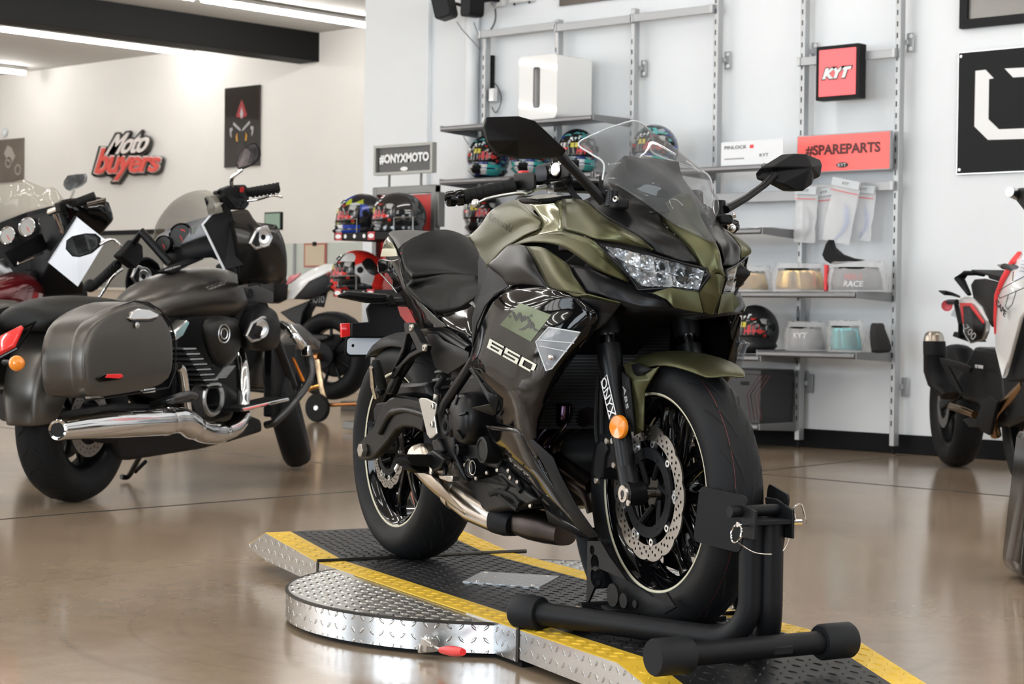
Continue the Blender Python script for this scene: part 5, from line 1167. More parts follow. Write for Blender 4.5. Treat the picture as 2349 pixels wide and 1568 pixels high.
# fuel tank
rows=[]
for (xt,yt,zb_,w_) in((940,945,.10,.06),(1010,890,.14,.12),(1120,810,.18,.155),(1250,755,.21,.175),(1400,720,.24,.18),(1530,712,.25,.175),(1620,735,.22,.15),(1665,800,.16,.10)):
    p=CA_(xt,yt,.03); z=p[2]; rows.append([np.array((p[0],-w_*math.cos(a)*(1.0 if abs(math.sin(a))<.9 else 1),z-zb_*.5+zb_*.5*(math.copysign(abs(math.sin(a))**.8,math.sin(a))))) for a in np.linspace(0,2*math.pi,21)[:-1]])
tk=MB().loft(rows).make('fuel_tank',GREY,cru,smooth=60,sub=1)
MB().prism([CA_(x,y,.0)+np.array((0,-.035,.004)) for x,y in((1160,750),(1300,690),(1400,650),(1400,670),(1300,712),(1175,775))],(0,.07,0)).make('tank_console',BLACKP,cru,bevel=.006)
textquad('console_lettering','VAQUERO',[CA_(1165,735,.04),CA_(1275,705,.04),CA_(1277,715,.04),CA_(1167,748,.04)],WPRINT,cru,thick=.001,nrm=(-.3,-1,.3))
textquad('tank_lettering','VULCAN',[CA_(1450,860,.185),CA_(1600,812,.185),CA_(1600,828,.185),CA_(1460,872,.185)],mat('grey_badge',(.25,.24,.22),.4,.6),cru,thick=.001,nrm=(0,-1,0)); textquad('tank_lettering','VAQUERO',[CA_(1475,872,.185),CA_(1595,832,.185),CA_(1597,842,.185),CA_(1480,882,.185)],mat('pale_badge',(.6,.58,.54),.4,.6),cru,thick=.001,nrm=(0,-1,0))
# fairing, screen, gauges
scr_=[[(1085,500),(1105,420),(1150,340),(1230,250),(1340,190),(1460,172),(1530,200)],[(1090,520),(1130,450),(1200,380),(1300,320),(1400,300),(1480,290),(1560,260)],[(1100,520),(1180,470),(1280,420),(1360,395),(1440,370),(1500,350),(1580,330)]]
ww=[-.30,-.24,-.15,-.05,.05,.14,.24]
mb=MB(); mb.grid(dense([[CA_(x,y,w_) for (x,y),w_ in zip(r,ww)] for k,r in enumerate(scr_)],4)); finish('windscreen',mb.mesh('windscreen'),SMK,cru,solid=.003,smooth=60)
facC('dash_panel',CA_,[(1110,560,-.22),(1130,505,-.22),(1230,440,-.15),(1330,410,-.08),(1440,375,.02),(1560,340,.12),(1560,480,.12),(1430,520,.02),(1300,570,-.08),(1200,610,-.15),(1150,610,-.20)],[(0,1,2,9,10),(2,3,8,9),(3,4,7,8),(4,5,6,7)],mat('dash_grey',(.16,.16,.165),.4,.5),solid=.02,bevel=.006)
def gauge(x,y,w_,r,parent,face,ring,f):
    c=f(x,y,w_)+np.array((-.012,0,.002)); t=MB().lathe([(.0001,0),(r*.9,0),(r*.92,.006),(r,.008),(r*1.04,0),(r*1.04,-.02)],c,(-1,0,.18),28).make('gauge_ring',ring,parent,smooth=50)
    MB().lathe([(.0001,.003),(r*.88,.003)],c,(-1,0,.18),28).make('gauge_face',face,t); MB().tube([c+[-.006,0,0],c+[-.006,-.3*r,-.5*r]],.002,6).make('gauge_needle',RED,t); return t
gauge(1168,560,-.16,.040,cru,DARKPRINT,GLOSS,CA_); gauge(1290,500,-.09,.058,cru,DARKPRINT,GLOSS,CA_)
c=CA_(1300,505,-.09)+np.array((-.022,0,0)); MB().tube([c+np.array((0,-.032*math.cos(a),.032*math.sin(a))) for a in np.linspace(-1,1.6,12)],.003,6).make('gauge_arc',RED,cru)
prs=[CA_(x,y,w_)+np.array((-.01,0,0)) for x,y,w_ in((1372,440,-.02),(1480,405,.05),(1480,495,.05),(1380,520,-.02))]; MB().prism(prs,(.006,0,0)).make('display_screen',mat('lcd',(.25,.27,.24),.15),cru)
facC('inner_cowl',CA_,[(1150,620,-.20),(1300,575,-.08),(1430,530,.02),(1570,480,.12),(1700,600,.20),(1720,740,.20),(1500,650,.08),(1400,660,.02),(1200,720,-.14)],[(0,1,8),(1,2,7,8),(2,3,6,7),(3,4,5,6)],BLACKP,solid=.02,bevel=0)
# right hand batwing: outer shell, speakers
fair=[[(1600,330,.14),(1750,310,.22),(1800,390,.28),(1900,410,.34),(1960,420,.38)],[(1630,430,.20),(1790,430,.32),(1880,450,.37),(1960,470,.40),(2010,520,.41)],[(1660,570,.22),(1800,540,.34),(1900,560,.39),(1990,580,.41),(2035,650,.40)],[(1670,660,.20),(1810,660,.32),(1900,680,.36),(1990,720,.38),(2030,790,.36)],[(1690,850,.16),(1800,830,.24),(1880,840,.28),(1950,830,.30),(1990,850,.30)]]
surf('front_fairing',G(fair,CA_),mat('dark_fairing_metallic',(.030,.028,.026),.25,.6),mirror=False,sub=2,solid=.008,parent=cru)
lfair=[[(890,890,-.32),(905,780,-.33),(940,700,-.34),(1040,650,-.33),(1120,700,-.30)],[(900,910,-.30),(930,820,-.33),(980,750,-.36),(1060,740,-.34),(1150,770,-.30)],[(920,930,-.27),(960,900,-.28),(1020,870,-.30),(1090,830,-.28),(1160,800,-.26)]]
surf('front_fairing',G(lfair,CA_),BLACKP,mirror=False,sub=2,solid=.008,parent=cru)
def speaker(cx,cy,w_,s,f,par=cru,fl_=1):
    P=[f(cx+x*s*fl_,cy+y*s,w_) for x,y in((-75,40),(-40,-40),(20,-75),(40,-78),(75,0),(50,50),(-40,75))]
    sh=MB().tube(P,.007,8,closed=True).make('speaker_trim',ALU,par,smooth=60); MB().prism(P,(.02,.03,0)).make('speaker_cavity',MATTEBK,par)
    c=np.mean(P,0)+np.array((.0,-.006,0)); MB().lathe([(.012,.004),(.028,.008),(.038,.0),(.042,.006),(.046,0)],c,(-.6,-1,0),24).make('speaker_ring',ALU,sh)
speaker(1850,510,.42,1.,CA_); speaker(1830,1160,.33,1.1,CA_); speaker(1010,790,-.30,1.0,CA_,fl_=-1)
lows=[[(1740,1000,.18),(1850,980,.26),(1950,1030,.30),(1985,1110,.30)],[(1700,1100,.22),(1800,1080,.31),(1920,1090,.34),(1990,1170,.33)],[(1690,1200,.22),(1790,1220,.32),(1900,1230,.34),(1985,1240,.31)],[(1720,1290,.18),(1800,1310,.25),(1900,1310,.28),(1960,1290,.26)]]
surf('leg_shield',G(lows,CA_),BLACKP,mirror=False,sub=2,solid=.008,parent=cru)
facC('leg_panel',CA_,[(1730,870,.20),(1830,850,.24),(1940,900,.28),(1940,980,.28),(1760,960,.20)],[(0,1,4),(1,2,3,4)],mat('panel_grey',(.05,.05,.052),.45),solid=.01); MB().lathe([(.0001,.003),(.018,.003),(.022,0)],CA_(1775,905,.235),(-.3,-1,0),18).make('panel_button',MATTEBK,cru)
# handlebars, levers, mirrors, switches
def tubeC(name,f,pts,r,m,n=12,parent=None,flat=1,sm=6): return MB().tube(spl([f(*p) for p in pts],sm),r,n,flat=flat).make(name,m,parent or cru,smooth=60)
MB().tube([CA_(1200,690,-.10),CA_(1005,470,-.22),CA_(930,570,-.30)],.020,14).make('handlebar',SATIN,cru,smooth=60); MB().tube([CA_(1530,420,.10),CA_(1480,240,.14),CA_(1640,225,.24),CA_(1700,215,.27)],.020,14).make('handlebar',SATIN,cru,smooth=60)
g=MB().tube([CG(2070,900,.32),CG(2349,858,.44),CG(2460,835,.47)],.021,16).make('grip',RUBBER,cru); 
for k in range(7): p=lerp(CG(2110,898,.335),CG(2450,838,.468),k/6.5); MB().tube([p,p+[.006,-.012,0]],.0245,14).make('grip_ring',RUBBER,g)
g=MB().tube([CA_(835,690,-.33),CA_(740,780,-.39),CA_(650,860,-.45)],.021,16).make('grip',RUBBER,cru); MB().ball(CA_(640,850,-.455),.03).make('grip_end',RUBBER,g)
MB().prism([CG(x,y,.30) for x,y in((1760,850),(1880,805),(2030,800),(2080,860),(2080,1060),(2030,1120),(1900,1120),(1850,1040),(1780,960))],(.03,.05,0)).make('switch_box',BLACKP,cru,bevel=.006); MB().prism([CG(x,y,.26) for x,y in((1665,880),(1810,825),(1840,860),(1830,900),(1680,930))],(.03,.04,0)).make('fluid_reservoir',SATIN,cru,bevel=.006)
MB().prism([CG(x,y,.31) for x,y in((1955,840),(1990,825),(2005,835),(1995,900),(1955,900))],(.01,.0,0)).make('kill_switch',RED,cru,bevel=.002)
for x,y in((1910,870),(1960,950),(1990,960),(1940,1045),(2000,1030),(1980,1075)): MB().box(CG(x,y,.315),(.008,.014,.012)).make('switch_button',MATTEBK,cru,bevel=.002)
MB().prism([CA_(x,y,-.30) for x,y in((790,640),(850,580),(900,520),(950,560),(955,660),(900,730),(860,700))],(.03,-.03,0)).make('switch_box',BLACKP,cru,bevel=.008)
for x,y in((835,640),(870,615),(900,650),(925,690),(880,690),(905,600)): MB().box(CA_(x,y,-.30)+[-.006,0,0],(.01,.02,.014)).make('switch_button',mat('button_grey',(.03,.03,.032),.4),cru,bevel=.002)
for k in range(7): p=lerp(CA_(825,700,-.335),CA_(660,850,-.445),k/6.5); MB().tube([p,p+[-.002,-.010,-.004]],.0245,14).make('grip_ring',RUBBER,cru)
tubeC('brake_lever',CG,((2060,1010,.33),(2200,990,.38),(2380,940,.45),(2500,960,.48)),.008,CHROME,flat=.7); tubeC('clutch_lever',CA_,((870,730,-.34),(800,790,-.38),(740,880,-.42),(705,930,-.44)),.010,CHROME,flat=.7)
def mirrorC(pts,w_,stem,lens_back,nm='mirror_head',f=CG,par=cru):
    P=[f(x,y,w_) for x,y in pts]; c=np.mean(P,0); o=MB().loft([[lerp(c,p,1.0) for p in P],[lerp(c,p,1.03)+[.006,0,0] for p in P],[lerp(c,p,.9)+[.028,0,0] for p in P],[lerp(c,p,.5)+[.04,0,0] for p in P]]).make(nm,CHROME if lens_back else SATIN,par,smooth=60)
    MB().prism([lerp(c,p,.93)+[-.004,0,0] for p in P],(.002,0,0)).make('mirror_glass',mat('mirror_reflection_grey',(.30,.32,.33),.12),o,smooth=0); MB().tube(spl([f(*s) for s in stem],6),.009,10).make('mirror_stem',CHROME,par,smooth=60)  # grey reflection put into the glass colour
mirrorC(((1905,520),(1935,430),(2020,330),(2100,275),(2160,275),(2200,330),(2205,420),(2180,490),(2090,560),(1980,605),(1930,590)),.34,((1980,610,.34),(1880,690,.32),(1850,750,.30),(1860,850,.29)),False)
mirrorC(((465,590),(470,530),(510,500),(600,480),(670,482),(703,510),(700,570),(640,620),(560,645),(510,640)),-.42,((705,560,-.41),(770,525,-.38),(820,535,-.36),(860,580,-.34)),False,f=CA_)
# engine
MB().prism([CA_(x,y,.12) for x,y in((1240,1150),(1330,1060),(1500,1030),(1700,1080),(1720,1400),(1700,1700),(1400,1900),(1250,1700))],(0,.24,0)).make('engine_block',ENG,cru,bevel=.02)
rows=[]
for u,s in((0,1.0),(.03,1.0),(.055,.93),(.075,.7),(.08,.3)): 
    P=[CA_(x,y,.20) for x,y in((1385,1120),(1430,1065),(1520,1050),(1600,1080),(1650,1180),(1645,1280),(1600,1380),(1540,1450),(1480,1420),(1420,1280))]; c=np.mean(P,0); rows.append([lerp(c,p,s)+np.array((0,-u,0)) for p in P])
ac=MB().loft(rows).make('air_cleaner',mat('cover_black',(.016,.0155,.015),.4,.4),cru,smooth=60,sub=1)
c=CA_(1585,1190,.275)
for a_,r_,m in((.036,.040,ALU),(.020,.024,ALU)): MB().lathe([(a_,.004),(r_,.006),(r_+.004,0)],c,(-.15,-1,0),30).make('badge_ring',m,ac)
MB().lathe([(.0001,.002),(.036,.002)],c,(-.15,-1,0),30).make('badge_face',GLOSS,ac)
for k in range(16):
    a=CA_(1235+k*12,1290+k*19,.20);b_=CA_(1310+k*13,1300+k*17.5,.20); MB().box((a+b_)/2,(abs(b_[0]-a[0])+.02,.10,.006)).make('cooling_fin',ALU if k%2==0 else ENG,cru)
for k in range(9):
    p=CA_(1560-k*8,1420+k*10,.19); MB().box(p,(.10,.10,.004)).make('cooling_fin',ALU,cru)
MB().prism([CA_(x,y,.21) for x,y in((1242,1170),(1330,1090),(1350,1110),(1300,1210),(1245,1240))],(0,.06,0)).make('rocker_cover',CHROME,cru,bevel=.006)
tubeC('pushrod_tube',CA_,((1262,1420,.22),(1290,1460,.22),(1310,1600,.21),(1330,1750,.20)),.022,CHROME)
cc=CB(1500,410,.22); MB().loft([[CB(x,y,.22-u)*1.0 for x,y in ((1350,330),(1420,270),(1560,290),(1690,380),(1700,470),(1640,560),(1500,600),(1390,560),(1350,440))] for u in(.08,.0)]).make('primary_cover',mat('cover_black',(.016,.0155,.015),.4,.4),cru,bevel=.02)
MB().lathe([(.060,.0),(.064,.012),(.075,.012),(.082,0)],cc+[0,-.004,0],(-.1,-1,0),36).make('cover_ring',ALU,cru); MB().lathe([(.0001,.004),(.05,.004)],cc+[0,-.004,0],(-.1,-1,0),30).make('cover_badge',GLOSS,cru)
# exhaust
mf=[(CB(412,635,.36),.038),(CB(560,615,.35),.046),(CB(720,600,.34),.053),(CB(900,588,.33),.056),(CB(1140,575,.32),.058),(CB(1175,575,.315),.058)]
MB().tube([p for p,_ in mf],[r for _,r in mf],28).make('muffler',CHROME,cru,smooth=60)
d_=mf[0][0]-mf[1][0]; d_/=np.linalg.norm(d_); MB().lathe([(.026,-.02),(.028,.004),(.036,.006),(.039,0)],mf[0][0],d_,28).make('muffler_tip',CHROME,cru); MB().lathe([(.0001,.0),(.027,.0)],mf[0][0]+d_*.003,d_,28).make('muffler_bore',mat('black_bore',(.004,.004,.004),.8),cru)
MB().lathe([(.0575,-.004),(.0595,0),(.0575,.004)],mf[-1][0],mf[-1][0]-mf[-2][0],32).make('muffler_clamp',STEEL,cru)
tubeC('exhaust_pipe',CB,((1170,570,.315),(1290,570,.31),(1380,620,.30),(1470,655,.29),(1580,650,.285),(1680,600,.28),(1722,500,.27),(1725,350,.26),(1715,200,.24),(1690,80,.20)),[.057]*3+[.055]*9+[.048]*12+[.040]*12+[.030]*19,CHROME,24)
MB().tube([(-.1,.25,.38),(.6,.25,.36)],.06,16).make('muffler',CHROME,cru)
# floorboard, engine guard, highway parts
MB().prism([CB(x,y,.34) for x,y in((1715,480),(2040,405),(2045,425),(1720,510))],(0,.12,0)).make('floorboard',RUBBER,cru,bevel=.004); MB().tube([CB(1715,495,.345),CB(2040,420,.345)],.008,8).make('floorboard_trim',CHROME,cru)
tubeC('engine_guard',CB,((1890,600,.30),(1960,570,.36),(2100,420,.42),(2190,290,.43),(2205,160,.42),(2160,30,.40),(2080,-60,.36),(2000,-110,.28)),.018,mat('guard_grey',(.07,.07,.072),.3,.8),14)
tubeC('guard_chrome',CA_,((2050,1150,.34),(2100,1220,.38),(2170,1300,.40)),.022,CHROME,14); MB().box(CA_(2170,1310,.41),(.03,.04,.05)).make('guard_clamp',CHROME,cru,bevel=.006)
tubeC('rear_guard',CB,((1080,460,.20),(1180,430,.30),(1300,390,.36),(1370,390,.36),(1360,410,.33),(1230,430,.28),(1120,470,.22)),.016,mat('guard_grey',(.07,.07,.072),.3,.8),12)
prC('amber_marker',CB,((2080,120),(2095,140),(2170,300),(2150,290)),.20,.01,AMBER,.002)
# fork and front fender
for s in(-1,1): MB().tube([CA_(1850,1000,s*.11),CB(2060,330,s*.11)],.035,14).make('fork_leg',SATIN,cru)
MB().loft([[np.array((fwc[0]-.01,0,.318))+np.array((math.cos(A(t))*r,yy,math.sin(A(t))*r)) for yy,r in((-.10,.33),(-.095,.37),(-.05,.40),(0,.405),(.05,.40),(.095,.37),(.10,.33))] for t in(55,80,110,140,165)],False).make('front_fender',GREY,cru,solid=.006,smooth=60)
MB().box((fwc[0]-.25,-.10,.45),(.25,.05,.35)).make('frame_downtube',SATIN,cru,bevel=.01)
MB().prism([CB(x,y,.10) for x,y in((380,520),(900,440),(1250,470),(1700,500),(1860,560),(1870,650),(1650,720),(1450,770),(1200,810),(950,850),(850,850),(820,740),(600,700))],(0,.20,0)).make('chassis',mat('chassis_black',(.009,.009,.01),.5,spec=.3),cru,bevel=.02)
MB().prism([CA_(x,y,.10) for x,y in((600,1050),(1000,960),(1300,1020),(1350,1500),(1250,1700),(600,1500))],(0,.20,0)).make('side_cover',MATTEBK,cru,bevel=.02)
MB().prism([CA_(x,y,.05) for x,y in((1650,700),(1760,640),(1900,900),(1900,1200),(1780,1480),(1680,1300))],(0,.10,0)).make('steering_cowl',MATTEBK,cru,bevel=.02)
tubeC('kickstand',CB,((1010,790,-.12),(960,880,-.20),(910,965,-.28),(860,968,-.30)),.012,SATIN); tubeC('kickstand_peg',CB,((1030,860,-.25),(960,930,-.24)),.010,SATIN)
# ---- sheets hanging on the two bikes
def sheet(name,pts,label,m,m2,frame=CR,f=CA_):
    P=[f(*p) for p in pts]; o=MB(); n_=np.cross(P[1]-P[0],P[2]-P[0]); n_/=np.linalg.norm(n_)
    if n_@(frame.loc(CAM)-P[0])<0: n_=-n_
    t=thing(name,label,'sign',frame.o,frame.ang); MB().prism(P,-n_*.004).make('backing_board',m2,t,smooth=0); MB().prism([p+n_*.0015 for p in P],-n_*.001).make('sheet_face',m,t,smooth=0)
    MB().tube([P[1]-n_*.002,P[2]-n_*.002],.0025,6).make('sheet_edge',PAPER,t); return t
t=thing('hanging_price_sheet','black-backed sheet with a white edge hanging from the grey cruiser handlebar','sign',CR.o,CR.ang)
P=[CA_(*p) for p in((1598,232,.17),(1436,418,.10),(1590,735,.16),(1730,700,.24),(1640,330,.20))]
MB().prism(P,(.004,0,0)).make('sheet_board',mat('sheet_black',(.012,.012,.013),.6,spec=.3),t,smooth=0); MB().tube([P[0],P[1],P[2]],.006,8).make('sheet_edge',PAPER,t)
# ================================================================ red motorcycle at the far left edge
RO=R0+CR.l*1.22; RB=Frame(RO,CA)
rb=thing('red_touring_motorcycle','dark red touring motorcycle with black batwing fairing cut by the left edge','motorcycle',RO,CA)
def Rf(ox,oy,s): return lambda x,y,w_: RB.L(ox+x/s,oy+y/s,-w_)
RA=Rf(0,380,4.127); REDP=mat('dark_red_paint',(.16,.008,.012),.12,.4,coat=1)
def surfR(name,rows,m,**k): return surf(name,G(rows,RA),m,mirror=False,parent=rb,**k)
surfR('windscreen',[[(-250,230,-.30),(-60,200,-.25),(100,165,-.16),(220,133,-.05),(330,175,.06),(430,208,.14),(520,215,.22),(600,315,.30)],[(-250,420,-.30),(-60,380,-.22),(80,330,-.14),(200,290,-.05),(300,280,.06),(400,290,.14),(480,310,.22),(560,345,.29)],[(-250,640,-.28),(0,545,-.20),(100,500,-.14),(200,460,-.05),(300,430,.06),(380,405,.14),(450,390,.21),(520,380,.28)]],SMK,sub=2,solid=.003)
surfR('front_fairing',[[(500,370,.26),(600,320,.30),(800,300,.36),(950,300,.40),(1030,350,.43)],[(600,420,.30),(750,420,.38),(900,400,.42),(1010,400,.44),(1070,470,.44)],[(650,560,.28),(800,560,.36),(920,560,.40),(1010,560,.43),(1060,530,.44)],[(700,800,.20),(800,800,.28),(870,760,.32),(930,680,.36),(1000,590,.40)]],GLOSS,sub=2,solid=.01)
facet('dash_panel',poly(RA,[(-200,640,-.30),(0,530,-.20),(250,430,-.05),(520,370,.20),(620,450,.26),(640,640,.28),(800,1220,.20),(300,1230,0),(-200,1050,-.2),(-200,800,-.3)]),[(0,1,8,9),(1,2,7,8),(2,3,4,5,7),(5,6,7)],BLACKP,parent=rb,mirror=False,solid=.03,bevel=.01)
for x,y,w_,r in((88,665,-.10,.045),(275,585,.0,.048),(437,525,.09,.032)): gauge(x,y,w_,r,rb,mat('gauge_face_grey',(.32,.31,.29),.3),CHROME,RA)
surfR('fuel_tank',[[(-250,1120,.05),(0,1030,.05),(150,1005,.05),(270,1015,.05),(340,1050,.05)],[(-250,1180,.12),(0,1100,.13),(180,1060,.13),(320,1070,.12),(400,1140,.09)],[(-250,1280,.16),(0,1230,.17),(180,1200,.17),(340,1180,.14),(425,1190,.10)],[(-250,1380,.15),(0,1390,.15),(120,1400,.15),(300,1400,.13),(428,1220,.10)]],REDP,sub=2,solid=.01)
facet('tank_badge',poly(RA,[(-60,900,.06),(40,878,.08),(125,1000,.10),(0,1040,.08)]),[(0,1,2,3)],ALU,parent=rb,mirror=False,solid=.01)
MB().prism([RA(x,y,.12) for x,y in((30,820),(380,640),(440,780),(130,960))],(.02,0,0)).make('glove_box',MATTEBK,rb,bevel=.004); MB().tube([RA(165,920,.135),RA(405,820,.135)],.008,8).make('box_trim',CHROME,rb)
MB().tube([RA(520,440,.24),RA(600,640,.25),RA(640,700,.24)],.014,12).make('handlebar',CHROME,rb); MB().tube([RA(480,440,.20),RA(560,410,.28)],.020,12).make('bar_clamp',CHROME,rb)
g=MB().tube([RA(730,350,.38),RA(900,285,.46)],.022,14).make('grip',RUBBER,rb); MB().prism([RA(x,y,.32) for x,y in((560,350),(680,310),(700,390),(680,450),(580,440))],(.03,.05,0)).make('switch_box',BLACKP,rb,bevel=.006); MB().tube([RA(820,360,.44),RA(1000,315,.50)],.008,8).make('brake_lever',CHROME,rb)
P=[RA(x,y,.34) for x,y in((600,190),(600,150),(640,90),(720,78),(800,74),(812,100),(805,150),(740,205),(650,238),(625,225))]; c=np.mean(P,0); o=MB().loft([P,[lerp(c,p,1.04)+[.01,0,0] for p in P],[lerp(c,p,.8)+[.035,0,0] for p in P]]).make('mirror_head',CHROME,rb,smooth=50); MB().prism([lerp(c,p,.93)+[-.004,0,0] for p in P],(.002,0,0)).make('mirror_glass',mat('mirror_glass_dark',(.10,.11,.115),.12),o); MB().tube([RA(705,235,.34),RA(670,310,.33)],.007,8).make('mirror_stem',CHROME,rb)
MB().prism([RA(x,y,.05) for x,y in((300,1000),(700,900),(850,1200),(800,1500),(300,1500))],(0,.1,0)).make('fork_cowl',MATTEBK,rb,bevel=.02)
MB().prism([RA(x,y,.12) for x,y in((-300,1400),(300,1390),(300,2000),(-300,2700))],(0,.24,0)).make('engine_block',ENG,rb,bevel=.02)
cruiser_wheel('rear_wheel',rb,(-.1,0,.33),.33,.17,.21,disc=False); cruiser_wheel('front_wheel',rb,(1.75,0,.33),.33,.13,.21,disc=False)
MB().tube([(-.3,-.28,.30),(.5,-.28,.30)],.05,16).make('muffler',BLACKP,rb)
t=thing('spiral_price_sheet','white spiral-bound sheet hanging on the dark red motorcycle','sign',RB.o,RB.ang)
P=[RA(*p) for p in((718,480,.50),(1000,705,.60),(735,1142,.56),(445,905,.44))]
MB().prism(P,(.004,0,0)).make('sheet_face',mat('bright_paper',(.85,.88,.95),.6),t,smooth=0)
for k in range(24): c=lerp(P[0],P[3],(k+.5)/24); MB().box(c+[-.003,0,0],(.004,.012,.012)).make('spiral_hole',BLACKP,t)
# ================================================================ white naked bike in the middle distance, on a paddock stand
wp=hit(762,815,CAM+FW*13.9,FW); WO=np.array((wp[0],wp[1],.07)); WA=A(192); WBk=Frame(WO,WA)
wbk=thing('naked_motorcycle','white and dark red naked motorcycle on a gold paddock stand behind the grey cruiser','motorcycle',WO,WA)
def Wf(ox,oy,s): return lambda x,y,w_: WBk.L(ox+x/s,oy+y/s,w_)
W1=Wf(640,580,4.127)
cruiser_wheel('rear_wheel',wbk,(0,0,wp[2]-.07),.315,.18,.215,disc=False)
MB().lathe([(.0001,.03),(.10,.03),(.15,.01),(.155,-.02)],(0,-.02,wp[2]-.07),(0,1,0),30).make('dark_wheel_fill',MATTEBK,wbk)  # dark disc added so the bright background does not show through the wheel
MB().lathe([(.0001,.02),(.09,.02),(.095,.014),(.095,.008)],(0,.105,wp[2]-.07),(0,1,0),30).make('sprocket',MATTEBK,wbk)
wheel_z=wp[2]-.07
def facW(n,pts,Fc,m,**k): return facet(n,poly(W1,pts),Fc,m,parent=wbk,mirror=False,**k)
facW('tail_cowl',[(88,440,.10),(130,290,.11),(230,210,.11),(330,150,.10),(450,105,.08),(550,108,.06),(555,140,.06),(450,200,.09),(300,270,.11),(150,435,.11)],[(0,1,8,9),(1,2,7,8),(2,3,4,7),(4,5,6,7)],WPLAS,solid=.02,bevel=.004)
facW('tail_panel',[(430,190,.09),(560,125,.06),(560,215,.06),(480,230,.09)],[(0,1,2,3)],REDP if 'REDP' in globals() else RED,solid=.02)
facW('tail_side',[(150,435,.10),(300,270,.10),(440,190,.09),(560,215,.06),(560,280,.06),(470,370,.08),(280,440,.09)],[(0,1,5,6),(1,2,3,4,5)],SATIN,solid=.02)
facW('seat',[(-60,250,.09),(60,210,.09),(90,300,.10),(80,440,.10),(0,480,.10),(-60,420,.1)],[(0,1,2,5),(2,3,4,5)],SEATM,solid=.16)
facW('plate_holder',[(290,500,.05),(300,380,.05),(465,370,.05),(430,515,.05)],[(0,1,2,3)],BLACKP,solid=.01); textquad('plate_lettering','MOTO',[W1(300,410,.06),W1(430,405,.06),W1(428,470,.06),W1(300,475,.06)],mat('grey_print',(.35,.36,.37),.4),wbk,nrm=(0,1,0))
facW('indicator',[(80,300,.12),(110,220,.12),(215,190,.12),(200,215,.12),(110,290,.12)],[(0,1,4),(1,2,3,4)],mat('pink_lens',(.75,.25,.28),.2),solid=.02)
MB().prism([W1(x,y,.08) for x,y in((0,560),(300,440),(230,560),(200,700),(100,640))],(0,-.12,0)).make('subframe',SATIN,wbk,bevel=.01)
MB().prism([W1(x,y,.11) for x,y in((200,760),(460,770),(470,810),(420,830),(280,830),(200,820))],(0,-.03,0)).make('swingarm',SATIN,wbk,bevel=.01); MB().tube([W1(60,700,.05),W1(150,760,.05)],.03,10).make('shock_body',AMBER,wbk)
MB().prism([(.35,-.12,.1),(.35,-.12,.6),(1.2,-.12,.75),(1.3,-.12,.15)],(0,.24,0)).make('engine_block',ENG,wbk,bevel=.02); cruiser_wheel('front_wheel',wbk,(1.42,0,.25),.30,.12,.215,disc=False)
GOLDM=mat('iridescent_zinc',(.75,.42,.12),.25,1,noise=.5,nscale=12)
t=thing('paddock_stand','gold zinc paddock stand with black rollers under the white naked motorcycle','paddock stand',(WO[0],WO[1],0),WA); 
WF=Frame((WO[0],WO[1],0),WA); Wz=lambda x,y,w_:WF.L(640+x/4.127,580+y/4.127,w_)
MB().tube([Wz(365,1010,.20),Wz(400,1250,.20),Wz(440,1440,.20)],.020,10).make('stand_arm',mat('rainbow_zinc',(.75,.55,.35),.25,1,noise=.6,nscale=9),t); MB().tube([Wz(270,1290,.20),Wz(400,1250,.20)],.018,10).make('stand_strut',GOLDM,t); MB().tube([Wz(440,1440,.20),Wz(800,1425,.20)],.014,10).make('stand_rail',mat('copper_rail',(.45,.20,.08),.35,1),t); MB().tube([Wz(300,985,.17),Wz(380,985,.17)],.03,12).make('stand_cradle',mat('copper_rail',(.45,.20,.08),.35,1),t)
c=Wz(365,1465,.23); rr_=max(.04,c[2]); MB().lathe([(.01,-.02),(rr_*.9,-.02),(rr_,-.012),(rr_,.012),(rr_*.9,.02),(.01,.02)],(c[0],c[1],rr_),(0,1,0),24,closed=True).make('stand_roller',RUBBER,t); MB().lathe([(.0001,.024),(.015,.024),(.02,.02)],(c[0],c[1],rr_),(0,1,0),12).make('roller_cap',ALU,t)
t=thing('blue_floor_ramp','blue and grey low platform on the floor behind the rear wheel of the green bike','platform',(-10.9,10.6,0),A(0)); MB().prism([(-.6,-.3,0),(.35,-.3,0),(.35,.3,0),(-.6,.3,0)],(0,0,.07)).make('platform_base',mat('base_grey',(.12,.11,.10),.6),t,bevel=.004); MB().prism([(-.1,-.25,.07),(.33,-.25,.07),(.33,-.25,.33),(.25,-.25,.33)],(0,.5,0)).make('platform_side',mat('blue_paint',(.03,.10,.40),.4),t,bevel=.004)
# ================================================================ adventure bike at the right edge
X0_=fl(2190,1069); X1_=fl(2352,1118); XA=math.atan2(X1_[1]-X0_[1],X1_[0]-X0_[0]); XF=Frame(X0_,XA); print('adv',X0_,X1_,np.linalg.norm(X1_-X0_),XA)
ab=thing('adventure_motorcycle','white and red adventure motorcycle cut by the right edge','motorcycle',X0_,XA)
def Xf(ox,oy,s): return lambda x,y,w_: XF.L(ox+x/s,oy+y/s,-w_)
XAz=Xf(2100,420,3.563);XBz=Xf(2100,820,3.136)
def fx(n,f,pts,Fc,m,mirror=False,**k): return facet(n,poly(f,pts),Fc,m,parent=ab,mirror=mirror,**k)
wz_=XBz(215,520,0)
cruiser_wheel('rear_wheel',ab,(.02,0,.325),.325,.15,.22,disc=False); V,Fc=shape2d([circ2((0,0),.12,40),circ2((0,0),.07,30)],.004); MB().add([(v[0]+.02,-.07+v[2],v[1]+.325) for v in V],Fc).make('brake_disc',DISCM,ab)
fwx=float(np.linalg.norm(X1_-X0_))+.08
cruiser_wheel('front_wheel',ab,(fwx,0,.34),.34,.11,.245,disc=False)
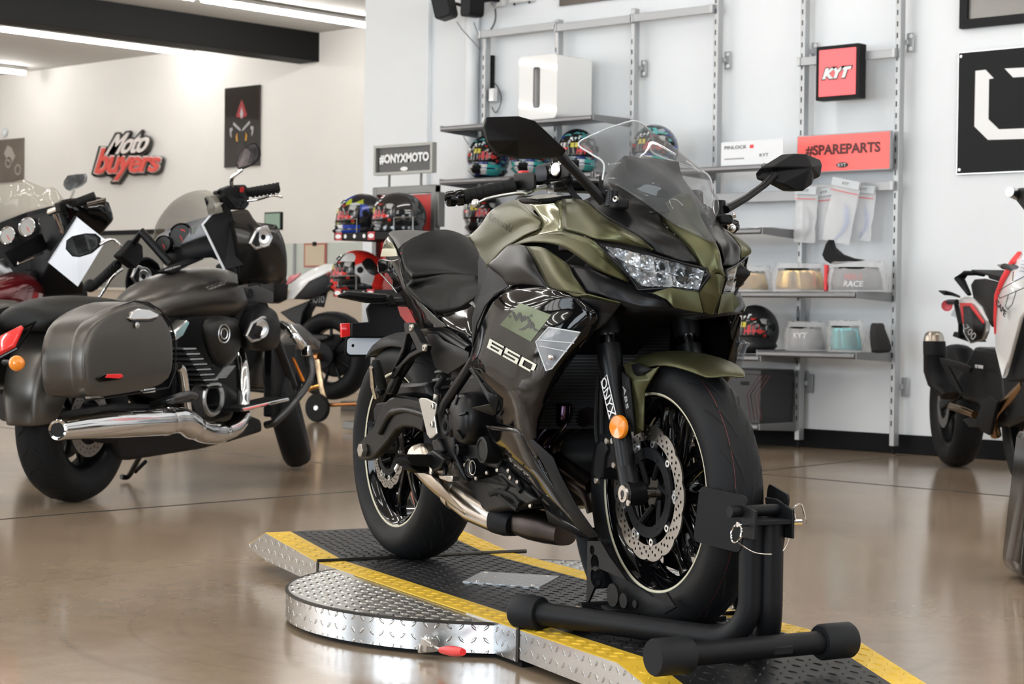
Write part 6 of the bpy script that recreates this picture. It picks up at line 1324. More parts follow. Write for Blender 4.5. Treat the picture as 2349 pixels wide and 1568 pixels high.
for k in range(20):
    a=2*math.pi*k/20; MB().tube([(fwx+.03*math.cos(a+.5),-.02,.34+.03*math.sin(a+.5)),(fwx+.24*math.cos(a),0,.34+.24*math.sin(a))],.002,5).make('wire_spoke',ALU,ab)
# muffler
rows=[]
mp=[(XAz(150,1200,.24),.03),(XAz(150,1290,.24),.05),(XAz(160,1400,.235),.056),(XBz(150,100,.22),.062),(XBz(185,200,.20),.064),(XBz(250,275,.18),.045)]
P=[p for p,_ in mp]; Rr=[r for _,r in mp]; MB().tube([XAz(150,1212,.24),XAz(150,1230,.24),XAz(150,1260,.24),XAz(152,1330,.24)],[.030,.044,.050,.053],24).make('muffler_cap',mat('titanium_cap',(.40,.36,.31),.25,1),ab,smooth=60)
MB().loft([sq(p,r*1.0,np.array((0.02,0,-1.)) if i<3 else np.array((.5,0,-1.)),20,1.0) for i,(p,r) in enumerate(mp[2:])]).make('muffler_body',BLACKP,ab,smooth=50)
MB().loft([sq(XAz(153,1290,.24),.054,np.array((.02,0,-1.)),20,1.),sq(mp[2][0],.057,np.array((.02,0,-1.)),20,1.)]).make('muffler_sleeve',BLACKP,ab,smooth=50)
fx('heat_guard',XBz,[(170,0,.25),(330,40,.22),(400,70,.2),(380,110,.2),(230,60,.24),(330,250,.2),(290,240,.22),(180,40,.25)],[(0,1,2,3,4,7),(4,5,6,7)],MATTEBK,solid=.015)
fx('rear_panel',XAz,[(350,950,.14),(400,925,.14),(450,930,.15),(520,1010,.16),(580,1120,.16),(575,1210,.16),(550,1275,.15),(440,1310,.14),(400,1240,.14),(375,1100,.14)],[(0,1,8,9),(1,2,3,8),(3,4,5,6,7,8)],WPLAS,solid=.02,bevel=.004)
fx('red_panel',XAz,[(358,978,.162),(450,978,.172),(560,1130,.182),(550,1150,.182),(440,1005,.172),(385,1005,.166),(400,1150,.162),(385,1150,.162)],[(0,1,4,5),(1,2,3,4),(0,5,6,7)],RED,solid=.004,bevel=0)
fx('black_panel',XAz,[(388,1005,.166),(440,1005,.172),(555,1155,.182),(530,1270,.175),(450,1300,.165),(405,1230,.162),(395,1150,.162)],[(0,1,2,3,4,5,6)],SATIN,solid=.005,bevel=0); textquad('panel_lettering','700',poly(XAz,[(420,1150,.195),(505,1240,.195),(470,1290,.195),(400,1185,.195)]),mat('grey_print',(.35,.36,.37),.4),ab,nrm=(0,-1,0))
fx('seat',XAz,[(445,830,.13),(480,780,.12),(560,775,.12),(680,805,.12),(680,900,.14),(650,1080,.15),(620,1180,.15),(560,1080,.15),(470,950,.14)],[(0,1,2,8),(2,3,4,8),(4,5,6,7,8)],SEATM,solid=.2,bevel=.01)
MB().tube([XAz(440,910,.15),XAz(360,780,.16),XAz(410,735,.14),XAz(500,735,.10),XAz(560,750,.06)],[.012,.028,.02,.018,.014],12,flat=.6).make('grab_rail',MATTEBK,ab,smooth=50); MB().prism([XAz(x,y,.12) for x,y in((455,705),(720,765),(700,810),(600,780),(590,755),(455,725))],(0,.24,0)).make('luggage_rack',MATTEBK,ab,bevel=.004)
MB().tube([XAz(195,880,.26),XAz(240,895,.24),XAz(300,905,.20),XAz(355,925,.15)],[.006,.020,.014,.010],10,flat=.6).make('turn_signal',BLACKP,ab,smooth=50); MB().lathe([(.0001,.012),(.02,.010),(.030,.0)],XAz(258,1000,.05),(-1,.30,0),20).make('tail_lamp',mat('pink_red_lens',(.55,.08,.10),.2),ab)
MB().tube([XAz(270,970,.05),XAz(340,970,.08)],.014,8).tube([XAz(330,970,.06),XAz(370,1150,.06),XAz(370,1260,.05)],.014,8).make('plate_bracket',BLACKP,ab); MB().prism([XAz(x,y,.04) for x,y in((285,1080),(325,1005),(345,1090),(330,1095))],(0,.1,0)).make('license_plate',mat('plate_paint',(.55,.60,.66),.35),ab,bevel=.002); MB().prism([XAz(x,y,.04) for x,y in((300,1250),(315,1212),(400,1240),(425,1295))],(0,.1,0)).make('plate_foot',BLACKP,ab,bevel=.003)
fx('front_cowl',XAz,[(830,570,.20),(790,640,.24),(700,790,.27),(655,920,.28),(645,1100,.28),(650,1350,.26),(710,1600,.24),(725,1570,.23),(760,1450,.24),(850,1100,.26),(900,1030,.25),(1010,900,.22),(1010,560,.18)],[(0,1,12),(1,2,11,12),(2,3,10,11),(3,4,9,10),(4,5,8,9),(5,6,7,8)],WPLAS,solid=.02,bevel=.004,mirror=True)
MB().tube([XAz(x,y,w_+.006) for x,y,w_ in((850,565,.20),(795,640,.24),(710,790,.27),(660,920,.28),(648,1100,.28),(650,1230,.265))],[.012,.016,.014,.012,.008,.005],8,flat=.5).make('red_edge',RED,ab,smooth=50)
textquad('cowl_lettering','CAPE',poly(XAz,[(665,940,.29),(745,1050,.29),(730,1095,.29),(655,980,.29)]),DARKPRINT,ab,nrm=(0,-1,0),bold=.02)
for L_ in (((680,880),(760,830),(890,760)),((690,940),(900,850)),((672,905),(690,940)),((760,910),(825,880),(790,990),(755,1030),(735,1005),(760,910)),((800,720),(795,800))): MB().tube([XAz(x,y,.288) for x,y in L_],.002,5).make('cowl_line',DARKPRINT,ab)
MB().prism([XAz(x,y,.20) for x,y in((880,1060),(1000,950),(1000,1600),(740,1620),(760,1450))],(0,.1,0)).make('radiator_shroud',MATTEBK,ab,bevel=.01)
MB().tube([XAz(680,668,.36),XAz(730,680,.36),XAz(790,688,.33),XAz(830,690,.30)],[.006,.022,.020,.010],12,flat=.6).make('turn_signal',mat('smoke_lens',(.10,.10,.10),.15),ab,smooth=50)
MB().tube([XAz(770,70,.50),XAz(800,80,.48),XAz(980,170,.36)],[.020,.022,.018],18).make('bar_end',ALU,ab,smooth=40); MB().prism([XAz(x,y,.46) for x,y in((780,95),(830,40),(1000,45),(1000,330),(880,220))],(.04,.02,0)).make('hand_guard',BLACKP,ab,bevel=.006)
MB().prism([XBz(x,y,.12) for x,y in((420,-80),(640,-60),(700,100),(900,0),(900,400),(640,500),(540,460),(440,330),(330,300),(300,150))],(0,.24,0)).make('engine_block',ENG,ab,bevel=.02); textquad('engine_lettering','MORINI',poly(XBz,[(432,48,.14),(488,55,.14),(485,80,.14),(430,74,.14)]),WPRINT,ab,nrm=(0,-1,0))
fx('skid_guard',XBz,[(430,450,.17),(490,300,.18),(540,275,.18),(585,320,.18),(560,420,.17),(530,560,.15),(470,530,.16)],[(0,1,2,3,4),(0,4,5,6)],MATTEBK,solid=.02)
GP=mat('gold_tinted_pipe',(.42,.26,.13),.25,1); MB().tube(spl([XBz(*p) for p in((790,190,.10),(660,320,.12),(580,400,.13),(565,480,.12),(580,560,.10))],6),.026,14).make('header_pipe',GP,ab,smooth=60); MB().tube(spl([XBz(*p) for p in((260,350,.12),(340,375,.13),(430,410,.12))],5),.020,12).make('mid_pipe',GP,ab,smooth=60)
MB().prism([XBz(x,y,.09) for x,y in((330,440),(430,420),(480,500),(380,500))],(0,.2,0)).make('swingarm',SATIN,ab,bevel=.01)
MB().prism([(0,-.09,.30),(.45,-.09,.40),(.45,-.09,.46),(0,-.09,.35)],(0,.18,0)).make('swingarm',SATIN,ab,bevel=.01)
hb_=XAz(980,170,.36); MB().tube([hb_,np.array((hb_[0]+.05,-.12,hb_[2]-.02)),np.array((hb_[0]+.05,.12,hb_[2]-.02)),np.array((hb_[0],-hb_[1],hb_[2]))],.014,12).make('handlebar',SATIN,ab,smooth=60); MB().tube([np.array((hb_[0]+.05,0,hb_[2]-.02)),(fwx-.25,0,.85)],.03,12).make('steering_head',SATIN,ab)
for k in range(2): MB().tube([(fwx-.0,-.10+.2*k,.34),(fwx-.28,-.10+.2*k,.95)],.028,12).make('fork_leg',SATIN,ab)
t=thing('price_tag_sheet','white sheet with faint lines hanging on the adventure motorcycle cowl','sign',X0_,XA); P=[XAz(*p) for p in((890,540,.255),(1010,540,.24),(1000,800,.27),(805,790,.285))]; MB().prism(P,(0,.004,0)).make('sheet_face',mat('bright_paper',(.85,.88,.95),.6),t,smooth=0)
for k in range(4): MB().tube([XAz(868-k*6,632+k*28,.285),XAz(920,640+k*28,.28)],.0015,4).make('printed_line',mat('faint_blue',(.35,.38,.6),.5),t)
# dark leaning board at the lower right edge
b0=fl(2349,1330,0); t=thing('black_display_case','dark glossy display case with a pale label cut by the lower right edge','display case',(b0[0]+.10,b0[1]+.07,0),A(43))
MB().loft([[( (x*s-.0),y*s2,z) for x,y in((-.16,-.12),(.3,-.12),(.3,.12),(-.16,.12))] for z,s,s2 in((.01,.92,.95),(.05,1.05,1),(.45,.82,.9))]).make('case_body',mat('dark_gloss_case',(.02,.018,.016),.12),t,bevel=.02)
MB().box((.02,-.128,.11),(.22,.012,.10)).make('case_label',mat('pale_label',(.35,.34,.32),.4),t,bevel=.006)
# ================================================================ reception counter, posters and wall sign
YC=12.4
def c_(px,py): return wl(px,py,YC)
BEIGE=mat('beige_counter',(.52,.44,.35),.6); 
xl,xm,xr=c_(195,700)[0],c_(362,700)[0],c_(900,700)[0]
zt_l=c_(300,706)[2]; zt_r=c_(700,662)[2]
t=thing('reception_counter','beige reception counter behind the motorcycles on the left','counter',((xl+xr)/2,YC,0),0); L=xr-xl
MB().box((0,.3,.48),(L+2.0,.6,.96)).make('counter_body',BEIGE,t,bevel=.004); MB().box((0,.3,.975),(L+2.06,.66,.03)).make('counter_top',mat('pale_counter_top',(.62,.56,.48),.4),t,bevel=.004)
GL=mat('grey_glass',(.42,.46,.43),.1,alpha=.55)
t=thing('counter_glass_screen','grey glass screen with a black top rail standing on the counter','screen',(c_(280,600)[0]-.4,YC,.99),0); zz1=c_(280,533)[2]
MB().box((0,.02,(zz1-.99)/2),(2.2,.01,zz1-.99)).make('screen_pane',mat('dark_glass',(.22,.22,.20),.12,alpha=.8),t); MB().box((0,.02,zz1-.99),(2.2,.03,.05)).make('top_rail',BLACKP,t,bevel=.003)
t=thing('clear_glass_screen','pale glass screen on the counter in front of the framed certificate','screen',(c_(750,600)[0],YC,.99),0); zz2=c_(720,557)[2]; MB().box((0,.02,(zz2-.99)/2),(c_(880,600)[0]-c_(640,600)[0],.010,zz2-.99)).make('screen_pane',mat('pale_glass',(.62,.68,.62),.1,alpha=.6),t)
MB().box((c_(673,600)[0]-t.location.x,.02,(zz2-.99)/2),(.03,.03,zz2-.99)).make('screen_post',GREYM,t)
t=thing('certificate','framed tan certificate with a red border and black clip','certificate',(c_(722,585)[0],YC+.008,c_(722,585)[2]),0); w1=c_(748,585)[0]-c_(697,585)[0]; h1=c_(722,557)[2]-c_(722,612)[2]
MB().box((0,0,0),(w1,.012,h1)).make('certificate_border',mat('red_brown_border',(.42,.13,.10),.5),t); MB().box((0,-.008,0),(w1*.86,.004,h1*.86)).make('certificate_paper',mat('tan_paper',(.62,.52,.38),.6),t); MB().box((0,-.014,h1*.47),(.05,.01,.04)).make('certificate_clip',BLACKP,t,bevel=.002)
for k,px in enumerate((664,686)): o=MB().lathe([(.0001,0),(.028,0),(.034,.09),(.030,.09)],(0,0,0),(0,0,1),16).make('paper_cup',WPLAS,None); o.location=(c_(px,650)[0],YC-.1+.25,.992); tag(o,['white cup left of the certificate','white cup nearest the certificate'][k],'cup')
t=thing('monitor','small dark monitor with a pale green screen behind the grey cruiser','monitor',(c_(592,505)[0],YC+.2,.99),0); zc=c_(592,505)[2]-.99; MB().box((0,0,zc),(.26,.03,.18)).make('monitor_case',BLACKP,t,bevel=.004); MB().box((0,-.017,zc),(.23,.004,.15)).make('monitor_screen',mat('lcd_green',(.28,.40,.32),.2),t); MB().cyl((0,0,0),(0,0,zc),.015,8).make('monitor_stem',BLACKP,t)
t=thing('desk','low counter block beside the monitor','desk',(c_(480,700)[0],YC+.9,0),0); MB().box((0,0,.50),(1.5,.5,1.0)).make('desk_body',BEIGE,t,bevel=.004)
# posters on the far wall
def f_(px,py): return wl(px,py,YF-.012)
a=f_(518,203);b_=f_(598,195);c=f_(517,385); pw,ph=b_[0]-a[0],a[2]-c[2]; t=thing('motorcycle_poster','glossy black poster of a motorcycle head-on, right of the red wall sign','poster',((a[0]+b_[0])/2,YF-.02,(a[2]+c[2])/2),0)
MB().box((0,.004,0),(pw,.02,ph)).make('poster_panel',mat('gloss_poster_black',(.012,.010,.010),.05,coat=1),t)
def blob(pts,m,y=-.008,nm='poster_print'): V,Fc=shape2d([pts],.001); return MB().add([(v[0],y,v[1]) for v in V],Fc).make(nm,m,t,smooth=0)
SIL=mat('silver_ink',(.35,.35,.36),.3);RINK=mat('red_ink',(.25,.01,.015),.3);GINK=mat('gold_ink',(.55,.28,.04),.3)
blob([(-.10*1,.12),(-.05,.22),(0,.30),(.05,.22),(.10,.12),(.04,.10),(-.04,.10)],RINK); blob([(-.03,.14),(0,.22),(.03,.14),(0,.08)],SIL,-.009)
for s in(-1,1):
    blob([(s*.14,.06),(s*.02,-.02),(s*.01,-.05),(s*.03,-.045),(s*.15,.03)],SIL); blob([(s*.16,0),(s*.21,-.01),(s*.20,-.09),(s*.17,-.12),(s*.18,-.05),(s*.155,-.03)],SIL); blob([(s*.07,-.06),(s*.10,-.10),(s*.09,-.16),(s*.06,-.16),(s*.075,-.10)],GINK)
blob([(-.06,-.18),(.06,-.18),(.08,-.30),(.04,-.33),(-.04,-.33),(-.08,-.30)],mat('dim_ink',(.035,.03,.03),.3))
a=f_(55,316);c=f_(52,417); t=thing('brown_poster','brown poster of a rider cut by the left edge','poster',(a[0]-.45,YF-.02,(a[2]+c[2])/2),0); MB().box((0,.004,0),(.9,.02,a[2]-c[2])).make('poster_panel',mat('brown_poster_panel',(.13,.105,.085),.35,noise=.15,nscale=4),t)
for x0,z0 in((.12,.1),(.34,.0)): V,Fc=shape2d([circ2((x0,z0-.12),.07,18),circ2((x0,z0-.12),.05,18)],.001); MB().add([(v[0],-.008,v[1]) for v in V],Fc).make('poster_print',mat('pale_ink',(.38,.34,.30),.4),t,smooth=0)
V,Fc=shape2d([[(.02,.1),(.10,.2),(.2,.16),(.28,.05),(.2,-.03),(.1,.0)]],.001); MB().add([(v[0],-.008,v[1]) for v in V],Fc).make('poster_print',mat('pale_ink',(.38,.34,.30),.4),t,smooth=0)
t=thing('wall_clock','small round pale clock on the far wall over the brown poster','clock',tuple(f_(12,304)+[0,-.01,0]),0); MB().lathe([(.035,0),(.045,.01),(.055,0)],(0,0,0),(0,-1,0),28).make('clock_rim',mat('pale_blue_rim',(.55,.62,.68),.3),t); MB().lathe([(.0001,.003),(.04,.003)],(0,0,0),(0,-1,0),28).make('clock_face',WPLAS,t)
# raised wall sign
g0=lambda x,y,Y=YF-.06: wl(200+x/5.593,280+y/5.593,Y)
t=thing('raised_letter_sign','raised wall sign with white script over red lettering on the far wall','sign',(0,0,0),0); cpt=g0(550,430); t.location=tuple(cpt)
def q4(L_,Y): return [g0(x,y,Y)-np.array(cpt) for x,y in L_]
n_=(0,-1,0)
def sgn(txt,L_,m,Y,th,nm,**k): textquad(nm,txt,q4(L_,Y),m,t,thick=th,nrm=n_,**k)
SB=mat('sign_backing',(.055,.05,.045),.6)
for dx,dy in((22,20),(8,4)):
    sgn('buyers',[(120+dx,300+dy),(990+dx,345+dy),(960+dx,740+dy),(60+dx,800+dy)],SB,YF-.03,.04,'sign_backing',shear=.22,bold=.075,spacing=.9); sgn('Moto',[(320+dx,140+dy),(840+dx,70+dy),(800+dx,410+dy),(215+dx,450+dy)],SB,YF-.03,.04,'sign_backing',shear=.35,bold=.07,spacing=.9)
sgn('buyers',[(135,312),(972,350),(945,728),(68,782)],mat('sign_white',(.78,.72,.69),.5),YF-.075,.01,'sign_outline',shear=.22,bold=.05,spacing=.9); sgn('buyers',[(150,330),(955,372),(925,712),(82,768)],mat('sign_red',(.70,.09,.07),.45),YF-.09,.015,'sign_lettering',shear=.22,bold=.025,spacing=.9); sgn('Moto',[(335,165),(825,95),(770,385),(235,425)],mat('sign_white',(.78,.72,.69),.5),YF-.09,.015,'sign_lettering',shear=.35,bold=.02,spacing=.9)
# ================================================================ helmet rack wall
POST=mat('grey_steel_upright',(.42,.43,.44),.4,.55); SLOT=mat('slot_shadow_hole',(.01,.01,.012),.8); RAILM=mat('rail_satin_steel',(.40,.41,.42),.45,.4)
def wx(px,py,Y=YP): return wl(px,py,Y)[0]
def wz(px,py,Y=YP): return wl(px,py,Y)[2]
posts=[(1106,70,'leftmost of the slotted wall uprights, next to the white pipe',.0),(1272,45,'slotted upright behind the white subwoofer',0),(1446,20,'slotted upright right of the white subwoofer',0),(1637,0,'slotted upright left of the small white placard',0),(1836,0,'slotted upright left of the square red sign',0),(2054,0,'rightmost slotted wall upright',0)]
PX=[]
for i,(px,pt,lab,_) in enumerate(posts):
    xc=wx(px,200)+.012; PX.append(xc); zt=wz(px,pt) if pt>0 else 3.0
    zb_=.045
    t=thing('wall_upright','grey '+lab,'shelf upright',(xc,YP,zb_),0,'slotted wall uprights')
    MB().box((0,.025,(zt-zb_)/2),(.034,.05,zt-zb_)).make('upright_post',POST,t,bevel=.003)
    sl=MB(); z=.13
    while z<zt-zb_-.15: sl.box((-.004,-.0006,z),(.007,.002,.030)); z+=.0655
    sl.make('upright_slots',SLOT,t,smooth=0)
    for zz in ((2.32,) if i in(2,3,4,5) else ())+((.34,) if i>3 else ()):
        MB().box((.036,.075,zz),(.045,.006,.11)).box((.025,.062,zz),(.02,.03,.03)).make('wall_bracket',POST,t,bevel=.002)
    MB().cyl((0,.02,-.044),(0,.02,.0),.010,10).make('upright_foot',BLACKP,t)
    for zz in(2.32,):
        if i in(2,3,4,5):
            for dz in(-.036,.036): MB().lathe([(.0001,.003),(.010,.003),(.013,0)],(.040,.070,zz+dz),(0,-1,0),12).make('bracket_screw',WPLAS,t)
def rail(x0,x1,z,lab,h=.05,Y=YP):
    t=thing('wall_rail',lab,'rail',((x0+x1)/2,Y-.014,z),0,'grey cross rails between the uprights'); L=x1-x0
    MB().box((0,0,0),(L,.022,h)).make('rail_bar',RAILM,t,bevel=.002)
    for s in(-1,1): MB().box((s*(L/2-.012),-.001,0),(.022,.03,h+.004)).make('rail_hook',POST,t,bevel=.002)
zt=wz(1190,70)
rail(PX[0]-.03,PX[1]+.012,wz(1190,70),'left part of the top grey cross rail'); rail(PX[1]-.002,PX[2]+.012,wz(1360,55),'middle part of the top grey cross rail'); rail(PX[2]-.002,PX[3]-.01,wz(1545,32),'right part of the top grey cross rail')
rail(PX[4]-.02,PX[5],wz(1950,132)-.0,'grey cross rail behind the square red sign'); rail(PX[4]-.02,PX[5],3.03,'grey cross rail at the top edge over the square red sign')
rail(PX[4],PX[5],wz(2000,428),'grey cross rail the visor bags hang from'); rail(PX[3],PX[4],wz(1740,452),'grey cross rail left of the visor bags',.06)
def shelf(pl,pr,zpx,lab,front=None,x0=None,x1=None,z=None,slant=True):
    xa=PX[pl]-.0 if x0 is None else x0; xb=PX[pr] if x1 is None else x1; z=wz(*zpx) if z is None else z
    t=thing('wall_shelf',lab,'shelf',((xa+xb)/2,YP,z),0,'grey steel shelves on the wall uprights'); L=xb-xa; D=.36
    MB().prism([(-L/2+.02,-.005,0),(-L/2+.02,-D,0),(-L/2+.02,-D-.012,-.008),(-L/2+.02,-D-.012,-.026),(-L/2+.02,-D,-.034),(-L/2+.02,-D+.02,-.034),(-L/2+.02,-D+.02,-.010),(-L/2+.02,-.005,-.010)],(L-.04,0,0)).make('shelf_tray',SHELFG,t,bevel=.003)
    for s in(-1,1):
        x=s*(L/2-.012); MB().prism([(x-.004,-.002,.004),(x-.004,-D-.004,.004),(x-.004,-D-.004,-.034),(x-.004,-.002,-.052)],(.008,0,0)).make('shelf_bracket',SHELFG,t,bevel=.001)
    return z
Zs={}
def shz(px,py): # px,py = top of the front lip: solve height at the shelf's front
    return wl(px,py,YP-.37)[2]
Zs['sub']=shelf(0,2,None,'grey shelf carrying the white subwoofer',x0=PX[0]-.06,z=shz(1200,275))
Zs['h1']=shelf(0,2,None,'grey shelf carrying the left teal helmets',x0=PX[0]-.06,z=shz(1100,407)); Zs['h1b']=shelf(2,3,None,'grey shelf behind the windscreen of the green bike',z=shz(1600,384)); Zs['pin']=shelf(3,4,None,'grey shelf carrying the small white placard',z=shz(1700,378))
Zs['low']=shelf(0,2,None,'grey shelf behind the tank of the green bike',x0=PX[0]-.06,z=shz(1090,538)+.0); 
Zs['mag']=shelf(3,4,None,'grey shelf carrying loose papers',z=shz(1740,523))
Zs['v1']=shelf(3,5,None,'long grey shelf carrying the bagged gold visor',z=shz(1850,669)); 
Zs['v2']=shelf(3,4,None,'grey shelf carrying the matte black helmet',z=shz(1735,815)); Zs['v3']=shelf(4,5,None,'grey shelf carrying the bagged teal visor',x0=PX[4]-.05,z=shz(1900,808))
Zs['box']=shelf(3,4,None,'bottom grey shelf carrying the black carton',z=shz(1720,972))
print(Zs)
# white pipe and black baseboard gap
pp=MB().cyl((wx(1081,300,YW-.05),YW-.055,0),(wx(1081,300,YW-.05),YW-.055,CEIL),.050,24); o=pp.make('pipe',WHITE); tag(o,'white vertical pipe on the wall left of the first upright','pipe')
# --- helmets
def hmat(name,cols,scale,seed,rough=.18,vs=15):
    m=mat(name,cols[0],rough+.06,coat=.25); nt=m.node_tree; b=nt.nodes['Principled BSDF']; tc=nt.nodes.new('ShaderNodeTexCoord'); mp=nt.nodes.new('ShaderNodeMapping'); mp.inputs['Location'].default_value=(seed,seed*.7,seed*.3); mp.inputs['Scale'].default_value=scale
    v=nt.nodes.new('ShaderNodeTexVoronoi'); v.inputs['Scale'].default_value=vs; v.feature='F1'; cr=nt.nodes.new('ShaderNodeValToRGB'); cr.color_ramp.interpolation='CONSTANT'
    nt.links.new(tc.outputs['Object'],mp.inputs[0]); nt.links.new(mp.outputs[0],v.inputs[0]); nt.links.new(v.outputs['Color'],cr.inputs[0])
    e=cr.color_ramp.elements; n=len(cols)
    while len(e)<n: e.new(.5)
    for i in range(n): e[i].position=.25+.5*i/n if i else 0; e[i].color=tuple(cols[i])+(1,)
    nt.links.new(cr.outputs[0],b.inputs['Base Color']); return m
HM={'teal_top':hmat('race_graphic_blue',[(.01,.01,.012),(.02,.04,.22),(.01,.01,.012),(.30,.34,.38),(.02,.05,.25),(.01,.01,.012),(.10,.36,.36)],(1,1,2.6),3,vs=26),
 'blk':mat('helmet_black',(.012,.012,.013),.12,coat=1),'mblk':mat('helmet_matte_black',(.018,.018,.02),.45),
 'blue':hmat('race_graphic_navy',[(.012,.012,.014),(.02,.05,.30),(.5,.52,.55),(.012,.012,.014),(.02,.05,.30),(.35,.4,.03),(.012,.012,.014)],(1,1.6,1),8),
 'red':hmat('race_graphic_red',[(.012,.012,.012),(.70,.03,.02),(.012,.012,.012),(.70,.03,.02),(.6,.6,.6)],(.8,1,.8),5),
 'teal':mat('helmet_teal',(.06,.50,.47),.2,coat=.8),'white':mat('helmet_white',(.75,.76,.77),.2,coat=.8),
 'vis':hmat('sticker_visor',[(.01,.01,.01),(.01,.01,.01),(.50,.04,.03),(.01,.01,.01),(.4,.4,.39),(.01,.01,.01),(.01,.01,.01)],(1,1,1.6),1,.08,30),'visd':mat('dark_visor',(.006,.006,.008),.05,coat=1)}
def helm_pt(az,el,s=1.0):
    # az from the face direction (+x), el elevation; shell profile with chin bar
    ce,se=math.cos(el),math.sin(el); r=np.array((.148 if abs(az)<1.6 else .150,.118,.135))
    p=np.array((r[0]*ce*math.cos(az),r[1]*ce*math.sin(az),r[2]*se))
    if math.cos(az)>0 and se<0: k=math.cos(az)*min(1,-se*2.2); p[0]+=.022*k; p[1]*=1-.18*k*abs(math.sin(az))*.5-.05*k
    if math.cos(az)<0: p[0]-=.006*ce
    if se<-.55: p[2]=max(p[2],-.118); p[:2]*=1.18
    return p*s+np.array((0,0,.125))
def patchh(a0,a1,e0,e1,s,na=12,ne=6,taper=0):
    rows=[]
    for i in range(ne+1):
        v=i/ne; e=lerp(e0,e1,v); rows.append([helm_pt(lerp(a0,a1,j/na)*(1-taper*(1-v)),e,s) for j in range(na+1)])
    return MB().grid(rows)
def helmet(shell,chin,stripe,visor,label,loc,rz,group=None,vent=True,flip=True):
    t=thing('helmet',label,'helmet',loc,rz,group); t.scale=(1.14,)*3; rows=[]; n=36
    for i in range(19):
        el=math.radians(lerp(-62,89.5,i/18)); rows.append([helm_pt(2*math.pi*k/n,el) for k in range(n)])
    MB().loft(rows).make('shell',shell,t,smooth=80)
    MB().loft([[helm_pt(2*math.pi*k/n,math.radians(e),s) for k in range(n)] for e,s in((-64,.99),(-60,1.006),(-55,1.006))],False).make('base_trim',RUBBER,t,smooth=60)
    rd=math.radians
    patchh(rd(-72),rd(72),rd(-14),rd(28),1.012).make('visor',visor,t,solid=.003)
    patchh(rd(8),rd(50),rd(-8),rd(12),1.019,6,4,.25).make('visor_sticker',mat('red_sticker',(.50,.03,.04),.4),t); patchh(rd(-12),rd(10),rd(8),rd(19),1.020,4,2).make('visor_sticker',mat('yellow_sticker',(.55,.48,.05),.4),t); patchh(rd(-46),rd(-22),rd(10),rd(20),1.020,4,2).make('visor_sticker',mat('pale_sticker',(.55,.55,.54),.4),t)
    for s in(-1,1): MB().lathe([(.0001,.006),(.014,.006),(.019,0)],helm_pt(s*rd(84),rd(8),1.0),(0,s,0),14).make('visor_pivot',MATTEBK,t)
    if chin is not None: patchh(rd(18),rd(75),rd(-52),rd(-20),1.009).make('chin_panel',chin,t); patchh(rd(-75),rd(-18),rd(-52),rd(-20),1.009).make('chin_panel',chin,t)
    if stripe is not None:
        for s in(-1,1): patchh(s*rd(10),s*rd(34),rd(-50),rd(-20),1.013,6,6).make('chin_stripe',stripe,t)
    patchh(rd(-16),rd(16),rd(-46),rd(-22),1.018,6,4).make('chin_vent',MATTEBK,t,solid=.004)
    patchh(rd(-12),rd(12),rd(34),rd(44),1.02,4,3).make('brow_vent',MATTEBK,t,solid=.004)
    # logo
    V,Fc=text2d('KYT',.048,.0,shear=.35,bold=.0025)
    P=[helm_pt(v[0]/.15,math.radians(31)+(v[1])/.135*0.9,1.02) for v in V]; mb=MB(); mb.add(P,Fc); mb.make('helmet_lettering',WPRINT,t,smooth=0)
    return t
A=math.radians
def hp(px,z,dy=.20): # on a shelf of height z, at photo column px
    p=wl(px,500,YP-dy); return (p[0],YP-dy,z+.001)
g='teal-chinned racing helmets'
helmet(HM['teal_top'],HM['teal'],HM['white'],HM['vis'],'leftmost teal-chinned racing helmet on the shelf under the subwoofer',hp(1118,Zs['h1']),A(-72),g)
helmet(HM['teal_top'],HM['teal'],HM['white'],HM['vis'],'teal-chinned helmet mostly hidden behind the larger mirror head of the green bike',hp(1215,Zs['h1']),A(-63),g)
helmet(HM['teal_top'],HM['teal'],HM['white'],HM['vis'],'teal-chinned helmet left of the windscreen tip',hp(1322,Zs['h1']),A(-55),g)
helmet(HM['teal_top'],HM['teal'],HM['white'],HM['vis'],'racing helmet seen through the windscreen of the green bike',hp(1500,Zs['h1b']),A(-80),g)
helmet(HM['blk'],None,None,HM['vis'],'black helmet behind the brake lever of the green bike',hp(1110,Zs['low']),A(-70))
helmet(HM['mblk'],None,None,HM['vis'],'matte black helmet on the lower right shelf',hp(1735,Zs['v2']),A(-80))
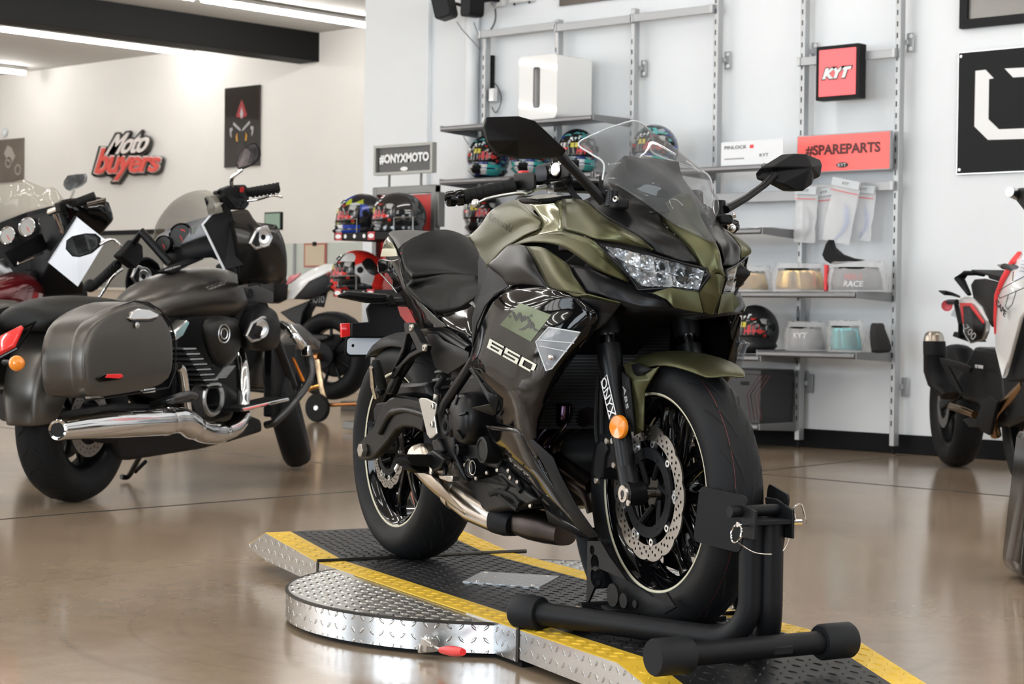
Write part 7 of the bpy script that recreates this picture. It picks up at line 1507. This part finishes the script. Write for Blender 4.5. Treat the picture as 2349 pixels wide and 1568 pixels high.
# --- bagged visors and accessories
BAG=mat('clear_poly_bag',(.85,.85,.86),.25,alpha=.30,bump=.6,bscale=25)
GOLD=mat('gold_visor',(.85,.55,.15),.12,.9); TEALV=mat('teal_iridium_visor',(.03,.50,.55),.10,.7); 
def visor_in_bag(label,loc,rz,vm,wd=.27,h=.12,tilt=0,txt=None,band=None,strap=False):
    t=thing('bagged_visor',label,'visor',loc,rz); rows=[]
    for i in range(9):
        v=i/8; rows.append([(.10*math.cos(a)-.02+.02*v,wd/2*math.sin(a)*1.02*(1-.15*v*v),.012+h*v) for a in np.linspace(-1.35,1.35,15)])
    MB().grid(rows).make('visor_shield',vm,t,solid=.003)
    MB().tube([np.array(p)+[0,0,.004] for p in rows[-1]],.006,8).make('visor_frame',BLACKP,t)
    rows=[]; rn=random.Random(hash(label)%99 if 0 else len(label))
    for i in range(7):
        v=i/6; sc=1+.12*math.sin(math.pi*v); r=[]
        for a in np.linspace(0,2*math.pi,29)[:-1]:
            r.append(((.115*math.cos(a)*sc)*(1-.25*v)+rn.uniform(-.006,.006),(wd*.56*math.sin(a)*sc)*(1-.12*v)+rn.uniform(-.008,.008),.002+(h+.05)*v+rn.uniform(-.005,.005)*(0 if i==0 else 1)))
        rows.append(r)
    MB().loft(rows).make('plastic_bag',BAG,t,smooth=50)
    if txt:
        for k,(s,z,c) in enumerate(txt):
            V,Fc=text2d(s,.045,0,shear=.1,bold=.001); mb=MB(); mb.add([(.105*math.cos(v[0]/.12),.125*math.sin(v[0]/.12),z+v[1]) for v in V],Fc); mb.make('bag_lettering',c,t,smooth=0)
    if band: MB().box((.03,band*(wd/2+.02),.08),(.05,.018,.15)).make('red_strap',RED,t,bevel=.004)
    return t
def sp(px,z,dy=.24): p=wl(px,700,YP-dy); return (p[0],YP-dy,z+.001)
visor_in_bag('bagged gold mirrored visor on the upper long shelf',sp(1835,Zs['v1']),A(-75),GOLD,.30,.115)
visor_in_bag('bagged gold visor half hidden behind the green bike nose',sp(1722,Zs['v1'],.22),A(-75),GOLD,.22,.10)
visor_in_bag('bagged grey visor with race lettering at the right end of the upper long shelf',sp(1965,Zs['v1'],.22),A(-70),mat('grey_visor',(.2,.2,.21),.2),.30,.12,txt=[('NX-1',.085,RED),('RACE',.045,WPRINT)],band=-1)
visor_in_bag('bagged grey visor between the matte black helmet and the teal visor',sp(1852,Zs['v3'],.24),A(-80),mat('grey_visor',(.2,.2,.21),.2),.23,.12,txt=[('KYT',.09,WPRINT)])
visor_in_bag('bagged teal mirrored visor on the lower right shelf',sp(1943,Zs['v3'],.26),A(-80),TEALV,.19,.13)
def cloth(label,loc,rz,w_,h,m,name='accessory_pouch',cat='pouch'):
    rn=random.Random(5); rows=[]
    for i in range(8):
        v=i/7; rows.append([((.05+.03*math.sin(3*a+v*4))*math.cos(a)*(1-.4*v),w_/2*math.sin(a)*(1+.15*math.sin(5*v+a))*(1-.3*v),.0+h*v+(.01*math.sin(4*a) if i else 0)) for a in np.linspace(0,2*math.pi,21)[:-1]])
    o=MB().loft(rows).make(name,m,None,smooth=50,sub=1); o.location=loc; o.rotation_euler=(0,0,rz); return tag(o,label,cat)
cloth('black padded pouch at the right end of the lower shelf',sp(2018,Zs['v3'],.28),A(10),.13,.17,mat('black_fabric',(.018,.017,.017),.8))
# black curved spoiler piece standing on the upper bags
P_=[wl(1620+x/2.8,520+y/2.8,YP-.25) for x,y in((765,110),(785,80),(800,130),(850,175),(920,200),(990,212),(920,222),(800,240),(760,215),(742,180))]
c_0=np.array((P_[7][0],YP-.25,P_[7][2])); o=MB().prism([p-c_0 for p in P_],(0,.06,0)).make('helmet_spoiler',MATTEBK,None,bevel=.004); o.location=tuple(c_0); tag(o,'black curved helmet spoiler standing on top of the race-lettered visor bag','spoiler')
# hanging visor bags
def hangbag(px,py,w_,h,rot,label,blue,Y=YP-.05):
    p=wl(px,py,Y); t=thing('hanging_visor_bag',label,'visor bag',(p[0],Y,p[2]),0,'visor packs hanging from the rail'); c,s=math.cos(rot),math.sin(rot)
    def T(x,z,y=0): return (x*c+z*s,y,-x*s+z*c)
    rn=random.Random(int(px)); rows=[]
    for yy in(-.014,.014):
        rows.append([[T(lerp(-w_/2,w_/2,j/6)+(rn.uniform(-.006,.006)),-lerp(0,h,i/7),yy*math.sin(math.pi*(.1+.8*i/7))*(1 if 0<j<6 else .1)+rn.uniform(-.003,.003)) for j in range(7)] for i in range(8)])
    mb=MB(); mb.grid(rows[0]); mb.grid(rows[1]); mb.make('plastic_bag',mat('milky_poly_bag',(.82,.83,.85),.3,alpha=.5,bump=.5,bscale=30),t,smooth=50)
    MB().prism([T(-w_/2,0,-.018),T(w_/2,0,-.018),T(w_/2,-.045,-.018),T(-w_/2,-.045,-.018)],(0,.004,0)).make('header_card',mat('pale_card',(.62,.66,.69),.5),t)
    MB().prism([T(-w_/2,-.070,-.019),T(w_/2,-.070,-.019),T(w_/2,-.074,-.019),T(-w_/2,-.074,-.019)],(0,.002,0)).make('seal_line',RED,t)
    V,Fc=text2d('KYT',.022,0,shear=.2); MB().add([T(v[0]*1.1,v[1]-.024,-.020) for v in V],Fc).make('card_lettering',DARKPRINT,t,smooth=0)
    V=[T(x*w_*.9,-z*h,-.004) for x,z in((.02,.35),(.22,.45),(.36,.62),(.28,.80),(.0,.95),(-.1,.97),(.12,.80),(.2,.66),(.12,.50))]
    MB().prism(V,(0,.01,0)).make('packed_visor',mat('blue_visor',(.10,.20,.55),.2) if blue else mat('smoke_visor',(.20,.20,.20),.25),t,bevel=.002)
    return t
hangbag(1852,428,.15,.33,A(3),'leftmost hanging pack with a smoke visor',False,YP-.075); hangbag(1893,432,.12,.30,A(-4),'hanging smoke visor pack half behind the leftmost one',False,YP-.03)
hangbag(1945,412,.19,.37,A(12),'front hanging pack with a blue visor',True,YP-.10); hangbag(1985,425,.15,.32,A(6),'rightmost hanging pack with a blue visor',True,YP-.03)
# papers on the shelf
for k in range(3):
    o=MB().box((0,0,0),(.21,.28,.0025)).make('loose_paper',PAPER,None); o.location=(wx(1760+k*14,530),YP-.18,Zs['mag']+.003+k*.003); o.rotation_euler=(0,0,A(12*k-8)); tag(o,['lowest loose white sheet on the paper shelf','middle loose white sheet on the paper shelf','topmost loose white sheet on the paper shelf'][k],'paper','loose papers on the shelf')
# black carton on the bottom shelf
bx0=wx(1610,900,YP-.34); bx1=wx(1825,900,YP-.02); bz=Zs['box']; bw=.55
t=thing('carton','large black carton with thin red chevrons on the bottom shelf','box',((bx1-bw/2)-.02,YP-.18,bz+.001),0)
CARD=mat('black_card',(.013,.0135,.015),.4); MB().box((0,0,.15),(bw,.33,.30)).make('carton_body',CARD,t,bevel=.004); MB().box((0,0,.302),(bw+.004,.334,.03)).make('carton_lid',CARD,t,bevel=.004)
for s in(-.12,.16): MB().box((s,-.1665,.235),(.06,.002,.022)).make('hand_hole',SLOT,t)
ch_=MB()
for k in range(4): 
    x=bw/2-.10+k*.026
    for (xa,za),(xb,zb2) in(((x+.09,.29),(x,.17)),((x,.17),(x+.03,.02))): ch_.prism([(xa,-.167,za),(xa+.003,-.167,za),(xb+.003,-.167,zb2),(xb,-.167,zb2)],(0,.002,0))
ch_.make('chevron_print',mat('dark_red_print',(.10,.012,.02),.5),t)
MB().box((.0,-.1665,.04),(.13,.002,.010)).make('carton_lettering',WPRINT,t)
# white subwoofer
p=wl(1185,262,YP-.32); xs=wx(1188,200,YP-.34); xe=wx(1275,200,YP-.34)
W_=abs(xe-xs); t=thing('subwoofer','white box subwoofer with a black slot on the top left shelf','speaker',((xs+xe)/2+.01,YP-.17,Zs['sub']+.001),0)
Hh=wz(1230,130,YP-.30)-Zs['sub']
V,Fc=shape2d([rrect((0,Hh/2),W_,Hh,.035),rrect((-.01,Hh/2),.045,Hh*.62,.012)],.34); MB().add([(v[0],v[2]-.0,v[1]) for v in V],Fc).make('speaker_body',WPLAS,t,smooth=40)
MB().box((-.01,.02,Hh/2),(.05,.28,Hh*.64)).make('slot_recess',SLOT,t); V,Fc=shape2d([rrect((-.01,Hh/2),.055,Hh*.64,.014),rrect((-.01,Hh/2),.038,Hh*.60,.01)],.004); MB().add([(v[0],v[2]-.172,v[1]) for v in V],Fc).make('slot_frame',mat('grey_trim',(.10,.10,.11),.4),t,smooth=0)
# square red lightbox
def wbox(name,label,cat,c0,c1,Y,dep,face,framem,fr=.012,edge=None):
    p0=wl(*c0,Y);p1=wl(*c1,Y); w_=p1[0]-p0[0];h=p0[2]-p1[2]; t=thing(name,label,cat,((p0[0]+p1[0])/2,Y,(p0[2]+p1[2])/2),0)
    V,Fc=shape2d([rrect((0,0),w_,h,.008)],dep); MB().add([(v[0],v[2]+dep/2,v[1]) for v in V],Fc).make('sign_case',framem,t,smooth=0)
    V,Fc=shape2d([rrect((0,0),w_-2*fr,h-2*fr,.004)],.004); MB().add([(v[0],v[2]-.001,v[1]) for v in V],Fc).make('sign_face',face,t,smooth=0)
    return t,w_,h
LITRED=mat('lit_red_face',(.85,.12,.13),.4,emit=(.9,.13,.14),es=.35)
BLKF=mat('black_frame',(.012,.012,.013),.6,spec=.2)
def put_text(t,body,x,z,w_,h,m,name='lettering',y=-.004,**k):
    V,Fc=text2d(body,1,.5,**k); lo=V.min(0);hi=V.max(0); U=(V-(lo+hi)/2)/np.maximum(hi-lo,1e-6)
    return MB().add([(x+u[0]*w_,y-.001+u[2]*.001,z+u[1]*h) for u in U],Fc).make(name,m,t,smooth=0)
t,w_,h=wbox('lightbox_sign','square red lit sign with white lettering in a black frame','sign',(1873,108),(1970,224),YP-.09,.07,LITRED,BLKF,.022)
put_text(t,'KYT',.0,-.004,w_*.74,h*.24,DARKPRINT,'lettering_outline',shear=.3,bold=.10,spacing=.92); put_text(t,'KYT',.0,-.004,w_*.68,h*.20,WPRINT,'lettering',y=-.0055,shear=.3,bold=.065,spacing=.95)
t,w_,h=wbox('hashtag_sign','long red sign lettered #SPAREPARTS in a grey frame','sign',(1829,312),(2042,388),YP-.05,.025,mat('coral_red_face',(.85,.13,.12),.4,emit=(.9,.14,.12),es=.25),GREYM,.006)
put_text(t,'#SPAREPARTS',.0,h*.08,w_*.80,h*.30,mat('maroon_print',(.10,.02,.02),.5),bold=.035); 
V,Fc=shape2d([[(math.cos(a)*.042,math.sin(a)*.016) for a in np.linspace(0,2*math.pi,25)[:-1]]],.001); MB().add([(v[0],-.005,v[1]-h*.33) for v in V],Fc).make('logo_oval',DARKPRINT,t,smooth=0); put_text(t,'KYT',0,-h*.33,.055,.018,WPRINT,'logo_lettering',y=-.007)
t,w_,h=wbox('placard','small white placard with tiny print standing on a shelf','placard',(1655,328),(1797,375),YP-.33,.004,PAPER,PAPER,.001)
t.location.z=Zs['pin']+h/2+.002
put_text(t,'PINLOCK',-w_*.26,h*.26,w_*.36,h*.14,DARKPRINT); put_text(t,'KYT',w_*.2,-h*.12,w_*.14,h*.12,DARKPRINT,'logo_lettering'); put_text(t,'Fog resistant lens',-w_*.27,-h*.2,w_*.38,h*.07,DARKPRINT,'small_lettering') if 0 else MB().box((-w_*.28,-.004,-h*.22),(w_*.32,.001,h*.05)).make('small_print',mat('grey_print2',(.3,.3,.3),.5),t)
MB().box((w_*.0,-.004,h*.26),(w_*.06,.0015,h*.14)).make('red_badge',RED,t)
# large black logo board
t,w_,h=wbox('logo_board','large black board with a white angular emblem at the right edge','sign',(2200,122),(2560,350),YW-.02,.018,BLKF,BLKF,.001)
p=wl(2195,398,YW-.02); q=wl(2200,122,YW-.02); hh=q[2]-p[2]; 
def rep(o_): pass
for c in list(t.children): bpy.data.objects.remove(c)
ww=1.05; t.location=(q[0]+ww/2,YW-.022,(q[2]+p[2])/2)
MB().box((0,.008,0),(ww,.016,hh)).make('board_panel',BLKF,t,bevel=.001); MB().box((0,.009,0),(ww+.01,.010,hh+.012)).make('board_edge',ALU,t)
Pp=lambda x,y:(wl(x,y,YW-.022)[0]-t.location.x,wl(x,y,YW-.022)[2]-t.location.z)
zz=lambda x,y:Pp(1640+x/2.8,y/2.8)
wl_=[zz(*c) for c in((1675,455),(1740,448),(1792,503),(1762,508),(1758,765),(1825,830),(2200,815),(2260,760),(2262,505),(2235,498),(2285,440),(2345,436),(2345,800),(2230,885),(1755,898),(1668,812))]
V,Fc=shape2d([wl_],.002); MB().add([(v[0],-.002+v[2],v[1]) for v in V],Fc).make('emblem',WPRINT,t,smooth=0)
wl_=[zz(*c) for c in((1862,440),(2180,425),(2130,485),(1916,497))]; V,Fc=shape2d([wl_],.002); MB().add([(v[0],-.002+v[2],v[1]) for v in V],Fc).make('emblem',WPRINT,t,smooth=0)
for c in((1583,363),(1572,1090)): x,z=zz(*c); MB().lathe([(.0001,.006),(.008,.006),(.010,0)],(x,0,z),(0,-1,0),14).make('standoff_bolt',ALU,t)
# framed pane above it
q=wl(2203,67,YW-.02); t=thing('framed_picture','dark framed grey panel cut by the top right corner','picture',(q[0]+.5,YW-.02,q[2]+.45),0)
V,Fc=shape2d([rrect((0,0),1.0,.9,.004),rrect((0,0),.9,.8,.003)],.03); MB().add([(v[0],v[2],v[1]) for v in V],Fc).make('picture_frame',BLKF,t,smooth=0); MB().box((0,.008,0),(.92,.006,.82)).make('picture_pane',mat('grey_pane',(.22,.21,.19),.15),t)
q=wl(1283,14,YW-.02); t=thing('poster_board','brown poster board cut by the top edge over the wall rails','poster',(q[0]+.45,YW-.015,q[2]+.3),0); MB().box((0,0,0),(.9,.012,.6)).make('poster_panel',mat('brown_poster',(.10,.08,.065),.4,noise=.3,nscale=3),t)
# wall boxes, speakers and cables top left
t=thing('junction_box','white junction box at the top edge over the first upright','junction box',(wx(1140,5,YW-.04),YW-.03,wz(1140,5,YW-.04)+.03),0); V,Fc=shape2d([rrect((0,0),.13,.12,.02)],.05); MB().add([(v[0],v[2],v[1]) for v in V],Fc).make('box_body',WPLAS,t,smooth=40); MB().lathe([(.0001,.02),(.014,.02),(.02,0)],(-.01,-.03,-.04),(0,-1,0),16).make('cable_gland',GREYM,t)
t=thing('access_point','pale flat wall box cut by the top edge left of the brown poster','wall box',(wx(1195,0,YW-.04),YW-.03,wz(1195,0,YW-.04)+.05),0); MB().box((0,0,0),(.21,.05,.13)).make('box_body',WPLAS,t,bevel=.008); [MB().cyl((s,-.0,-.065),(s,0,-.078),.007,8).make('box_foot',BLACKP,t) for s in(-.07,.07)]
for k,(cx_,cy_,tl,lab) in enumerate(((1018,18,-14,'left of the two small black speakers at the top edge'),(1084,12,2,'right of the two small black speakers at the top edge'))):
    p=wl(cx_,cy_,YW-.25); t=thing('wall_speaker',lab,'speaker',(p[0],YW-.25,p[2]+.03),A(20 if k==0 else -10),'small black wall speakers')
    M3=np.array(Matrix.Rotation(A(tl),3,'Y')); V,Fc=shape2d([rrect((0,0),.13 if k==0 else .125,.22,.03)],.11); MB().add([M3@np.array((v[0],v[2],v[1])) for v in V],Fc).make('speaker_body',BLACKP,t,smooth=40)
    V,Fc=shape2d([rrect((0,0),.11,.20,.025)],.004); MB().add([M3@np.array((v[0],v[2]-.058,v[1])) for v in V],Fc).make('speaker_grille',mat('grille_cloth',(.02,.022,.025),.8),t,smooth=0)
    MB().tube([(0,.05,.0),(.02,.15,.02),(.03,.24,.02)],.012,10).make('speaker_mount',BLACKP,t)
def wcable(pts,r,m,label,Y=YW-.03):
    o=MB().tube(spl([wl(x,y,Y) for x,y in pts],6),r,8).make('wall_cable',m,None,smooth=60); return tag(o,label,'cable')
CB=mat('grey_cable',(.10,.10,.10),.5)
wcable([(1048,50),(1062,70),(1085,95),(1100,112)],.003,CB,'thin cable curving down from the left black speaker',YW-.115); wcable([(1087,52),(1095,75),(1100,100),(1101,115)],.003,CB,'thin cable hanging straight from the right black speaker',YW-.115); wcable([(1136,20),(1137,40),(1132,58),(1121,74)],.006,CB,'thick cable from the white junction box to the top rail')
wcable([(1133,190),(1142,200),(1150,225),(1145,248),(1136,258),(1128,245)],.003,RUBBER,'looped black cable beside the white power adapter'); wcable([(1060,300),(1066,318),(1076,332)],.0025,CB,'thin cable hanging under the top left shelf',YP-.1)
t=thing('power_strip','black power strip behind the first upright','power strip',(wx(1124,180,YW-.03),YW-.02,wz(1124,180,YW-.03)),0); MB().box((0,0,0),(.045,.03,.32)).make('strip_body',BLACKP,t,bevel=.004); [MB().box((0,-.02,z),(.03,.02,.03)).make('plug',BLACKP,t,bevel=.003) for z in(-.02,.06,.12)]
t=thing('power_adapter','white power adapter hanging beside the power strip','adapter',(wx(1131,218,YW-.06),YW-.06,wz(1131,218,YW-.06)),0); MB().box((0,0,0),(.05,.04,.09)).make('adapter_body',WPLAS,t,bevel=.006)
# ---------------- helmet stand with red panel left of the rack
YS=8.75
def s_(px,py,Y=YS): return wl(px,py,Y)
a=s_(862,432);b_=s_(1005,418); t=thing('display_stand','grey display stand with red back panels and a black hashtag header','display stand',((a[0]+b_[0])/2,YS,0),0); X0=t.location.x; xa,xb=a[0]-X0,b_[0]-X0; zt=a[2]
DG=mat('stand_grey_metal',(.16,.16,.155),.4,.5)
for x in(xa+.015,xb-.02): MB().box((x,0,zt/2),(.04,.05,zt)).make('stand_upright',DG,t,bevel=.003)
MB().box(((xa+xb)/2,0,zt-.02),(xb-xa,.045,.05)).make('top_bar',DG,t,bevel=.003); MB().box(((xa+xb)/2,.015,(zt-.05+.3)/2),(xb-xa-.06,.012,zt-.35)).make('red_panel',mat('red_panel_paint',(.60,.02,.015),.35),t)
MB().box(((xa+xb)/2,0,.04),(xb-xa+.1,.45,.05)).make('stand_base',DG,t,bevel=.005)
MB().box((xb+.02,.0,s_(1010,480)[2]),(.03,.06,.22)).make('side_bracket',DG,t,bevel=.004)
c0=s_(862,335);c1=s_(997,330);c2=s_(862,403); hw=c1[0]-c0[0]; hh=c0[2]-c2[2]; cx_=(c0[0]+c1[0])/2-X0; cz=(c0[2]+c2[2])/2
V,Fc=shape2d([rrect((0,0),hw,hh,.004),rrect((0,0),hw-.04,hh-.035,.003)],.04); MB().add([(cx_+v[0],v[2],cz+v[1]) for v in V],Fc).make('header_frame',mat('header_grey',(.30,.30,.28),.4,.3),t,smooth=0); MB().box((cx_,.005,cz),(hw-.05,.01,hh-.04)).make('header_face',mat('header_black',(.055,.055,.055),.4),t)
put_text(t,'#ONYXMOTO',cx_,cz+hh*.03,hw*.84,hh*.34,WPRINT,y=-.005,bold=.05); V,Fc=shape2d([[(math.cos(a_)*.035,math.sin(a_)*.014) for a_ in np.linspace(0,2*math.pi,25)[:-1]]],.001); MB().add([(cx_+v[0],-.004,v[1]+cz-hh*.32) for v in V],Fc).make('logo_oval',WPRINT,t,smooth=0)
for px in(893,966): x=s_(px,410)[0]-X0; MB().cyl((x,0,zt-.02),(x,0,cz-hh/2+.01),.008,8).make('header_post',DG,t)
WIRE=mat('wire_steel',(.28,.27,.26),.3,.9)
def tier(z,px0,px1,nm):
    y0=-.42; x0,x1=s_(767,540,YS+y0)[0]-X0,s_(990,540,YS+y0)[0]-X0; fx_=lambda p:s_(p,540,YS+y0)[0]-X0; MB().box(((x0+x1)/2,y0,z),(x1-x0,.006,.045)).box(((x0+x1)/2,y0/2,z-.02),(x1-x0,-y0,.006)).make('tier_tray',MATTEBK,t,bevel=.001)
    for x in(fx_(778),fx_(853)): MB().box((x,y0-.005,z),(.062,.004,.050)).make('tag_plate',mat('red_tag',(.45,.03,.04),.5),t); V,Fc=shape2d([[(math.cos(a_)*.028,math.sin(a_)*.014) for a_ in np.linspace(0,2*math.pi,21)[:-1]]],.001); MB().add([(x+v[0],y0-.008,v[1]+z) for v in V],Fc).make('tag_oval',WPRINT,t,smooth=0)
    for x in(fx_(793),fx_(814),fx_(836)): V,Fc=shape2d([circ2((0,0),.013,14)],.001); MB().add([(x+v[0],y0-.004,v[1]+z) for v in V],Fc).make('tray_hole',WPRINT,t,smooth=0)
    for xw in(x0+.02,fx_(898)):
        wv=.17; P=[(xw,y0+.02,z+.02),(xw,y0+.02,z+.11),(xw+wv,y0+.02,z+.11),(xw+wv,y0+.02,z+.02)]; MB().tube(P,.0045,8).make('wire_guard',WIRE,t)
zt1=wl(830,541,YS-.42)[2]; zt2=wl(830,672,YS-.42)[2]
tier(zt1,745,985,'u'); tier(zt2,745,985,'l')
def hs_(px,z,y): p=wl(px,500,YS+y); return (p[0],YS+y,z+.0)
helmet(HM['blue'],mat('helmet_blue',(.02,.06,.40),.2,coat=.8),HM['white'],HM['vis'],'blue and white racing helmet on the upper tier of the display stand',hs_(832,zt1-.015,-.24),A(-118))
helmet(HM['blk'],None,None,HM['vis'],'gloss black helmet beside the blue one on the display stand',hs_(915,zt1-.015,-.24),A(-118))
helmet(HM['red'],HM['red'],mat('helmet_red',(.70,.03,.02),.2,coat=.8),HM['vis'],'red and black racing helmet on the lower tier of the display stand',hs_(822,zt2-.015,-.24),A(-118))
